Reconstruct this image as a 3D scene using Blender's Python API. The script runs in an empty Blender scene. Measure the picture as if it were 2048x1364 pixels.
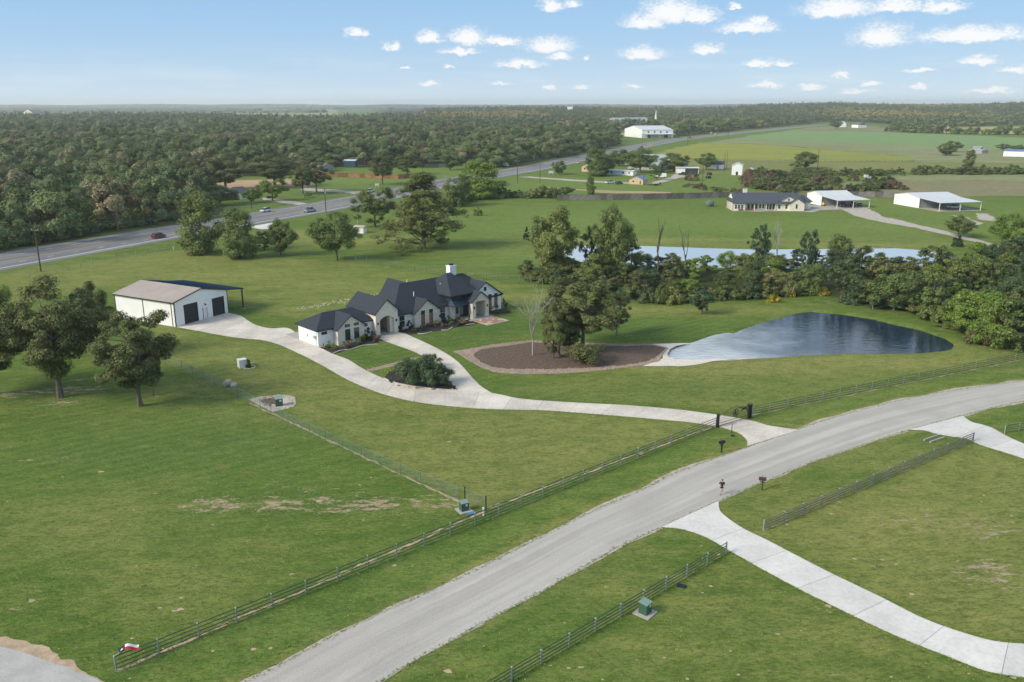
import bpy, math, random
import numpy as np
from mathutils import Vector, Matrix

S = bpy.context.scene
COL = S.collection
R = math.radians
random.seed(7)

# ---------------------------------------------------------------- camera
CF = 1700.0
CPITCH = math.atan(474 / CF)
CH = 40.0
cam = bpy.data.cameras.new('camera')
camo = bpy.data.objects.new('camera', cam)
COL.objects.link(camo)
cam.sensor_width = 36.0
cam.lens = 36.0 * CF / 2048
cam.clip_start = 0.5
cam.clip_end = 40000
camo.location = (0, 0, CH)
camo.rotation_euler = (R(90) - CPITCH, 0, 0)
S.camera = camo

# ---------------------------------------------------------------- light
SUN_EL = R(33)
SUN_AZ = R(-118)          # measured from +Y (view direction) towards +X
sun = bpy.data.lights.new('sun', 'SUN')
sun.energy = 1.5
sun.angle = R(20)
sun.color = (1.0, 0.90, 0.74)
suno = bpy.data.objects.new('sun', sun)
COL.objects.link(suno)
sd = Vector((math.sin(SUN_AZ) * math.cos(SUN_EL), math.cos(SUN_AZ) * math.cos(SUN_EL), math.sin(SUN_EL)))
suno.rotation_euler = sd.to_track_quat('Z', 'Y').to_euler()
suno.location = (-60, -60, 90)

vs = S.view_settings
vs.view_transform = 'Standard'
vs.look = 'None'
vs.exposure = 1.5
vs.gamma = 1.0
vs.use_curve_mapping = False
S.render.engine = 'CYCLES'
S.cycles.use_denoising = True
S.cycles.max_bounces = 6
S.cycles.diffuse_bounces = 3
S.cycles.glossy_bounces = 2
S.cycles.transmission_bounces = 3
S.cycles.transparent_max_bounces = 6
S.cycles.volume_bounces = 1

# ---------------------------------------------------------------- pixel <-> ground helpers (survey of the photograph)
cp, sp = math.cos(CPITCH), math.sin(CPITCH)


def G(px, py, z=0.0):
    a = (px - 1024) / CF
    b = -(py - 682) / CF
    d = (a, cp + b * sp, -sp + b * cp)
    t = (z - CH) / d[2]
    return (d[0] * t, d[1] * t)


def PG(l):
    return [G(*p) for p in l]


def proj(x, y, z):
    zc = y * cp - (z - CH) * sp
    u = y * sp + (z - CH) * cp
    return (1024 + CF * x / zc, 682 - CF * u / zc)


def Zat(b, py):
    lo, hi = -1.0, 80.0
    for _ in range(40):
        m = (lo + hi) / 2
        if proj(b[0], b[1], m)[1] > py:
            lo = m
        else:
            hi = m
    return (lo + hi) / 2


def ppm(b):
    """photo pixels per metre at a ground point"""
    return CF / (b[1] * cp + CH * sp)


# ---------------------------------------------------------------- node helpers
class NT:
    def __init__(s, tree):
        s.t = tree
        s.n = tree.nodes
        s.l = tree.links

    def add(s, typ, **kw):
        nd = s.n.new(typ)
        for k, v in kw.items():
            if k.startswith('i_'):
                key = k[2:]
                key = int(key) if key.isdigit() else key.replace('_', ' ')
                s.put(nd, key, v)
            else:
                setattr(nd, k, v)
        return nd

    def put(s, nd, key, v):
        sock = nd.inputs[key]
        if hasattr(v, 'is_output') or isinstance(v, bpy.types.NodeSocket):
            s.l.new(v, sock)
        else:
            sock.default_value = v

    def math(s, op, a, b=None, c=None, clamp=False):
        nd = s.n.new('ShaderNodeMath')
        nd.operation = op
        nd.use_clamp = clamp
        s.put(nd, 0, a)
        if b is not None:
            s.put(nd, 1, b)
        if c is not None:
            s.put(nd, 2, c)
        return nd.outputs[0]

    def vmath(s, op, a, b=None):
        nd = s.n.new('ShaderNodeVectorMath')
        nd.operation = op
        s.put(nd, 0, a)
        if b is not None:
            s.put(nd, 1, b)
        return nd.outputs[1] if op in ('LENGTH', 'DOT_PRODUCT', 'DISTANCE') else nd.outputs[0]

    def smooth(s, x, a, b):
        nd = s.n.new('ShaderNodeMapRange')
        nd.interpolation_type = 'SMOOTHSTEP'
        s.put(nd, 0, x)
        s.put(nd, 1, a)
        s.put(nd, 2, b)
        return nd.outputs[0]

    def mix(s, f, a, b, mode='MIX'):
        nd = s.n.new('ShaderNodeMix')
        nd.data_type = 'RGBA'
        nd.blend_type = mode
        nd.clamp_factor = True
        s.put(nd, 0, f)
        s.put(nd, 6, a if not isinstance(a, tuple) else c4(a))
        s.put(nd, 7, b if not isinstance(b, tuple) else c4(b))
        return nd.outputs[2]

    def noise(s, vec, scale, detail=3, rough=0.55, dist=0.0, w=None):
        nd = s.n.new('ShaderNodeTexNoise')
        if vec is not None:
            s.l.new(vec, nd.inputs['Vector'])
        nd.inputs['Scale'].default_value = scale
        nd.inputs['Detail'].default_value = detail
        nd.inputs['Roughness'].default_value = rough
        nd.inputs['Distortion'].default_value = dist
        return nd.outputs[0]

    def scalev(s, vec, sc, rot=0.0):
        nd = s.n.new('ShaderNodeMapping')
        s.l.new(vec, nd.inputs[0])
        nd.inputs['Scale'].default_value = sc
        nd.inputs['Rotation'].default_value = (0, 0, rot)
        return nd.outputs[0]


def c4(c):
    return tuple(c) if len(c) == 4 else (c[0], c[1], c[2], 1.0)


def new_mat(name):
    m = bpy.data.materials.new(name)
    m.use_nodes = True
    t = NT(m.node_tree)
    b = m.node_tree.nodes['Principled BSDF']
    return m, t, b


def bump(t, b, h, dist, strength=1.0):
    nd = t.n.new('ShaderNodeBump')
    nd.inputs['Strength'].default_value = strength
    nd.inputs['Distance'].default_value = dist
    t.l.new(h, nd.inputs['Height'])
    t.l.new(nd.outputs[0], b.inputs['Normal'])


def plain(name, col, rough=0.7, var=0.18, scale=1.5, metal=0.0, bmp=0.0, bscale=20.0, spec=0.4, stripes=None):
    m, t, b = new_mat(name)
    tc = t.add('ShaderNodeTexCoord').outputs['Object']
    n = t.noise(tc, scale, 5, 0.6)
    n2 = t.noise(tc, scale * 9, 3, 0.6)
    f = t.math('ADD', t.math('MULTIPLY', n, 0.6), t.math('MULTIPLY', n2, 0.4))
    f = t.smooth(f, 0.3, 0.7)
    a = tuple(max(0, c * (1 - var)) for c in col)
    d = tuple(min(1, c * (1 + var)) for c in col)
    colr = t.mix(f, a, d)
    t.put(b, 'Base Color', colr)
    b.inputs['Roughness'].default_value = rough
    b.inputs['Metallic'].default_value = metal
    b.inputs['Specular IOR Level'].default_value = spec
    h = None
    if stripes:
        ax, per, dep = stripes
        sx = t.add('ShaderNodeSeparateXYZ', i_0=tc)
        w = t.math('FRACT', t.math('DIVIDE', sx.outputs[ax], per))
        w = t.math('PINGPONG', w, 0.5)
        w = t.smooth(w, 0.02, 0.16)
        bump(t, b, w, dep)
        t.put(b, 'Base Color', t.mix(t.math('MULTIPLY', t.math('SUBTRACT', 1.0, w), 0.25), colr, tuple(c * 0.55 for c in col)))
    elif bmp:
        bump(t, b, t.noise(tc, bscale, 4, 0.6), bmp)
    return m


# ---------------------------------------------------------------- mesh helpers
class MB:
    def __init__(s):
        s.v = []
        s.f = []

    def quad(s, *p):
        n = len(s.v)
        s.v += [tuple(q) for q in p]
        s.f.append(tuple(range(n, n + len(p))))
        return s

    def box(s, c, d, rz=0.0, tilt=0.0):
        """c centre, d full sizes"""
        n = len(s.v)
        cr, sr = math.cos(rz), math.sin(rz)
        for z in (-1, 1):
            for x, y in ((-1, -1), (1, -1), (1, 1), (-1, 1)):
                X, Y, Z = x * d[0] / 2, y * d[1] / 2, z * d[2] / 2
                if tilt:
                    Y, Z = Y * math.cos(tilt) - Z * math.sin(tilt), Y * math.sin(tilt) + Z * math.cos(tilt)
                s.v.append((c[0] + X * cr - Y * sr, c[1] + X * sr + Y * cr, c[2] + Z))
        for q in ((3, 2, 1, 0), (4, 5, 6, 7), (0, 1, 5, 4), (1, 2, 6, 5), (2, 3, 7, 6), (3, 0, 4, 7)):
            s.f.append(tuple(n + i for i in q))
        return s

    def bx(s, x0, x1, y0, y1, z0, z1):
        return s.box(((x0 + x1) / 2, (y0 + y1) / 2, (z0 + z1) / 2), (abs(x1 - x0), abs(y1 - y0), abs(z1 - z0)))

    def tube(s, pts, rad, n=6, cap=True):
        pts = [Vector(p) for p in pts]
        if not hasattr(rad, '__len__'):
            rad = [rad] * len(pts)
        base = len(s.v)
        for i, p in enumerate(pts):
            d = (pts[min(i + 1, len(pts) - 1)] - pts[max(i - 1, 0)])
            if d.length < 1e-9:
                d = Vector((0, 0, 1))
            d.normalize()
            up = Vector((0, 0, 1)) if abs(d.z) < 0.9 else Vector((1, 0, 0))
            a = d.cross(up).normalized()
            b = a.cross(d)
            for k in range(n):
                th = 2 * math.pi * k / n
                s.v.append(tuple(p + (a * math.cos(th) + b * math.sin(th)) * rad[i]))
        for i in range(len(pts) - 1):
            for k in range(n):
                a0 = base + i * n + k
                a1 = base + i * n + (k + 1) % n
                s.f.append((a0, a1, a1 + n, a0 + n))
        if cap:
            s.f.append(tuple(base + k for k in range(n))[::-1])
            s.f.append(tuple(base + (len(pts) - 1) * n + k for k in range(n)))
        return s

    def prism(s, poly, z0, z1):
        """poly in xy, counter-clockwise"""
        n = len(s.v)
        k = len(poly)
        s.v += [(p[0], p[1], z0) for p in poly] + [(p[0], p[1], z1) for p in poly]
        s.f.append(tuple(n + i for i in range(k))[::-1])
        s.f.append(tuple(n + k + i for i in range(k)))
        for i in range(k):
            j = (i + 1) % k
            s.f.append((n + i, n + j, n + k + j, n + k + i))
        return s

    def prism_xz(s, poly, y0, y1):
        """profile in xz extruded along y"""
        n = len(s.v)
        k = len(poly)
        s.v += [(p[0], y0, p[1]) for p in poly] + [(p[0], y1, p[1]) for p in poly]
        s.f.append(tuple(n + i for i in range(k)))
        s.f.append(tuple(n + k + i for i in range(k))[::-1])
        for i in range(k):
            j = (i + 1) % k
            s.f.append((n + i, n + k + i, n + k + j, n + j))
        return s

    def blob(s, c, r, seed=0, nu=7, nv=5, jit=0.25):
        rd = random.Random(seed)
        n = len(s.v)
        rr = r if hasattr(r, '__len__') else (r, r, r)
        s.v.append((c[0], c[1], c[2] + rr[2]))
        for i in range(1, nv):
            ph = math.pi * i / nv
            for j in range(nu):
                th = 2 * math.pi * j / nu + i
                q = 1 + rd.uniform(-jit, jit)
                s.v.append((c[0] + rr[0] * q * math.sin(ph) * math.cos(th), c[1] + rr[1] * q * math.sin(ph) * math.sin(th), c[2] + rr[2] * q * math.cos(ph)))
        s.v.append((c[0], c[1], c[2] - rr[2]))
        e = len(s.v) - 1
        for j in range(nu):
            s.f.append((n, n + 1 + j, n + 1 + (j + 1) % nu))
            s.f.append((e, e - nu + (j + 1) % nu, e - nu + j))
        for i in range(nv - 2):
            for j in range(nu):
                a = n + 1 + i * nu + j
                b = n + 1 + i * nu + (j + 1) % nu
                s.f.append((a, a + nu, b + nu, b))
        return s

    def mesh(s, name):
        me = bpy.data.meshes.new(name)
        me.from_pydata(s.v, [], s.f)
        me.update()
        return me

    def build(s, name, mat, parent=None, smooth=False):
        me = s.mesh(name)
        return link(name, me, mat, parent, smooth)


def link(name, me, mat, parent=None, smooth=False):
    if mat is not None and len(me.materials) == 0:
        for mm in (mat if isinstance(mat, (list, tuple)) else [mat]):
            me.materials.append(mm)
    if smooth:
        me.polygons.foreach_set('use_smooth', [True] * len(me.polygons))
    o = bpy.data.objects.new(name, me)
    COL.objects.link(o)
    if parent is not None:
        o.parent = parent
    return o


def tag(o, label=None, cat=None, group=None, kind=None):
    if label:
        o['label'] = label
    if cat:
        o['category'] = cat
    if group:
        o['group'] = group
    if kind:
        o['kind'] = kind
    return o


def thing(name, label, cat, loc=(0, 0, 0), rz=0.0, group=None):
    o = bpy.data.objects.new(name, None)
    o.empty_display_size = 0.5
    COL.objects.link(o)
    o.location = loc if len(loc) == 3 else (loc[0], loc[1], 0)
    o.rotation_euler = (0, 0, rz)
    return tag(o, label, cat, group)


def dup_tree(o, parent=None):
    c = o.copy()
    COL.objects.link(c)
    if parent is not None:
        c.parent = parent
    for ch in list(o.children):
        dup_tree(ch, c)
    return c


def structure(o):
    o['kind'] = 'structure'
    return o


def smooth_line(pts, step):
    """Catmull-Rom through pts (2-D), resampled about every step metres"""
    P = [np.array(p, float) for p in pts]
    P = [2 * P[0] - P[1]] + P + [2 * P[-1] - P[-2]]
    out = []
    for i in range(1, len(P) - 2):
        p0, p1, p2, p3 = P[i - 1:i + 3]
        n = max(1, int(np.linalg.norm(p2 - p1) / step))
        for k in range(n):
            t = k / n
            out.append(0.5 * ((2 * p1) + (-p0 + p2) * t + (2 * p0 - 5 * p1 + 4 * p2 - p3) * t * t + (-p0 + 3 * p1 - 3 * p2 + p3) * t ** 3))
    out.append(P[-2])
    return out


def resample(pts, n):
    P = np.array(pts, float)
    d = np.r_[0, np.cumsum(np.linalg.norm(np.diff(P, axis=0), axis=1))]
    t = np.linspace(0, d[-1], n)
    return np.c_[np.interp(t, d, P[:, 0]), np.interp(t, d, P[:, 1])]


def extend(pts, a=0.0, b=0.0):
    P = [np.array(p, float) for p in pts]
    if a:
        d = P[0] - P[1]
        L = np.linalg.norm(d)
        n = max(1, int(round(a / L)))
        P = [P[0] + d / L * a * (n - k) / n for k in range(n)] + P
    if b:
        d = P[-1] - P[-2]
        L = np.linalg.norm(d)
        n = max(1, int(round(b / L)))
        e = P[-1]
        P = P + [e + d / L * b * (k + 1) / n for k in range(n)]
    return P

# ---------------------------------------------------------------- world: sky and clouds
W = bpy.data.worlds.new('World')
S.world = W
W.use_nodes = True
t = NT(W.node_tree)
bg = W.node_tree.nodes['Background']
sky = t.add('ShaderNodeTexSky')
sky.sky_type = 'NISHITA'
sky.sun_disc = False
sky.sun_elevation = SUN_EL
sky.sun_rotation = SUN_AZ
sky.altitude = 100
sky.air_density = 1.0
sky.dust_density = 0.5
sky.ozone_density = 2.0
SKY_STRENGTH = 0.0392
tc = t.add('ShaderNodeTexCoord').outputs['Generated']
sx = t.add('ShaderNodeSeparateXYZ', i_0=tc)
az = t.math('ARCTAN2', sx.outputs[0], sx.outputs[1])
el = t.math('ARCSINE', t.math('MINIMUM', t.math('MAXIMUM', sx.outputs[2], -1.0), 1.0))
elp = t.math('MAXIMUM', el, 0.0)
# clear air: the physical sky, with the bluer upper band and pale milky band near the horizon seen in the photograph
hz = t.math('POWER', 2.718, t.math('MULTIPLY', elp, -22.0))
base = t.mix(t.smooth(el, 0.75, 0.1), t.mix(0.5, sky.outputs[0], (1.6, 3.0, 5.0)), t.mix(0.80, sky.outputs[0], (2.7, 5.1, 8.2)))
base = t.mix(t.math('MULTIPLY', hz, 0.96), base, (6.7, 7.9, 8.6))
uv = t.add('ShaderNodeCombineXYZ', i_0=az, i_1=el).outputs[0]
wn = t.add('ShaderNodeTexNoise', i_Scale=80.0, i_Detail=4.0, i_Roughness=0.6)
t.l.new(t.scalev(uv, (1, 1.6, 1)), wn.inputs['Vector'])
wv = t.vmath('MULTIPLY', t.vmath('SUBTRACT', wn.outputs['Color'], (0.5, 0.5, 0.5)), (0.030, 0.014, 0))
uvd = t.vmath('ADD', uv, wv)
CL = [(712, 64, 36, 15), (857, 75, 50, 20), (934, 72, 72, 26), (1004, 82, 78, 15), (787, 92, 33, 12), (920, 102, 75, 12), (1098, 89, 95, 25),
      (1041, 127, 92, 13), (1119, 113, 45, 12), (1174, 115, 18, 8), (857, 166, 42, 8), (1286, 106, 80, 22), (1102, 10, 46, 20), (1144, 7, 38, 14),
      (1291, 41, 85, 22), (1340, 20, 112, 38), (1397, 29, 80, 24), (1496, 54, 105, 20), (1518, 40, 36, 14), (1414, 98, 56, 20), (1518, 125, 65, 13),
      (1566, 127, 32, 9), (1675, 14, 130, 30), (1791, 9, 95, 22), (1883, 12, 76, 18), (1761, 70, 95, 36), (1948, 68, 190, 22), (1958, 120, 62, 13),
      (2030, 139, 60, 10), (1683, 148, 26, 8), (1531, 168, 66, 11), (1621, 173, 46, 9), (1738, 167, 40, 7), (1097, 176, 28, 9), (1168, 172, 30, 7),
      (1263, 171, 34, 8), (1000, 165, 46, 6), (1715, 182, 60, 7), (1980, 180, 85, 8), (1470, 12, 22, 9), (895, 134, 20, 6), (810, 134, 18, 6), (1840, 141, 50, 7), (1833, 172, 40, 6)]


def azel(px, py):
    a = (px - 1024) / CF
    b = -(py - 682) / CF
    d = Vector((a, cp + b * sp, -sp + b * cp)).normalized()
    return math.atan2(d.x, d.y), math.asin(d.z)


best = None
for (cx, cy, w, h) in CL:
    A, E_ = azel(cx, cy + h * 0.28)
    d = t.vmath('SUBTRACT', uvd, (A, E_, 0))
    s1 = t.vmath('MULTIPLY', d, (1 / (w * 0.64 / CF), 1 / (h * 1.05 / CF), 0))      # above the base: a dome
    s2 = t.vmath('MULTIPLY', d, (1 / (w * 0.64 / CF), -1 / (h * 0.42 / CF), 0))     # below it: nearly flat
    val = t.math('SUBTRACT', 1.0, t.vmath('LENGTH', t.vmath('MAXIMUM', s1, s2)))
    best = val if best is None else t.math('MAXIMUM', best, val)
n_f = t.noise(t.scalev(uv, (1, 1.8, 1)), 260.0, 3, 0.65)
cm = t.smooth(t.math('ADD', best, t.math('MULTIPLY', t.math('SUBTRACT', n_f, 0.5), 0.8)), -0.10, 0.65)
# fair-weather cumulus goes on over the unseen sky, thickened for whiter fill light
pl = t.vmath('DIVIDE', tc, t.add('ShaderNodeCombineXYZ', i_0=t.math('ADD', t.math('MAXIMUM', sx.outputs[2], 0.0), 0.06), i_1=t.math('ADD', t.math('MAXIMUM', sx.outputs[2], 0.0), 0.06), i_2=1.0).outputs[0])
gn = t.noise(t.vmath('MULTIPLY', pl, (1, 1, 0)), 1.7, 5, 0.6)
gm = t.math('MULTIPLY', t.smooth(gn, 0.44, 0.58), t.smooth(el, 0.12, 0.2))
cm2 = t.math('MAXIMUM', t.math('MULTIPLY', cm, 0.93), t.math('MULTIPLY', gm, 0.9), clamp=True)
# thin milky veil, streaked, low over the horizon
vn = t.noise(t.scalev(uv, (3, 26, 1)), 2.2, 4, 0.6)
veil = t.math('MULTIPLY', t.math('MULTIPLY', t.smooth(vn, 0.42, 0.7), t.smooth(elp, 0.075, 0.02)), 0.35)
base = t.mix(veil, base, (7.0, 7.8, 8.3))
ccol = t.mix(t.smooth(t.math('ADD', best, t.math('MULTIPLY', t.math('SUBTRACT', n_f, 0.5), 0.9)), 0.1, 0.75), (7.0, 7.8, 8.6), (9.2, 9.2, 9.2))
base = t.mix(cm2, base, ccol)
t.put(bg, 'Color', base)
bg.inputs['Strength'].default_value = SKY_STRENGTH

# ---------------------------------------------------------------- materials
M = {}
M['white_wall'] = plain('white painted wall', (0.84, 0.86, 0.88), 0.75, 0.05, 0.6)
M['metal_white'] = plain('white ribbed metal wall', (0.85, 0.86, 0.87), 0.5, 0.05, 0.5, stripes=(0, 0.3, 0.02))
M['metal_white_y'] = plain('white ribbed metal wall', (0.85, 0.86, 0.87), 0.5, 0.05, 0.5, stripes=(1, 0.3, 0.02))
M['cream'] = plain('cream siding', (0.80, 0.74, 0.63), 0.8, 0.05, 0.6)
M['tan'] = plain('tan siding', (0.55, 0.42, 0.27), 0.8, 0.08, 0.6)
M['dark_trim'] = plain('dark trim', (0.035, 0.03, 0.03), 0.5, 0.15)
M['brown_steel'] = plain('brown painted steel', (0.07, 0.035, 0.03), 0.5, 0.15)
M['black'] = plain('black paint', (0.012, 0.012, 0.014), 0.45, 0.2)
M['door_dark'] = plain('dark roll door', (0.022, 0.026, 0.032), 0.5, 0.2, stripes=(2, 0.6, 0.03))
M['white'] = plain('white paint', (0.74, 0.74, 0.73), 0.5, 0.05)
M['grey'] = plain('grey paint', (0.32, 0.33, 0.34), 0.6, 0.12)
M['galv'] = plain('galvanised post', (0.30, 0.35, 0.36), 0.45, 0.2, 3, metal=0.35)
M['galv_green'] = plain('weathered green pipe', (0.10, 0.17, 0.15), 0.5, 0.25, 3)
M['rail_dark'] = plain('dark painted pipe', (0.035, 0.05, 0.045), 0.5, 0.25, 2)
M['wire'] = plain('green coated wire', (0.13, 0.22, 0.19), 0.5, 0.1)
M['wood_post'] = plain('weathered post wood', (0.20, 0.17, 0.13), 0.9, 0.3, 3)
M['pole'] = plain('creosoted pole wood', (0.09, 0.055, 0.04), 0.9, 0.3, 3)
M['fence_grey'] = plain('grey weathered fence boards', (0.165, 0.155, 0.155), 0.9, 0.35, 0.7)
M['fence_brown'] = plain('brown fence boards', (0.26, 0.13, 0.07), 0.9, 0.35, 0.7)
M['cedar_wood'] = plain('stained cedar boards', (0.30, 0.145, 0.055), 0.6, 0.25, 2)
M['bark'] = plain('tree bark', (0.13, 0.11, 0.095), 0.95, 0.35, 2.5, bmp=0.03, bscale=9)
M['bark_pale'] = plain('bleached dead wood', (0.36, 0.34, 0.32), 0.95, 0.25, 2.5)
M['bark_dark'] = plain('dark dead wood', (0.10, 0.085, 0.08), 0.95, 0.3, 2.5)
M['bark_brown'] = plain('brown dead wood', (0.26, 0.15, 0.10), 0.95, 0.3, 2.5)
M['tyre'] = plain('tyre rubber', (0.015, 0.015, 0.016), 0.85, 0.2)
M['rim'] = plain('wheel rim', (0.35, 0.36, 0.37), 0.35, 0.1, metal=0.7)
M['blue_metal'] = plain('blue metal roof', (0.10, 0.20, 0.33), 0.4, 0.1, stripes=(0, 0.4, 0.02))
M['rust'] = plain('rusty steel', (0.20, 0.09, 0.055), 0.85, 0.4, 3)
M['yellow'] = plain('yellow paint', (0.65, 0.45, 0.03), 0.5, 0.1)
M['red'] = plain('red paint', (0.36, 0.02, 0.02), 0.4, 0.1)
M['green_box'] = plain('green utility box', (0.045, 0.105, 0.075), 0.5, 0.1)
M['green_lid'] = plain('faded green lid', (0.20, 0.31, 0.25), 0.5, 0.1)
M['concrete_pad'] = plain('concrete pad', (0.40, 0.38, 0.35), 0.85, 0.12, 2)
M['soil'] = plain('bare sandy soil', (0.42, 0.32, 0.22), 0.95, 0.3, 1.2)
M['clay'] = plain('reddish soil', (0.33, 0.22, 0.16), 0.95, 0.25, 0.6)
M['mulch'] = plain('dark mulch', (0.125, 0.088, 0.066), 0.95, 0.5, 2.2, bmp=0.04, bscale=14)
M['mulch_black'] = plain('black mulch', (0.035, 0.03, 0.034), 0.95, 0.4, 3, bmp=0.05, bscale=14)
M['mud'] = plain('dried mud', (0.20, 0.18, 0.165), 0.95, 0.3, 0.6)
M['reflection_white'] = plain('white sky reflection', (0.66, 0.62, 0.55), 0.9, 0.10, 1.0, bmp=0.02)  # colour of the sky reflection painted along the pond's shore
M['river_rock'] = plain('pink and tan river rock', (0.36, 0.285, 0.23), 0.9, 0.35, 5)
M['limestone'] = plain('pale limestone', (0.50, 0.46, 0.39), 0.9, 0.2, 2, bmp=0.03)
M['brick_red'] = plain('flagstone in red and pink', (0.34, 0.19, 0.15), 0.85, 0.35, 4)
M['gravel'] = plain('pale gravel', (0.44, 0.39, 0.345), 0.95, 0.25, 0.8, bmp=0.02)
M['gravel_grey'] = plain('grey road gravel', (0.43, 0.42, 0.405), 0.95, 0.16, 0.5, bmp=0.02)
M['skin'] = plain('skin', (0.50, 0.33, 0.24), 0.6, 0.05)
M['navy'] = plain('navy cloth', (0.015, 0.02, 0.045), 0.8, 0.1)
M['cloth_black'] = plain('black cloth', (0.012, 0.012, 0.014), 0.85, 0.1)
M['cloth_white'] = plain('white cloth', (0.7, 0.7, 0.7), 0.8, 0.05)
M['cloth_red'] = plain('red cloth', (0.50, 0.02, 0.05), 0.8, 0.1)
M['cloth_navy'] = plain('navy flag cloth', (0.008, 0.012, 0.045), 0.8, 0.1)
M['paint_yellow'] = plain('yellow road paint', (0.42, 0.29, 0.12), 0.8, 0.25, 3)
M['paint_white'] = plain('white road paint', (0.60, 0.60, 0.59), 0.8, 0.15, 3)
M['teal_blue'] = plain('dark teal metal', (0.03, 0.09, 0.14), 0.4, 0.15, stripes=(0, 0.35, 0.02))
M['purple_dry'] = plain('dead brush', (0.15, 0.10, 0.08), 0.95, 0.4, 1.5)


def paint(name, col):
    m, t, b = new_mat(name)
    b.inputs['Base Color'].default_value = c4(col)
    b.inputs['Roughness'].default_value = 0.3
    b.inputs['Coat Weight'].default_value = 0.6
    b.inputs['Coat Roughness'].default_value = 0.08
    return m


M['car_red'] = paint('dark red car paint', (0.16, 0.014, 0.022))
M['car_white'] = paint('white car paint', (0.72, 0.73, 0.74))
M['car_silver'] = paint('silver car paint', (0.36, 0.37, 0.38))
M['car_blue'] = paint('blue car paint', (0.02, 0.09, 0.22))
M['car_dark'] = paint('dark blue car paint', (0.02, 0.03, 0.055))
M['car_bright_red'] = paint('bright red car paint', (0.38, 0.02, 0.02))

m, t, b = new_mat('window glass')
b.inputs['Base Color'].default_value = (0.015, 0.03, 0.03, 1)
b.inputs['Roughness'].default_value = 0.06
b.inputs['Specular IOR Level'].default_value = 0.8
M['glass'] = m
m, t, b = new_mat('headlight glass')
b.inputs['Base Color'].default_value = (0.6, 0.62, 0.62, 1)
b.inputs['Roughness'].default_value = 0.1
M['lamp_clear'] = m
m, t, b = new_mat('tail light glass')
b.inputs['Base Color'].default_value = (0.35, 0.01, 0.01, 1)
b.inputs['Roughness'].default_value = 0.15
M['lamp_red'] = m

# dressed limestone veneer: irregular blocks with recessed joints
m, t, b = new_mat('limestone veneer')
tc = t.add('ShaderNodeTexCoord').outputs['Object']
sv = t.add('ShaderNodeSeparateXYZ', i_0=tc)
st = t.add('ShaderNodeCombineXYZ', i_0=t.math('ADD', sv.outputs[0], sv.outputs[1]), i_1=sv.outputs[2]).outputs[0]
br = t.add('ShaderNodeTexBrick', i_Scale=1.0)
t.l.new(st, br.inputs['Vector'])
br.inputs['Color1'].default_value = (0.80, 0.75, 0.67, 1)
br.inputs['Color2'].default_value = (0.56, 0.44, 0.33, 1)
br.inputs['Mortar'].default_value = (0.74, 0.70, 0.62, 1)
br.inputs['Mortar Size'].default_value = 0.03
br.inputs['Brick Width'].default_value = 0.62
br.inputs['Row Height'].default_value = 0.3
br.inputs['Bias'].default_value = -0.35
nz = t.noise(tc, 1.1, 5, 0.7)
col = t.mix(t.smooth(nz, 0.35, 0.65), br.outputs[0], (0.76, 0.70, 0.61))
t.put(b, 'Base Color', col)
b.inputs['Roughness'].default_value = 0.9
bump(t, b, br.outputs['Fac'], -0.03)
M['stone'] = m


def shingle(name, col, col2):
    m, t, b = new_mat(name)
    tc = t.add('ShaderNodeTexCoord').outputs['Object']
    sv = t.add('ShaderNodeSeparateXYZ', i_0=tc)
    n1 = t.noise(t.scalev(tc, (2.2, 2.2, 6)), 1.3, 6, 0.75)
    n2 = t.noise(tc, 7.0, 3, 0.7)
    c = t.mix(t.smooth(n1, 0.3, 0.7), col, col2)
    c = t.mix(t.math('MULTIPLY', t.smooth(n2, 0.45, 0.75), 0.5), c, tuple(x * 1.6 for x in col2))
    w = t.math('FRACT', t.math('DIVIDE', sv.outputs[2], 0.11))
    t.put(b, 'Base Color', c)
    b.inputs['Roughness'].default_value = 0.85
    bump(t, b, w, 0.03)
    return m


M['shingle'] = shingle('charcoal shingles', (0.013, 0.020, 0.034), (0.036, 0.046, 0.064))
M['shingle_grey'] = shingle('grey shingles', (0.045, 0.056, 0.080), (0.075, 0.09, 0.12))
M['shingle_brown'] = shingle('weathered brown shingles', (0.10, 0.085, 0.08), (0.17, 0.15, 0.14))

# metal roofs, one side of the workshop pale tan, the other dark blue
M['roof_tan'] = plain('tan metal roof', (0.50, 0.43, 0.375), 0.45, 0.10, 0.3, metal=0.1)
M['roof_navy'] = plain('dark blue metal roof', (0.012, 0.045, 0.10), 0.45, 0.12, 0.3)
M['roof_white'] = plain('white metal roof', (0.62, 0.64, 0.66), 0.4, 0.06, 0.3)
M['roof_galv'] = plain('galvanised metal roof', (0.36, 0.39, 0.42), 0.45, 0.12, 0.3)
M['stucco_navy'] = plain('dark blue painted siding', (0.010, 0.032, 0.058), 0.6, 0.1)
M['stone_dark'] = plain('cream limestone', (0.72, 0.65, 0.54), 0.9, 0.15, 1.2)


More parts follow.
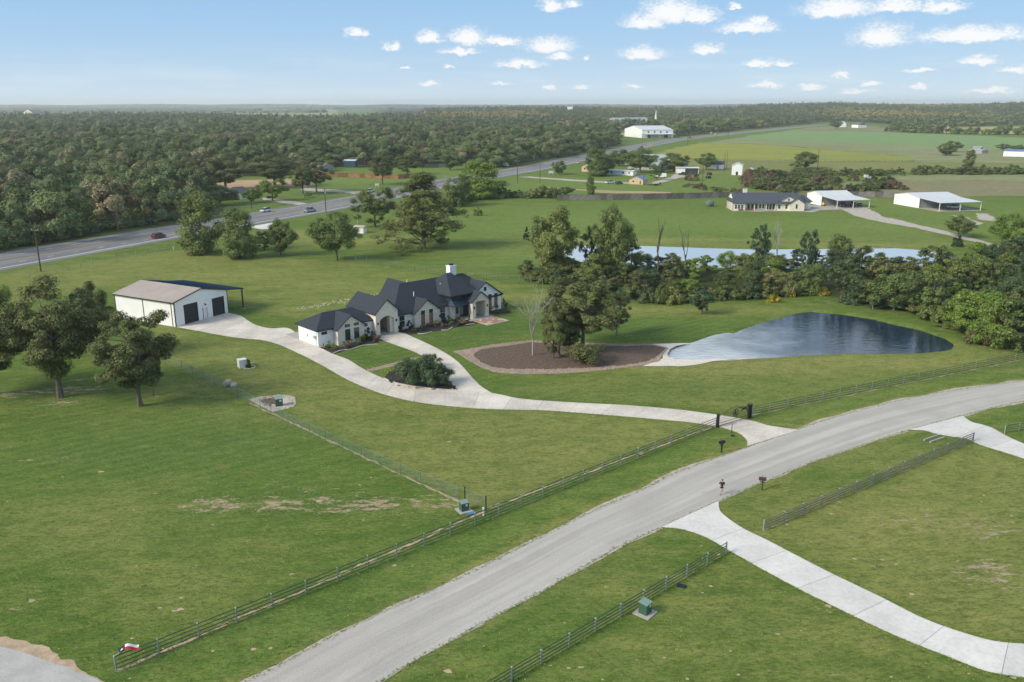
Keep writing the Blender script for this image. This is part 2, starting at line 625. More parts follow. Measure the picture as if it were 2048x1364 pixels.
def road_mat(name, base, light, crack=0.0, streak=0.5):
    m, t, b = new_mat(name)
    uv = t.add('ShaderNodeUVMap').outputs[0]
    tc = t.add('ShaderNodeTexCoord').outputs['Object']
    su = t.add('ShaderNodeSeparateXYZ', i_0=uv)
    lane = t.noise(t.scalev(uv, (4, 0.012, 1)), 1.3, 3, 0.6)
    fine = t.noise(tc, 6.0, 4, 0.75)
    big = t.noise(tc, 0.18, 5, 0.6)
    c = t.mix(t.math('MULTIPLY', t.smooth(lane, 0.38, 0.66), streak), base, light)
    c = t.mix(t.math('MULTIPLY', t.smooth(big, 0.42, 0.7), 0.4), c, tuple(x * 0.8 for x in base))
    c = t.mix(0.16, c, t.mix(t.smooth(fine, 0.3, 0.7), tuple(x * 0.55 for x in base), tuple(min(1, x * 1.35) for x in light)))
    spots = t.noise(t.scalev(uv, (2.2, 0.12, 1)), 1.6, 3, 0.5)
    c = t.mix(t.math('MULTIPLY', t.smooth(spots, 0.66, 0.76), 0.5), c, tuple(x * 0.62 for x in base))
    t.put(b, 'Base Color', c)
    b.inputs['Roughness'].default_value = 0.9
    bump(t, b, t.noise(tc, 14.0, 4, 0.8), 0.02)
    return m


M['chipseal'] = road_mat('chip-seal road surface', (0.38, 0.36, 0.33), (0.54, 0.515, 0.475), streak=0.8)
M['asphalt'] = road_mat('worn highway asphalt', (0.145, 0.15, 0.16), (0.235, 0.24, 0.25), streak=0.9)
M['concrete'] = plain('driveway concrete', (0.60, 0.56, 0.505), 0.85, 0.20, 0.28, bmp=0.006)
M['concrete_new'] = plain('new pale concrete', (0.64, 0.64, 0.62), 0.85, 0.14, 0.28, bmp=0.006)
for k_ in ('fence_grey', 'fence_brown'):
    tt = NT(M[k_].node_tree)
    bb = M[k_].node_tree.nodes['Principled BSDF']
    src = bb.inputs['Base Color'].links[0].from_socket
    rnd = tt.add('ShaderNodeObjectInfo').outputs['Random']
    tt.put(bb, 'Base Color', tt.mix(1.0, src, tt.mix(rnd, (0.6, 0.6, 0.6), (1.3, 1.28, 1.25)), 'MULTIPLY'))
for k_ in ('concrete', 'concrete_new'):
    tt = NT(M[k_].node_tree)
    bb = M[k_].node_tree.nodes['Principled BSDF']
    src = bb.inputs['Base Color'].links[0].from_socket
    rnd = tt.add('ShaderNodeObjectInfo').outputs['Random']
    tco = tt.add('ShaderNodeTexCoord').outputs['Object']
    c_ = tt.mix(1.0, src, tt.mix(rnd, (0.88, 0.87, 0.86), (1.06, 1.05, 1.03)), 'MULTIPLY')
    stn = tt.smooth(tt.noise(tt.scalev(tco, (1, 1, 1)), 0.55, 5, 0.7), 0.62, 0.74)
    c_ = tt.mix(tt.math('MULTIPLY', stn, 0.35), c_, (0.27, 0.25, 0.23))
    tt.put(bb, 'Base Color', c_)
M['joint'] = plain('concrete joint', (0.23, 0.21, 0.19), 0.9, 0.2)


def foliage(name, ca, cb, cc, trans=0.22, objvar=True, ramp=None):
    """leaf material: hue varies from plant to plant and from leaf clump to leaf clump"""
    m, t, b = new_mat(name)
    oi = t.add('ShaderNodeObjectInfo').outputs['Random']
    ge = t.add('ShaderNodeNewGeometry').outputs['Random Per Island']
    tc = t.add('ShaderNodeTexCoord').outputs['Object']
    big = t.noise(tc, 0.45, 2, 0.5)
    if ramp:
        cr = t.add('ShaderNodeValToRGB')
        t.l.new(oi, cr.inputs[0])
        el_ = cr.color_ramp.elements
        el_[0].position = 0
        el_[0].color = c4(ramp[0][1])
        el_[1].position = ramp[1][0]
        el_[1].color = c4(ramp[1][1])
        for p, c in ramp[2:]:
            e = el_.new(p)
            e.color = c4(c)
        c0 = cr.outputs[0]
    else:
        c0 = t.mix(oi, ca, cb)
    lf = t.mix(1.0, c0, t.mix(t.math('POWER', ge, 1.6), (0.65, 0.65, 0.62), (2.3, 2.25, 2.0)), 'MULTIPLY')
    c1 = t.mix(t.math('MULTIPLY', t.smooth(big, 0.45, 0.7), 0.55), lf, cc)
    t.put(b, 'Base Color', c1)
    b.inputs['Roughness'].default_value = 0.6
    b.inputs['Specular IOR Level'].default_value = 0.25
    tr = t.add('ShaderNodeBsdfTranslucent')
    t.l.new(t.mix(0.35, c1, cc), tr.inputs[0])
    ms = t.add('ShaderNodeMixShader', i_0=trans)
    out = m.node_tree.nodes['Material Output']
    t.l.new(b.outputs[0], ms.inputs[1])
    t.l.new(tr.outputs[0], ms.inputs[2])
    t.l.new(ms.outputs[0], out.inputs[0])
    return m


M['f_oak'] = foliage('post oak leaves', (0.085, 0.108, 0.040), (0.112, 0.130, 0.052), (0.20, 0.22, 0.09))
M['f_green'] = foliage('green leaves', (0.105, 0.155, 0.052), (0.14, 0.18, 0.062), (0.20, 0.235, 0.08))
M['f_bright'] = foliage('bright green leaves', (0.12, 0.20, 0.04), (0.16, 0.235, 0.05), (0.22, 0.27, 0.07))
M['f_pine'] = foliage('pine needles', (0.10, 0.135, 0.050), (0.13, 0.155, 0.055), (0.26, 0.26, 0.09))
M['f_cedar'] = foliage('cedar foliage', (0.028, 0.055, 0.028), (0.04, 0.065, 0.03), (0.06, 0.085, 0.035))
M['f_shrub'] = foliage('shrub leaves', (0.055, 0.10, 0.05), (0.085, 0.12, 0.06), (0.12, 0.16, 0.08))
M['f_gold'] = foliage('goldenrod flowers', (0.30, 0.26, 0.02), (0.40, 0.33, 0.03), (0.16, 0.17, 0.03))
M['f_lime'] = foliage('yellow-green shrub leaves', (0.20, 0.26, 0.03), (0.24, 0.28, 0.04), (0.28, 0.3, 0.05))
M['f_brown'] = foliage('dry brown brush', (0.14, 0.10, 0.07), (0.19, 0.13, 0.09), (0.12, 0.13, 0.06))
M['f_grey'] = foliage('grey dead twigs', (0.24, 0.21, 0.19), (0.32, 0.29, 0.27), (0.2, 0.18, 0.16))
M['f_red'] = foliage('red sumac leaves', (0.36, 0.03, 0.03), (0.42, 0.05, 0.04), (0.3, 0.03, 0.03))
M['f_sunlit'] = foliage('sunlit yellow-green leaves', (0.24, 0.23, 0.08), (0.33, 0.27, 0.09), (0.30, 0.29, 0.10))  # patches of sun on far trees, put into the leaf colour
M['f_mix'] = foliage('mixed woodland leaves', None, None, (0.22, 0.245, 0.115), ramp=[
    (0, (0.075, 0.125, 0.055)), (1.0, (0.22, 0.18, 0.115)), (0.2, (0.105, 0.155, 0.062)), (0.4, (0.15, 0.205, 0.075)),
    (0.55, (0.105, 0.135, 0.072)), (0.7, (0.175, 0.215, 0.095)), (0.85, (0.15, 0.165, 0.095)), (0.93, (0.25, 0.255, 0.16))])
M['f_belt'] = foliage('creek-side woodland leaves', None, None, (0.17, 0.20, 0.075), ramp=[
    (0, (0.080, 0.115, 0.038)), (1.0, (0.20, 0.185, 0.10)), (0.25, (0.125, 0.165, 0.045)), (0.45, (0.085, 0.12, 0.05)),
    (0.6, (0.16, 0.205, 0.055)), (0.8, (0.15, 0.155, 0.07)), (0.9, (0.19, 0.22, 0.07))])

# grass: one sheet of ground, its worn and weedy places kept in a painted attribute broken up by noise
m, t, b = new_mat('grass ground')
tc = t.add('ShaderNodeTexCoord').outputs['Object']
za = t.add('ShaderNodeAttribute')
za.attribute_name = 'zone'
zs = t.add('ShaderNodeSeparateColor', i_0=za.outputs['Color'])
zb = t.add('ShaderNodeAttribute')
zb.attribute_name = 'zone2'
zt = t.add('ShaderNodeSeparateColor', i_0=zb.outputs['Color'])
st = t.scalev(tc, (0.55, 1.5, 1), R(-18))
big = t.noise(tc, 0.028, 4, 0.6)
mid = t.noise(st, 0.16, 5, 0.65)
fin = t.noise(st, 1.3, 5, 0.75)
vf = t.noise(tc, 7.0, 3, 0.8)
green = t.mix(t.smooth(mid, 0.36, 0.64), (0.084, 0.152, 0.027), (0.136, 0.202, 0.043))
green = t.mix(t.math('MULTIPLY', t.smooth(big, 0.4, 0.62), 0.7), green, (0.098, 0.182, 0.036))
bg2 = t.noise(tc, 0.011, 3, 0.55)
ymask = t.math('ADD', t.math('MULTIPLY', zs.outputs[1], 1.7), t.math('ADD', t.math('MULTIPLY', t.math('SUBTRACT', mid, 0.5), 1.5), t.math('MULTIPLY', t.math('SUBTRACT', bg2, 0.5), 1.6)), clamp=True)
green = t.mix(ymask, green, (0.27, 0.28, 0.10))
lush = t.math('MULTIPLY', zt.outputs[1], t.smooth(mid, 0.2, 0.6))
green = t.mix(lush, green, (0.052, 0.135, 0.034))
hay = t.math('MULTIPLY', zt.outputs[0], 0.9)
green = t.mix(hay, green, (0.185, 0.275, 0.075))
olive = t.math('MULTIPLY', t.smooth(t.noise(st, 0.5, 4, 0.7), 0.56, 0.70), 0.30)
green = t.mix(olive, green, (0.20, 0.175, 0.095))
weeds = t.smooth(t.math('ADD', zt.outputs[2], t.math('MULTIPLY', t.math('SUBTRACT', mid, 0.5), 1.0)), 0.35, 0.75)
green = t.mix(weeds, green, t.mix(t.smooth(fin, 0.35, 0.65), (0.14, 0.105, 0.055), (0.28, 0.25, 0.15)))
md2 = t.noise(t.scalev(tc, (0.8, 1.3, 1), R(-25)), 0.42, 5, 0.7)
f25 = t.noise(t.scalev(tc, (0.8, 1.3, 1), R(-25)), 2.6, 4, 0.8)
green = t.mix(t.math('MULTIPLY', t.smooth(md2, 0.56, 0.40), 0.38), green, (0.058, 0.108, 0.022))
green = t.mix(t.math('MULTIPLY', t.smooth(md2, 0.52, 0.66), 0.45), green, (0.20, 0.225, 0.075))
green = t.mix(t.math('MULTIPLY', t.smooth(fin, 0.53, 0.38), 0.45), green, (0.045, 0.078, 0.022))
green = t.mix(t.math('MULTIPLY', t.smooth(f25, 0.52, 0.36), 0.55), green, (0.040, 0.066, 0.020))
green = t.mix(t.math('MULTIPLY', t.smooth(f25, 0.52, 0.68), 0.5), green, (0.225, 0.275, 0.115))
green = t.mix(t.math('MULTIPLY', t.smooth(vf, 0.5, 0.35), 0.4), green, (0.05, 0.08, 0.025))
# mowing lines
mw = t.add('ShaderNodeTexWave', i_Scale=0.16, i_Distortion=2.5, i_Detail=2.0)
mw.inputs['Detail Scale'].default_value = 0.4
t.l.new(t.scalev(tc, (1, 1, 1), R(52)), mw.inputs['Vector'])
green = t.mix(t.math('MULTIPLY', t.math('MULTIPLY', mw.outputs['Fac'], 0.2), t.smooth(big, 0.35, 0.6)), green, (0.19, 0.225, 0.075))
bare_n = t.noise(st, 0.75, 7, 0.75)
bare_n = t.math('ADD', t.math('MULTIPLY', bare_n, 0.75), t.math('MULTIPLY', t.noise(tc, 3.0, 3, 0.7), 0.25))
green = t.mix(1.0, green, (1.22, 1.16, 1.0), 'MULTIPLY')
bm = t.smooth(t.math('ADD', zs.outputs[0], t.math('MULTIPLY', t.math('SUBTRACT', bare_n, 0.5), 5.5)), 0.72, 1.10)
soilc = t.mix(t.smooth(fin, 0.3, 0.7), (0.30, 0.225, 0.14), (0.50, 0.41, 0.29))
col = t.mix(bm, green, soilc)
rare = t.smooth(t.noise(t.scalev(tc, (0.7, 1.4, 1), R(-20)), 0.5, 6, 0.7), 0.735, 0.78)
col = t.mix(t.math('MULTIPLY', rare, 0.8), col, (0.46, 0.38, 0.26))
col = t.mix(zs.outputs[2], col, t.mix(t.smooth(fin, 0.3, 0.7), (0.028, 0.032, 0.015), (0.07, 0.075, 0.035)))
t.put(b, 'Base Color', col)
b.inputs['Roughness'].default_value = 0.95
b.inputs['Specular IOR Level'].default_value = 0.1
hh = t.math('ADD', t.math('MULTIPLY', f25, 0.8), t.math('MULTIPLY', vf, 0.5))
bump(t, b, hh, 0.16)
M['grass'] = m


def field_mat(name, ca, cb, cc, rough_scale=0.05):
    m, t, b = new_mat(name)
    tc = t.add('ShaderNodeTexCoord').outputs['Object']
    st = t.scalev(tc, (0.25, 1.6, 1), R(8))
    n1 = t.noise(st, rough_scale, 5, 0.65)
    n2 = t.noise(t.scalev(tc, (0.5, 1.5, 1), R(8)), 0.45, 4, 0.75)
    c = t.mix(t.smooth(n1, 0.35, 0.65), ca, cb)
    c = t.mix(t.math('MULTIPLY', t.smooth(n2, 0.45, 0.65), 0.7), c, cc)
    n3 = t.noise(t.scalev(tc, (0.35, 1.2, 1), R(5)), 0.11, 5, 0.7)
    c = t.mix(t.math('MULTIPLY', t.smooth(n3, 0.5, 0.66), 0.55), c, (0.17, 0.225, 0.085))
    c = t.mix(t.math('MULTIPLY', t.smooth(n3, 0.44, 0.34), 0.4), c, (0.11, 0.13, 0.055))
    t.put(b, 'Base Color', c)
    b.inputs['Roughness'].default_value = 0.95
    b.inputs['Specular IOR Level'].default_value = 0.1
    bump(t, b, n2, 0.3)
    return m


M['field_yellow'] = field_mat('yellow flowering field', (0.33, 0.32, 0.055), (0.23, 0.26, 0.06), (0.21, 0.24, 0.08))
M['field_hay'] = field_mat('pale green hay field', (0.17, 0.29, 0.115), (0.22, 0.31, 0.125), (0.20, 0.26, 0.12))
M['field_weedy'] = field_mat('weedy pasture', (0.29, 0.31, 0.17), (0.22, 0.25, 0.11), (0.15, 0.14, 0.07))
M['field_brown'] = field_mat('brown dry weeds', (0.235, 0.20, 0.115), (0.18, 0.19, 0.085), (0.34, 0.31, 0.20))
M['field_olive'] = field_mat('olive pasture', (0.22, 0.225, 0.07), (0.16, 0.20, 0.06), (0.27, 0.23, 0.12))
M['field_sun'] = field_mat('sunlit stubble', (0.42, 0.38, 0.13), (0.36, 0.36, 0.14), (0.3, 0.3, 0.12))
M['field_far'] = field_mat('far pasture', (0.36, 0.35, 0.20), (0.24, 0.27, 0.14), (0.10, 0.13, 0.07), 0.004)
M['orange_dirt'] = field_mat('orange bare dirt', (0.50, 0.33, 0.22), (0.42, 0.29, 0.20), (0.36, 0.26, 0.17))


def water(name, base, wscale, wdist, rough):
    m, t, b = new_mat(name)
    tc = t.add('ShaderNodeTexCoord').outputs['Object']
    b.inputs['Base Color'].default_value = c4(base)
    b.inputs['Roughness'].default_value = rough
    b.inputs['IOR'].default_value = 1.5
    w1 = t.noise(t.scalev(tc, (0.6, 1.5, 1), R(12)), wscale, 3, 0.6)
    w2 = t.noise(t.scalev(tc, (0.7, 1.3, 1), R(-14)), wscale * 2.6, 2, 0.6)
    h = t.math('ADD', w1, t.math('MULTIPLY', w2, 0.35))
    bump(t, b, h, wdist)
    return m


M['water'] = water('pond water', (0.010, 0.026, 0.046), 0.8, 0.20, 0.05)
# wind-ruffled and pale with painted sky reflection at one end, calm and dark at the other
m = M['water']
t = NT(m.node_tree)
b = m.node_tree.nodes['Principled BSDF']
tc = t.add('ShaderNodeTexCoord').outputs['Object']
sv = t.add('ShaderNodeSeparateXYZ', i_0=tc)
pn = t.noise(tc, 0.09, 3, 0.6)
xw = t.math('ADD', sv.outputs[0], t.math('MULTIPLY', t.math('SUBTRACT', pn, 0.5), 26.0))
deep = t.smooth(xw, 28.0, 54.0)  # mask from the painted bright end to the dark end
t.put(b, 'Base Color', t.mix(deep, (0.62, 0.67, 0.70), (0.007, 0.024, 0.052)))  # painted sky reflection at the pale end, blending to dark water
b.inputs['Specular IOR Level'].default_value = 0.6
for nd in m.node_tree.nodes:
    if nd.bl_idname == 'ShaderNodeBump':
        t.put(nd, 'Strength', t.math('SUBTRACT', 1.0, t.math('MULTIPLY', deep, 0.72)))
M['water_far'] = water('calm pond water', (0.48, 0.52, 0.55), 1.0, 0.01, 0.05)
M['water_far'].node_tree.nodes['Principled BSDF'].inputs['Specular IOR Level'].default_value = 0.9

# ---------------------------------------------------------------- terrain
POND = PG([(1352, 692), (1394, 680), (1429, 667.5), (1454, 663), (1471, 665.5), (1481, 659), (1506, 650), (1536, 641), (1561, 635), (1593, 625), (1623, 621.5),
           (1686, 627), (1748, 637), (1786, 647), (1836, 657), (1886, 674), (1906, 686), (1901, 695), (1881, 699), (1831, 702.5), (1761, 703.5), (1691, 703), (1611, 706.5),
           (1536, 712), (1486, 714.5), (1429, 718), (1390, 721), (1345, 719), (1332, 708), (1338, 698)])
FAR_POND = PG([(1130, 496), (1140, 490), (1200, 489.5), (1282, 490), (1351, 492.5), (1420, 495), (1500, 497), (1607, 497), (1698, 496), (1794, 495), (1848, 499), (1888, 508),
               (1928, 519), (1935, 526), (1900, 530), (1821, 531), (1700, 533), (1600, 534), (1500, 533), (1400, 532), (1300, 530), (1220, 527), (1160, 520), (1135, 508)])


def poly_sdf(X, Y, poly):
    """signed distance to a polygon, negative inside"""
    P = np.array(poly)
    Q = np.roll(P, -1, axis=0)
    d = np.full(X.shape, 1e9)
    inside = np.zeros(X.shape, bool)
    for (x0, y0), (x1, y1) in zip(P, Q):
        ex, ey = x1 - x0, y1 - y0
        wx, wy = X - x0, Y - y0
        tt = np.clip((wx * ex + wy * ey) / (ex * ex + ey * ey + 1e-12), 0, 1)
        d = np.minimum(d, (wx - ex * tt) ** 2 + (wy - ey * tt) ** 2)
        c = ((y0 > Y) != (y1 > Y)) & (X < (x1 - x0) * (Y - y0) / (y1 - y0 + 1e-12) + x0)
        inside ^= c
    d = np.sqrt(d)
    return np.where(inside, -d, d)


def sstep(x, a, b):
    t_ = np.clip((x - a) / (b - a), 0, 1)
    return t_ * t_ * (3 - 2 * t_)


def hills(X, Y):
    """the wooded rise on the right horizon"""
    X = np.asarray(X, float)
    Y = np.asarray(Y, float)
    q = X / np.maximum(Y, 1)
    amp = 15 * sstep(q, -0.22, 0.0) + 13 * sstep(q, 0.2, 0.42) + 5 * np.sin(q * 21 + 1) * sstep(q, 0.1, 0.3)
    return amp * sstep(Y, 1850, 3300)


DEPTH = 1.0


def terrain(X, Y):
    z = hills(X, Y)
    a = poly_sdf(X, Y, POND)
    b_ = poly_sdf(X, Y, FAR_POND)
    z = z - DEPTH * sstep(-a, -1.6, 2.2) - DEPTH * sstep(-b_, -2.5, 3.0)
    return z


def axis(dense0, dense1, step, far0, far1, growth):
    a = list(np.arange(dense0, dense1 + step, step))
    s_ = step
    while a[-1] < far1:
        s_ *= growth
        a.append(min(far1, a[-1] + s_))
    s_ = step
    lo = [a[0]]
    while lo[-1] > far0:
        s_ *= growth
        lo.append(max(far0, lo[-1] - s_))
    return np.array(lo[::-1][:-1] + a)


XS = axis(-95, 140, 1.1, -9000, 9000, 1.12)
YS = axis(45, 275, 1.1, -600, 9500, 1.06)
GX, GY = np.meshgrid(XS, YS)
GZ = terrain(GX, GY)
nx, ny = len(XS), len(YS)
verts = np.c_[GX.ravel(), GY.ravel(), GZ.ravel()]
ii = np.arange(nx * ny).reshape(ny, nx)
quads = np.stack([ii[:-1, :-1], ii[:-1, 1:], ii[1:, 1:], ii[1:, :-1]], -1).reshape(-1, 4)


def np_mesh(name, verts, quads):
    me = bpy.data.meshes.new(name)
    n, k = quads.shape
    me.vertices.add(len(verts))
    me.vertices.foreach_set('co', np.ascontiguousarray(verts, dtype=np.float32).ravel())
    me.loops.add(n * k)
    me.loops.foreach_set('vertex_index', np.ascontiguousarray(quads, dtype=np.int32).ravel())
    me.polygons.add(n)
    me.polygons.foreach_set('loop_start', np.arange(0, n * k, k, dtype=np.int32))
    me.update(calc_edges=True)
    return me


gme = np_mesh('ground', verts, quads)


def blob_field(lst):
    """lst of (px, py, radius_x m, radius_y m, strength)"""
    f = np.zeros(GX.shape)
    for px, py, rx, ry, s_ in lst:
        x, y = G(px, py)
        f = np.maximum(f, s_ * np.exp(-(((GX - x) / rx) ** 2 + ((GY - y) / ry) ** 2)))
    return f


bare = blob_field([(430, 1010, 5.8, 2.6, .95), (560, 1010, 5.4, 2.8, .95), (735, 1006, 8.5, 2.4, .95), (700, 1018, 6, 1.4, .85), (835, 1008, 6.5, 2.4, .9), (600, 1005, 17, 3.6, .72), (885, 1035, 1.6, .9, .8),
                   (330, 960, 7, 2, .38), (600, 970, 8, 2, .40), (150, 915, 8, 1.6, .46), (10, 925, 4, 1.4, .5), (120, 985, 7, 2, .34), (320, 985, 5, 2, .38), (755, 1075, 1.6, .8, .6),
                   (20, 790, 7, 2.0, .95), (70, 785, 6, 2.0, .92), (150, 778, 5, 2.4, 1.0), (120, 805, 5, 1.6, .9), (155, 760, 3, 1.4, .85), (330, 790, 4, 1.2, .85), (50, 825, 4, 1, .45),
                   (15, 1195, 1.0, .8, .75), (72, 1186, .9, .9, .7), (33, 1217, .7, .4, .7), (90, 1070, 3, 1, .35), (210, 1340, 2.6, 1, .2),
                   (1985, 1145, 6, 3.4, .86), (1960, 1055, 6.5, 3.5, .74), (1820, 1040, 8, 4, .62), (1800, 970, 9, 4, .32), (1650, 1220, 3, 3, .32), (1640, 1330, 3, 2, .42), (1700, 1350, 3, 2, .4),
                   (1445, 1135, 2.5, 1.2, .48), (1350, 1170, 1.0, .6, .7), (1100, 958, 1.0, .5, .65), (1160, 842, 1.2, .5, .3), (1180, 865, 2, 1, .35), (1310, 845, 1.5, .8, .3),
                   (1935, 590, 3, 3, .3), (1680, 605, 6, 2.5, .72), (1640, 610, 4, 2, .6), (1900, 660, 5, 3, .55), (1960, 690, 6, 2.5, .5), (1990, 700, 4, 2, .55), (2030, 705, 5, 2, .5),
                   (550, 720, 3, 1.4, .45), (575, 708, 2, .8, .5), (940, 765, 2.2, 2, .45), (400, 720, 6, 3, .25), (630, 800, 5, 2, .28), (520, 770, 5, 2, .34), (870, 815, 5, 1.2, .4),
                   (700, 455, 5, 3, .5), (740, 455, 5, 2, .45), (672, 525, 7, 3, .5), (850, 492, 9, 3, .38), (405, 508, 5, 2, .55), (485, 517, 6, 2, .4), (1130, 660, 9, 3, .0),
                   (990, 412, 8, 3, .55), (1350, 600, 5, 3, .5), (1060, 600, 12, 1.5, .32), (1320, 480, 40, 5, .38), (1480, 485, 25, 5, .34), (1880, 440, 16, 8, .38), (1710, 560, 9, 3, .3),
                   (1020, 780, 5, 2, .25), (1270, 760, 7, 1.5, .22), (1700, 720, 14, 3, .30), (1400, 845, 3, 1, .35), (2010, 755, 3, 1, .55), (1530, 730, 8, 2, .28), (1600, 850, 3, .6, .5)])
yel = blob_field([(1500, 730, 22, 7, .75), (1780, 725, 26, 6, .75), (450, 900, 15, 8, .0), (680, 830, 18, 6, .45), (520, 770, 14, 6, .55), (400, 700, 18, 7, .5), (900, 860, 16, 5, .40),
                  (650, 570, 24, 8, .6), (500, 550, 40, 14, .55), (720, 480, 22, 12, .55), (620, 470, 22, 12, .65), (450, 470, 18, 9, .5), (1400, 620, 22, 6, .6), (1270, 620, 14, 5, .5),
                  (1900, 700, 20, 6, .45), (1000, 500, 20, 14, .25), (1300, 480, 70, 6, .6), (1700, 490, 50, 6, .55), (1240, 700, 1, 1, 0), (350, 1150, 12, 8, .32), (200, 1050, 12, 8, .35),
                  (1800, 1050, 16, 8, .62), (1700, 900, 12, 5, .35), (1600, 1000, 10, 4, .3), (1950, 1230, 8, 5, .35), (1200, 870, 12, 4, .3), (1600, 1300, 8, 6, .2), (1040, 590, 16, 4, .5),
                  (650, 900, 1, 1, 0), (1150, 1150, 8, 3, .25), (860, 1330, 5, 2, .25), (1500, 850, 10, 3, .3), (950, 600, 16, 5, .4)])
hay_f = blob_field([(1200, 440, 80, 40, .75), (1450, 450, 90, 30, .8), (1000, 450, 40, 30, .65), (1800, 450, 70, 32, .7), (1950, 430, 50, 60, .65), (900, 470, 30, 14, .5), (1050, 520, 18, 14, .5),
                    (700, 360, 60, 60, .8), (880, 345, 40, 60, .7), (600, 385, 30, 30, .5), (1200, 370, 70, 60, .7), (1330, 370, 60, 60, .7), (1430, 350, 60, 70, .6), (560, 420, 20, 14, .3)])
lush = blob_field([(760, 715, 6, 5, 1.0), (700, 705, 5, 4, .9), (900, 675, 8, 4, .9), (960, 660, 7, 5, .9), (1040, 650, 12, 8, .75), (850, 690, 6, 4, .9), (1100, 790, 18, 6, .45), (1300, 780, 18, 6, .45),
                   (250, 900, 14, 9, .6), (450, 880, 10, 9, .6), (500, 1000, 14, 6, .3), (1330, 660, 16, 6, .7), (1200, 660, 12, 6, .7), (700, 1230, 9, 5, .35), (800, 1190, 9, 3, .4), (1250, 970, 6, 2, .4)])
weeds = blob_field([(1800, 380, 90, 18, .55), (1950, 380, 60, 22, .62), (1600, 385, 40, 16, .62), (1500, 370, 30, 12, .5), (1750, 565, 40, 10, .45), (1900, 540, 30, 20, .5), (1060, 545, 10, 4, .3), (1450, 440, 1, 1, 0),
                    (250, 505, 30, 5, .3), (1850, 430, 22, 10, .42), (960, 400, 30, 8, .35), (1500, 605, 12, 3, .35)])
LN_U = PG([(492, 1362), (547, 1336.6), (625, 1294), (700, 1256), (767, 1223), (839, 1192), (928, 1151), (976, 1127), (1044, 1093), (1112, 1058), (1181, 1025), (1300, 972), (1359, 943), (1497, 894), (1593, 860),
           (1666, 836), (1757, 811), (1849, 791), (1940, 776), (2048, 761)])
LN_L = PG([(761, 1364), (805, 1335), (860, 1303), (928, 1266), (993, 1230), (1078, 1185), (1181, 1125), (1249, 1088), (1323, 1055), (1380, 1028), (1437, 1003), (1492, 978), (1556, 952), (1620, 926), (1712, 894),
           (1817, 860), (1927, 831), (1986, 815.5), (2048, 802)])
LN_U = smooth_line(extend(LN_U, 30, 90), 1.2)
LN_L = smooth_line(extend(LN_L, 24, 90), 1.2)


def line_dist(X, Y, pts, step=6):
    P = np.array([tuple(p) for p in pts])[::step]
    dd = np.full(X.shape, 1e9)
    m = (Y < 260) & (np.abs(X) < 200)
    xs, ys = X[m], Y[m]
    q = np.full(xs.shape, 1e9)
    for i in range(len(P) - 1):
        ex, ey = P[i + 1] - P[i]
        tt = np.clip(((xs - P[i][0]) * ex + (ys - P[i][1]) * ey) / (ex * ex + ey * ey), 0, 1)
        q = np.minimum(q, (xs - P[i][0] - ex * tt) ** 2 + (ys - P[i][1] - ey * tt) ** 2)
    dd[m] = np.sqrt(q)
    return dd


for pz, amt in (([(330, 728), (500, 800), (920, 1000), (970, 1020), (1430, 853), (1300, 840), (1090, 824), (960, 822), (765, 790), (590, 707), (460, 676), (350, 657), (240, 635), (250, 560), (330, 720)], .42), ([(1530, 1062), (1946, 884), (2100, 940), (2200, 1330), (1990, 1280), (1757, 1190), (1560, 1080)], .40),
                ([(1000, 775), (1300, 745), (1900, 712), (2080, 720), (1500, 828), (1300, 808), (1100, 795)], .30), ([(-100, 560), (350, 500), (690, 525), (1080, 575), (900, 590), (600, 640), (240, 560), (0, 620)], .34), ([(1460, 1110), (1600, 1200), (2000, 1370), (1500, 1500), (1000, 1400)], .18)):
    yel = np.maximum(yel, amt * sstep(-poly_sdf(GX, GY, PG(pz)), -1.2, 1.2))
du = line_dist(GX, GY, LN_U)
hay_f = np.maximum(hay_f, 0.42 * np.exp(-((du - 3.0) / 1.5) ** 2))
lush = np.maximum(lush, 0.55 * np.exp(-((du - 6.6) / 1.6) ** 2))
yel = np.maximum(yel, 0.55 * np.exp(-((du - 0.4) / 0.8) ** 2))
dl = line_dist(GX, GY, LN_L)
yel = np.maximum(yel, 0.5 * np.exp(-((dl - 0.3) / 0.9) ** 2))
# woodland floor
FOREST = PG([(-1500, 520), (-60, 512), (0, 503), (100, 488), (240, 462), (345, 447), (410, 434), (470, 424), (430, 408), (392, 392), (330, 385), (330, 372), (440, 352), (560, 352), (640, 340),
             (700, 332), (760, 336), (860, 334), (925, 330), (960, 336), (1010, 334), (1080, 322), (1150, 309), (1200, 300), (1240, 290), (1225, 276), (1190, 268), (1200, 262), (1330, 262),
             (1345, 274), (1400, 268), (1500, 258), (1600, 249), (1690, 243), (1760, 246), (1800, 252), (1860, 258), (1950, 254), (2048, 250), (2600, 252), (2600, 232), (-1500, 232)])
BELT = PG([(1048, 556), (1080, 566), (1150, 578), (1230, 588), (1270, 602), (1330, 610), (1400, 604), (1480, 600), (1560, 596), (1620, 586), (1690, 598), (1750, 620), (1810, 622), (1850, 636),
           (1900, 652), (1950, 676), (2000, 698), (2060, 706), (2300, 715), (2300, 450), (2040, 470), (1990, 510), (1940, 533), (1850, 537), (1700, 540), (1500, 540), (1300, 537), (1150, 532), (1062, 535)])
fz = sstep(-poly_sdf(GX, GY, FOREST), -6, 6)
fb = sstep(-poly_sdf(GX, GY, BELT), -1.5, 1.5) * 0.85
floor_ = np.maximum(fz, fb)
floor_ = np.where((GY > 2600) & (GX / np.maximum(GY, 1) > -0.15), 1.0, floor_)
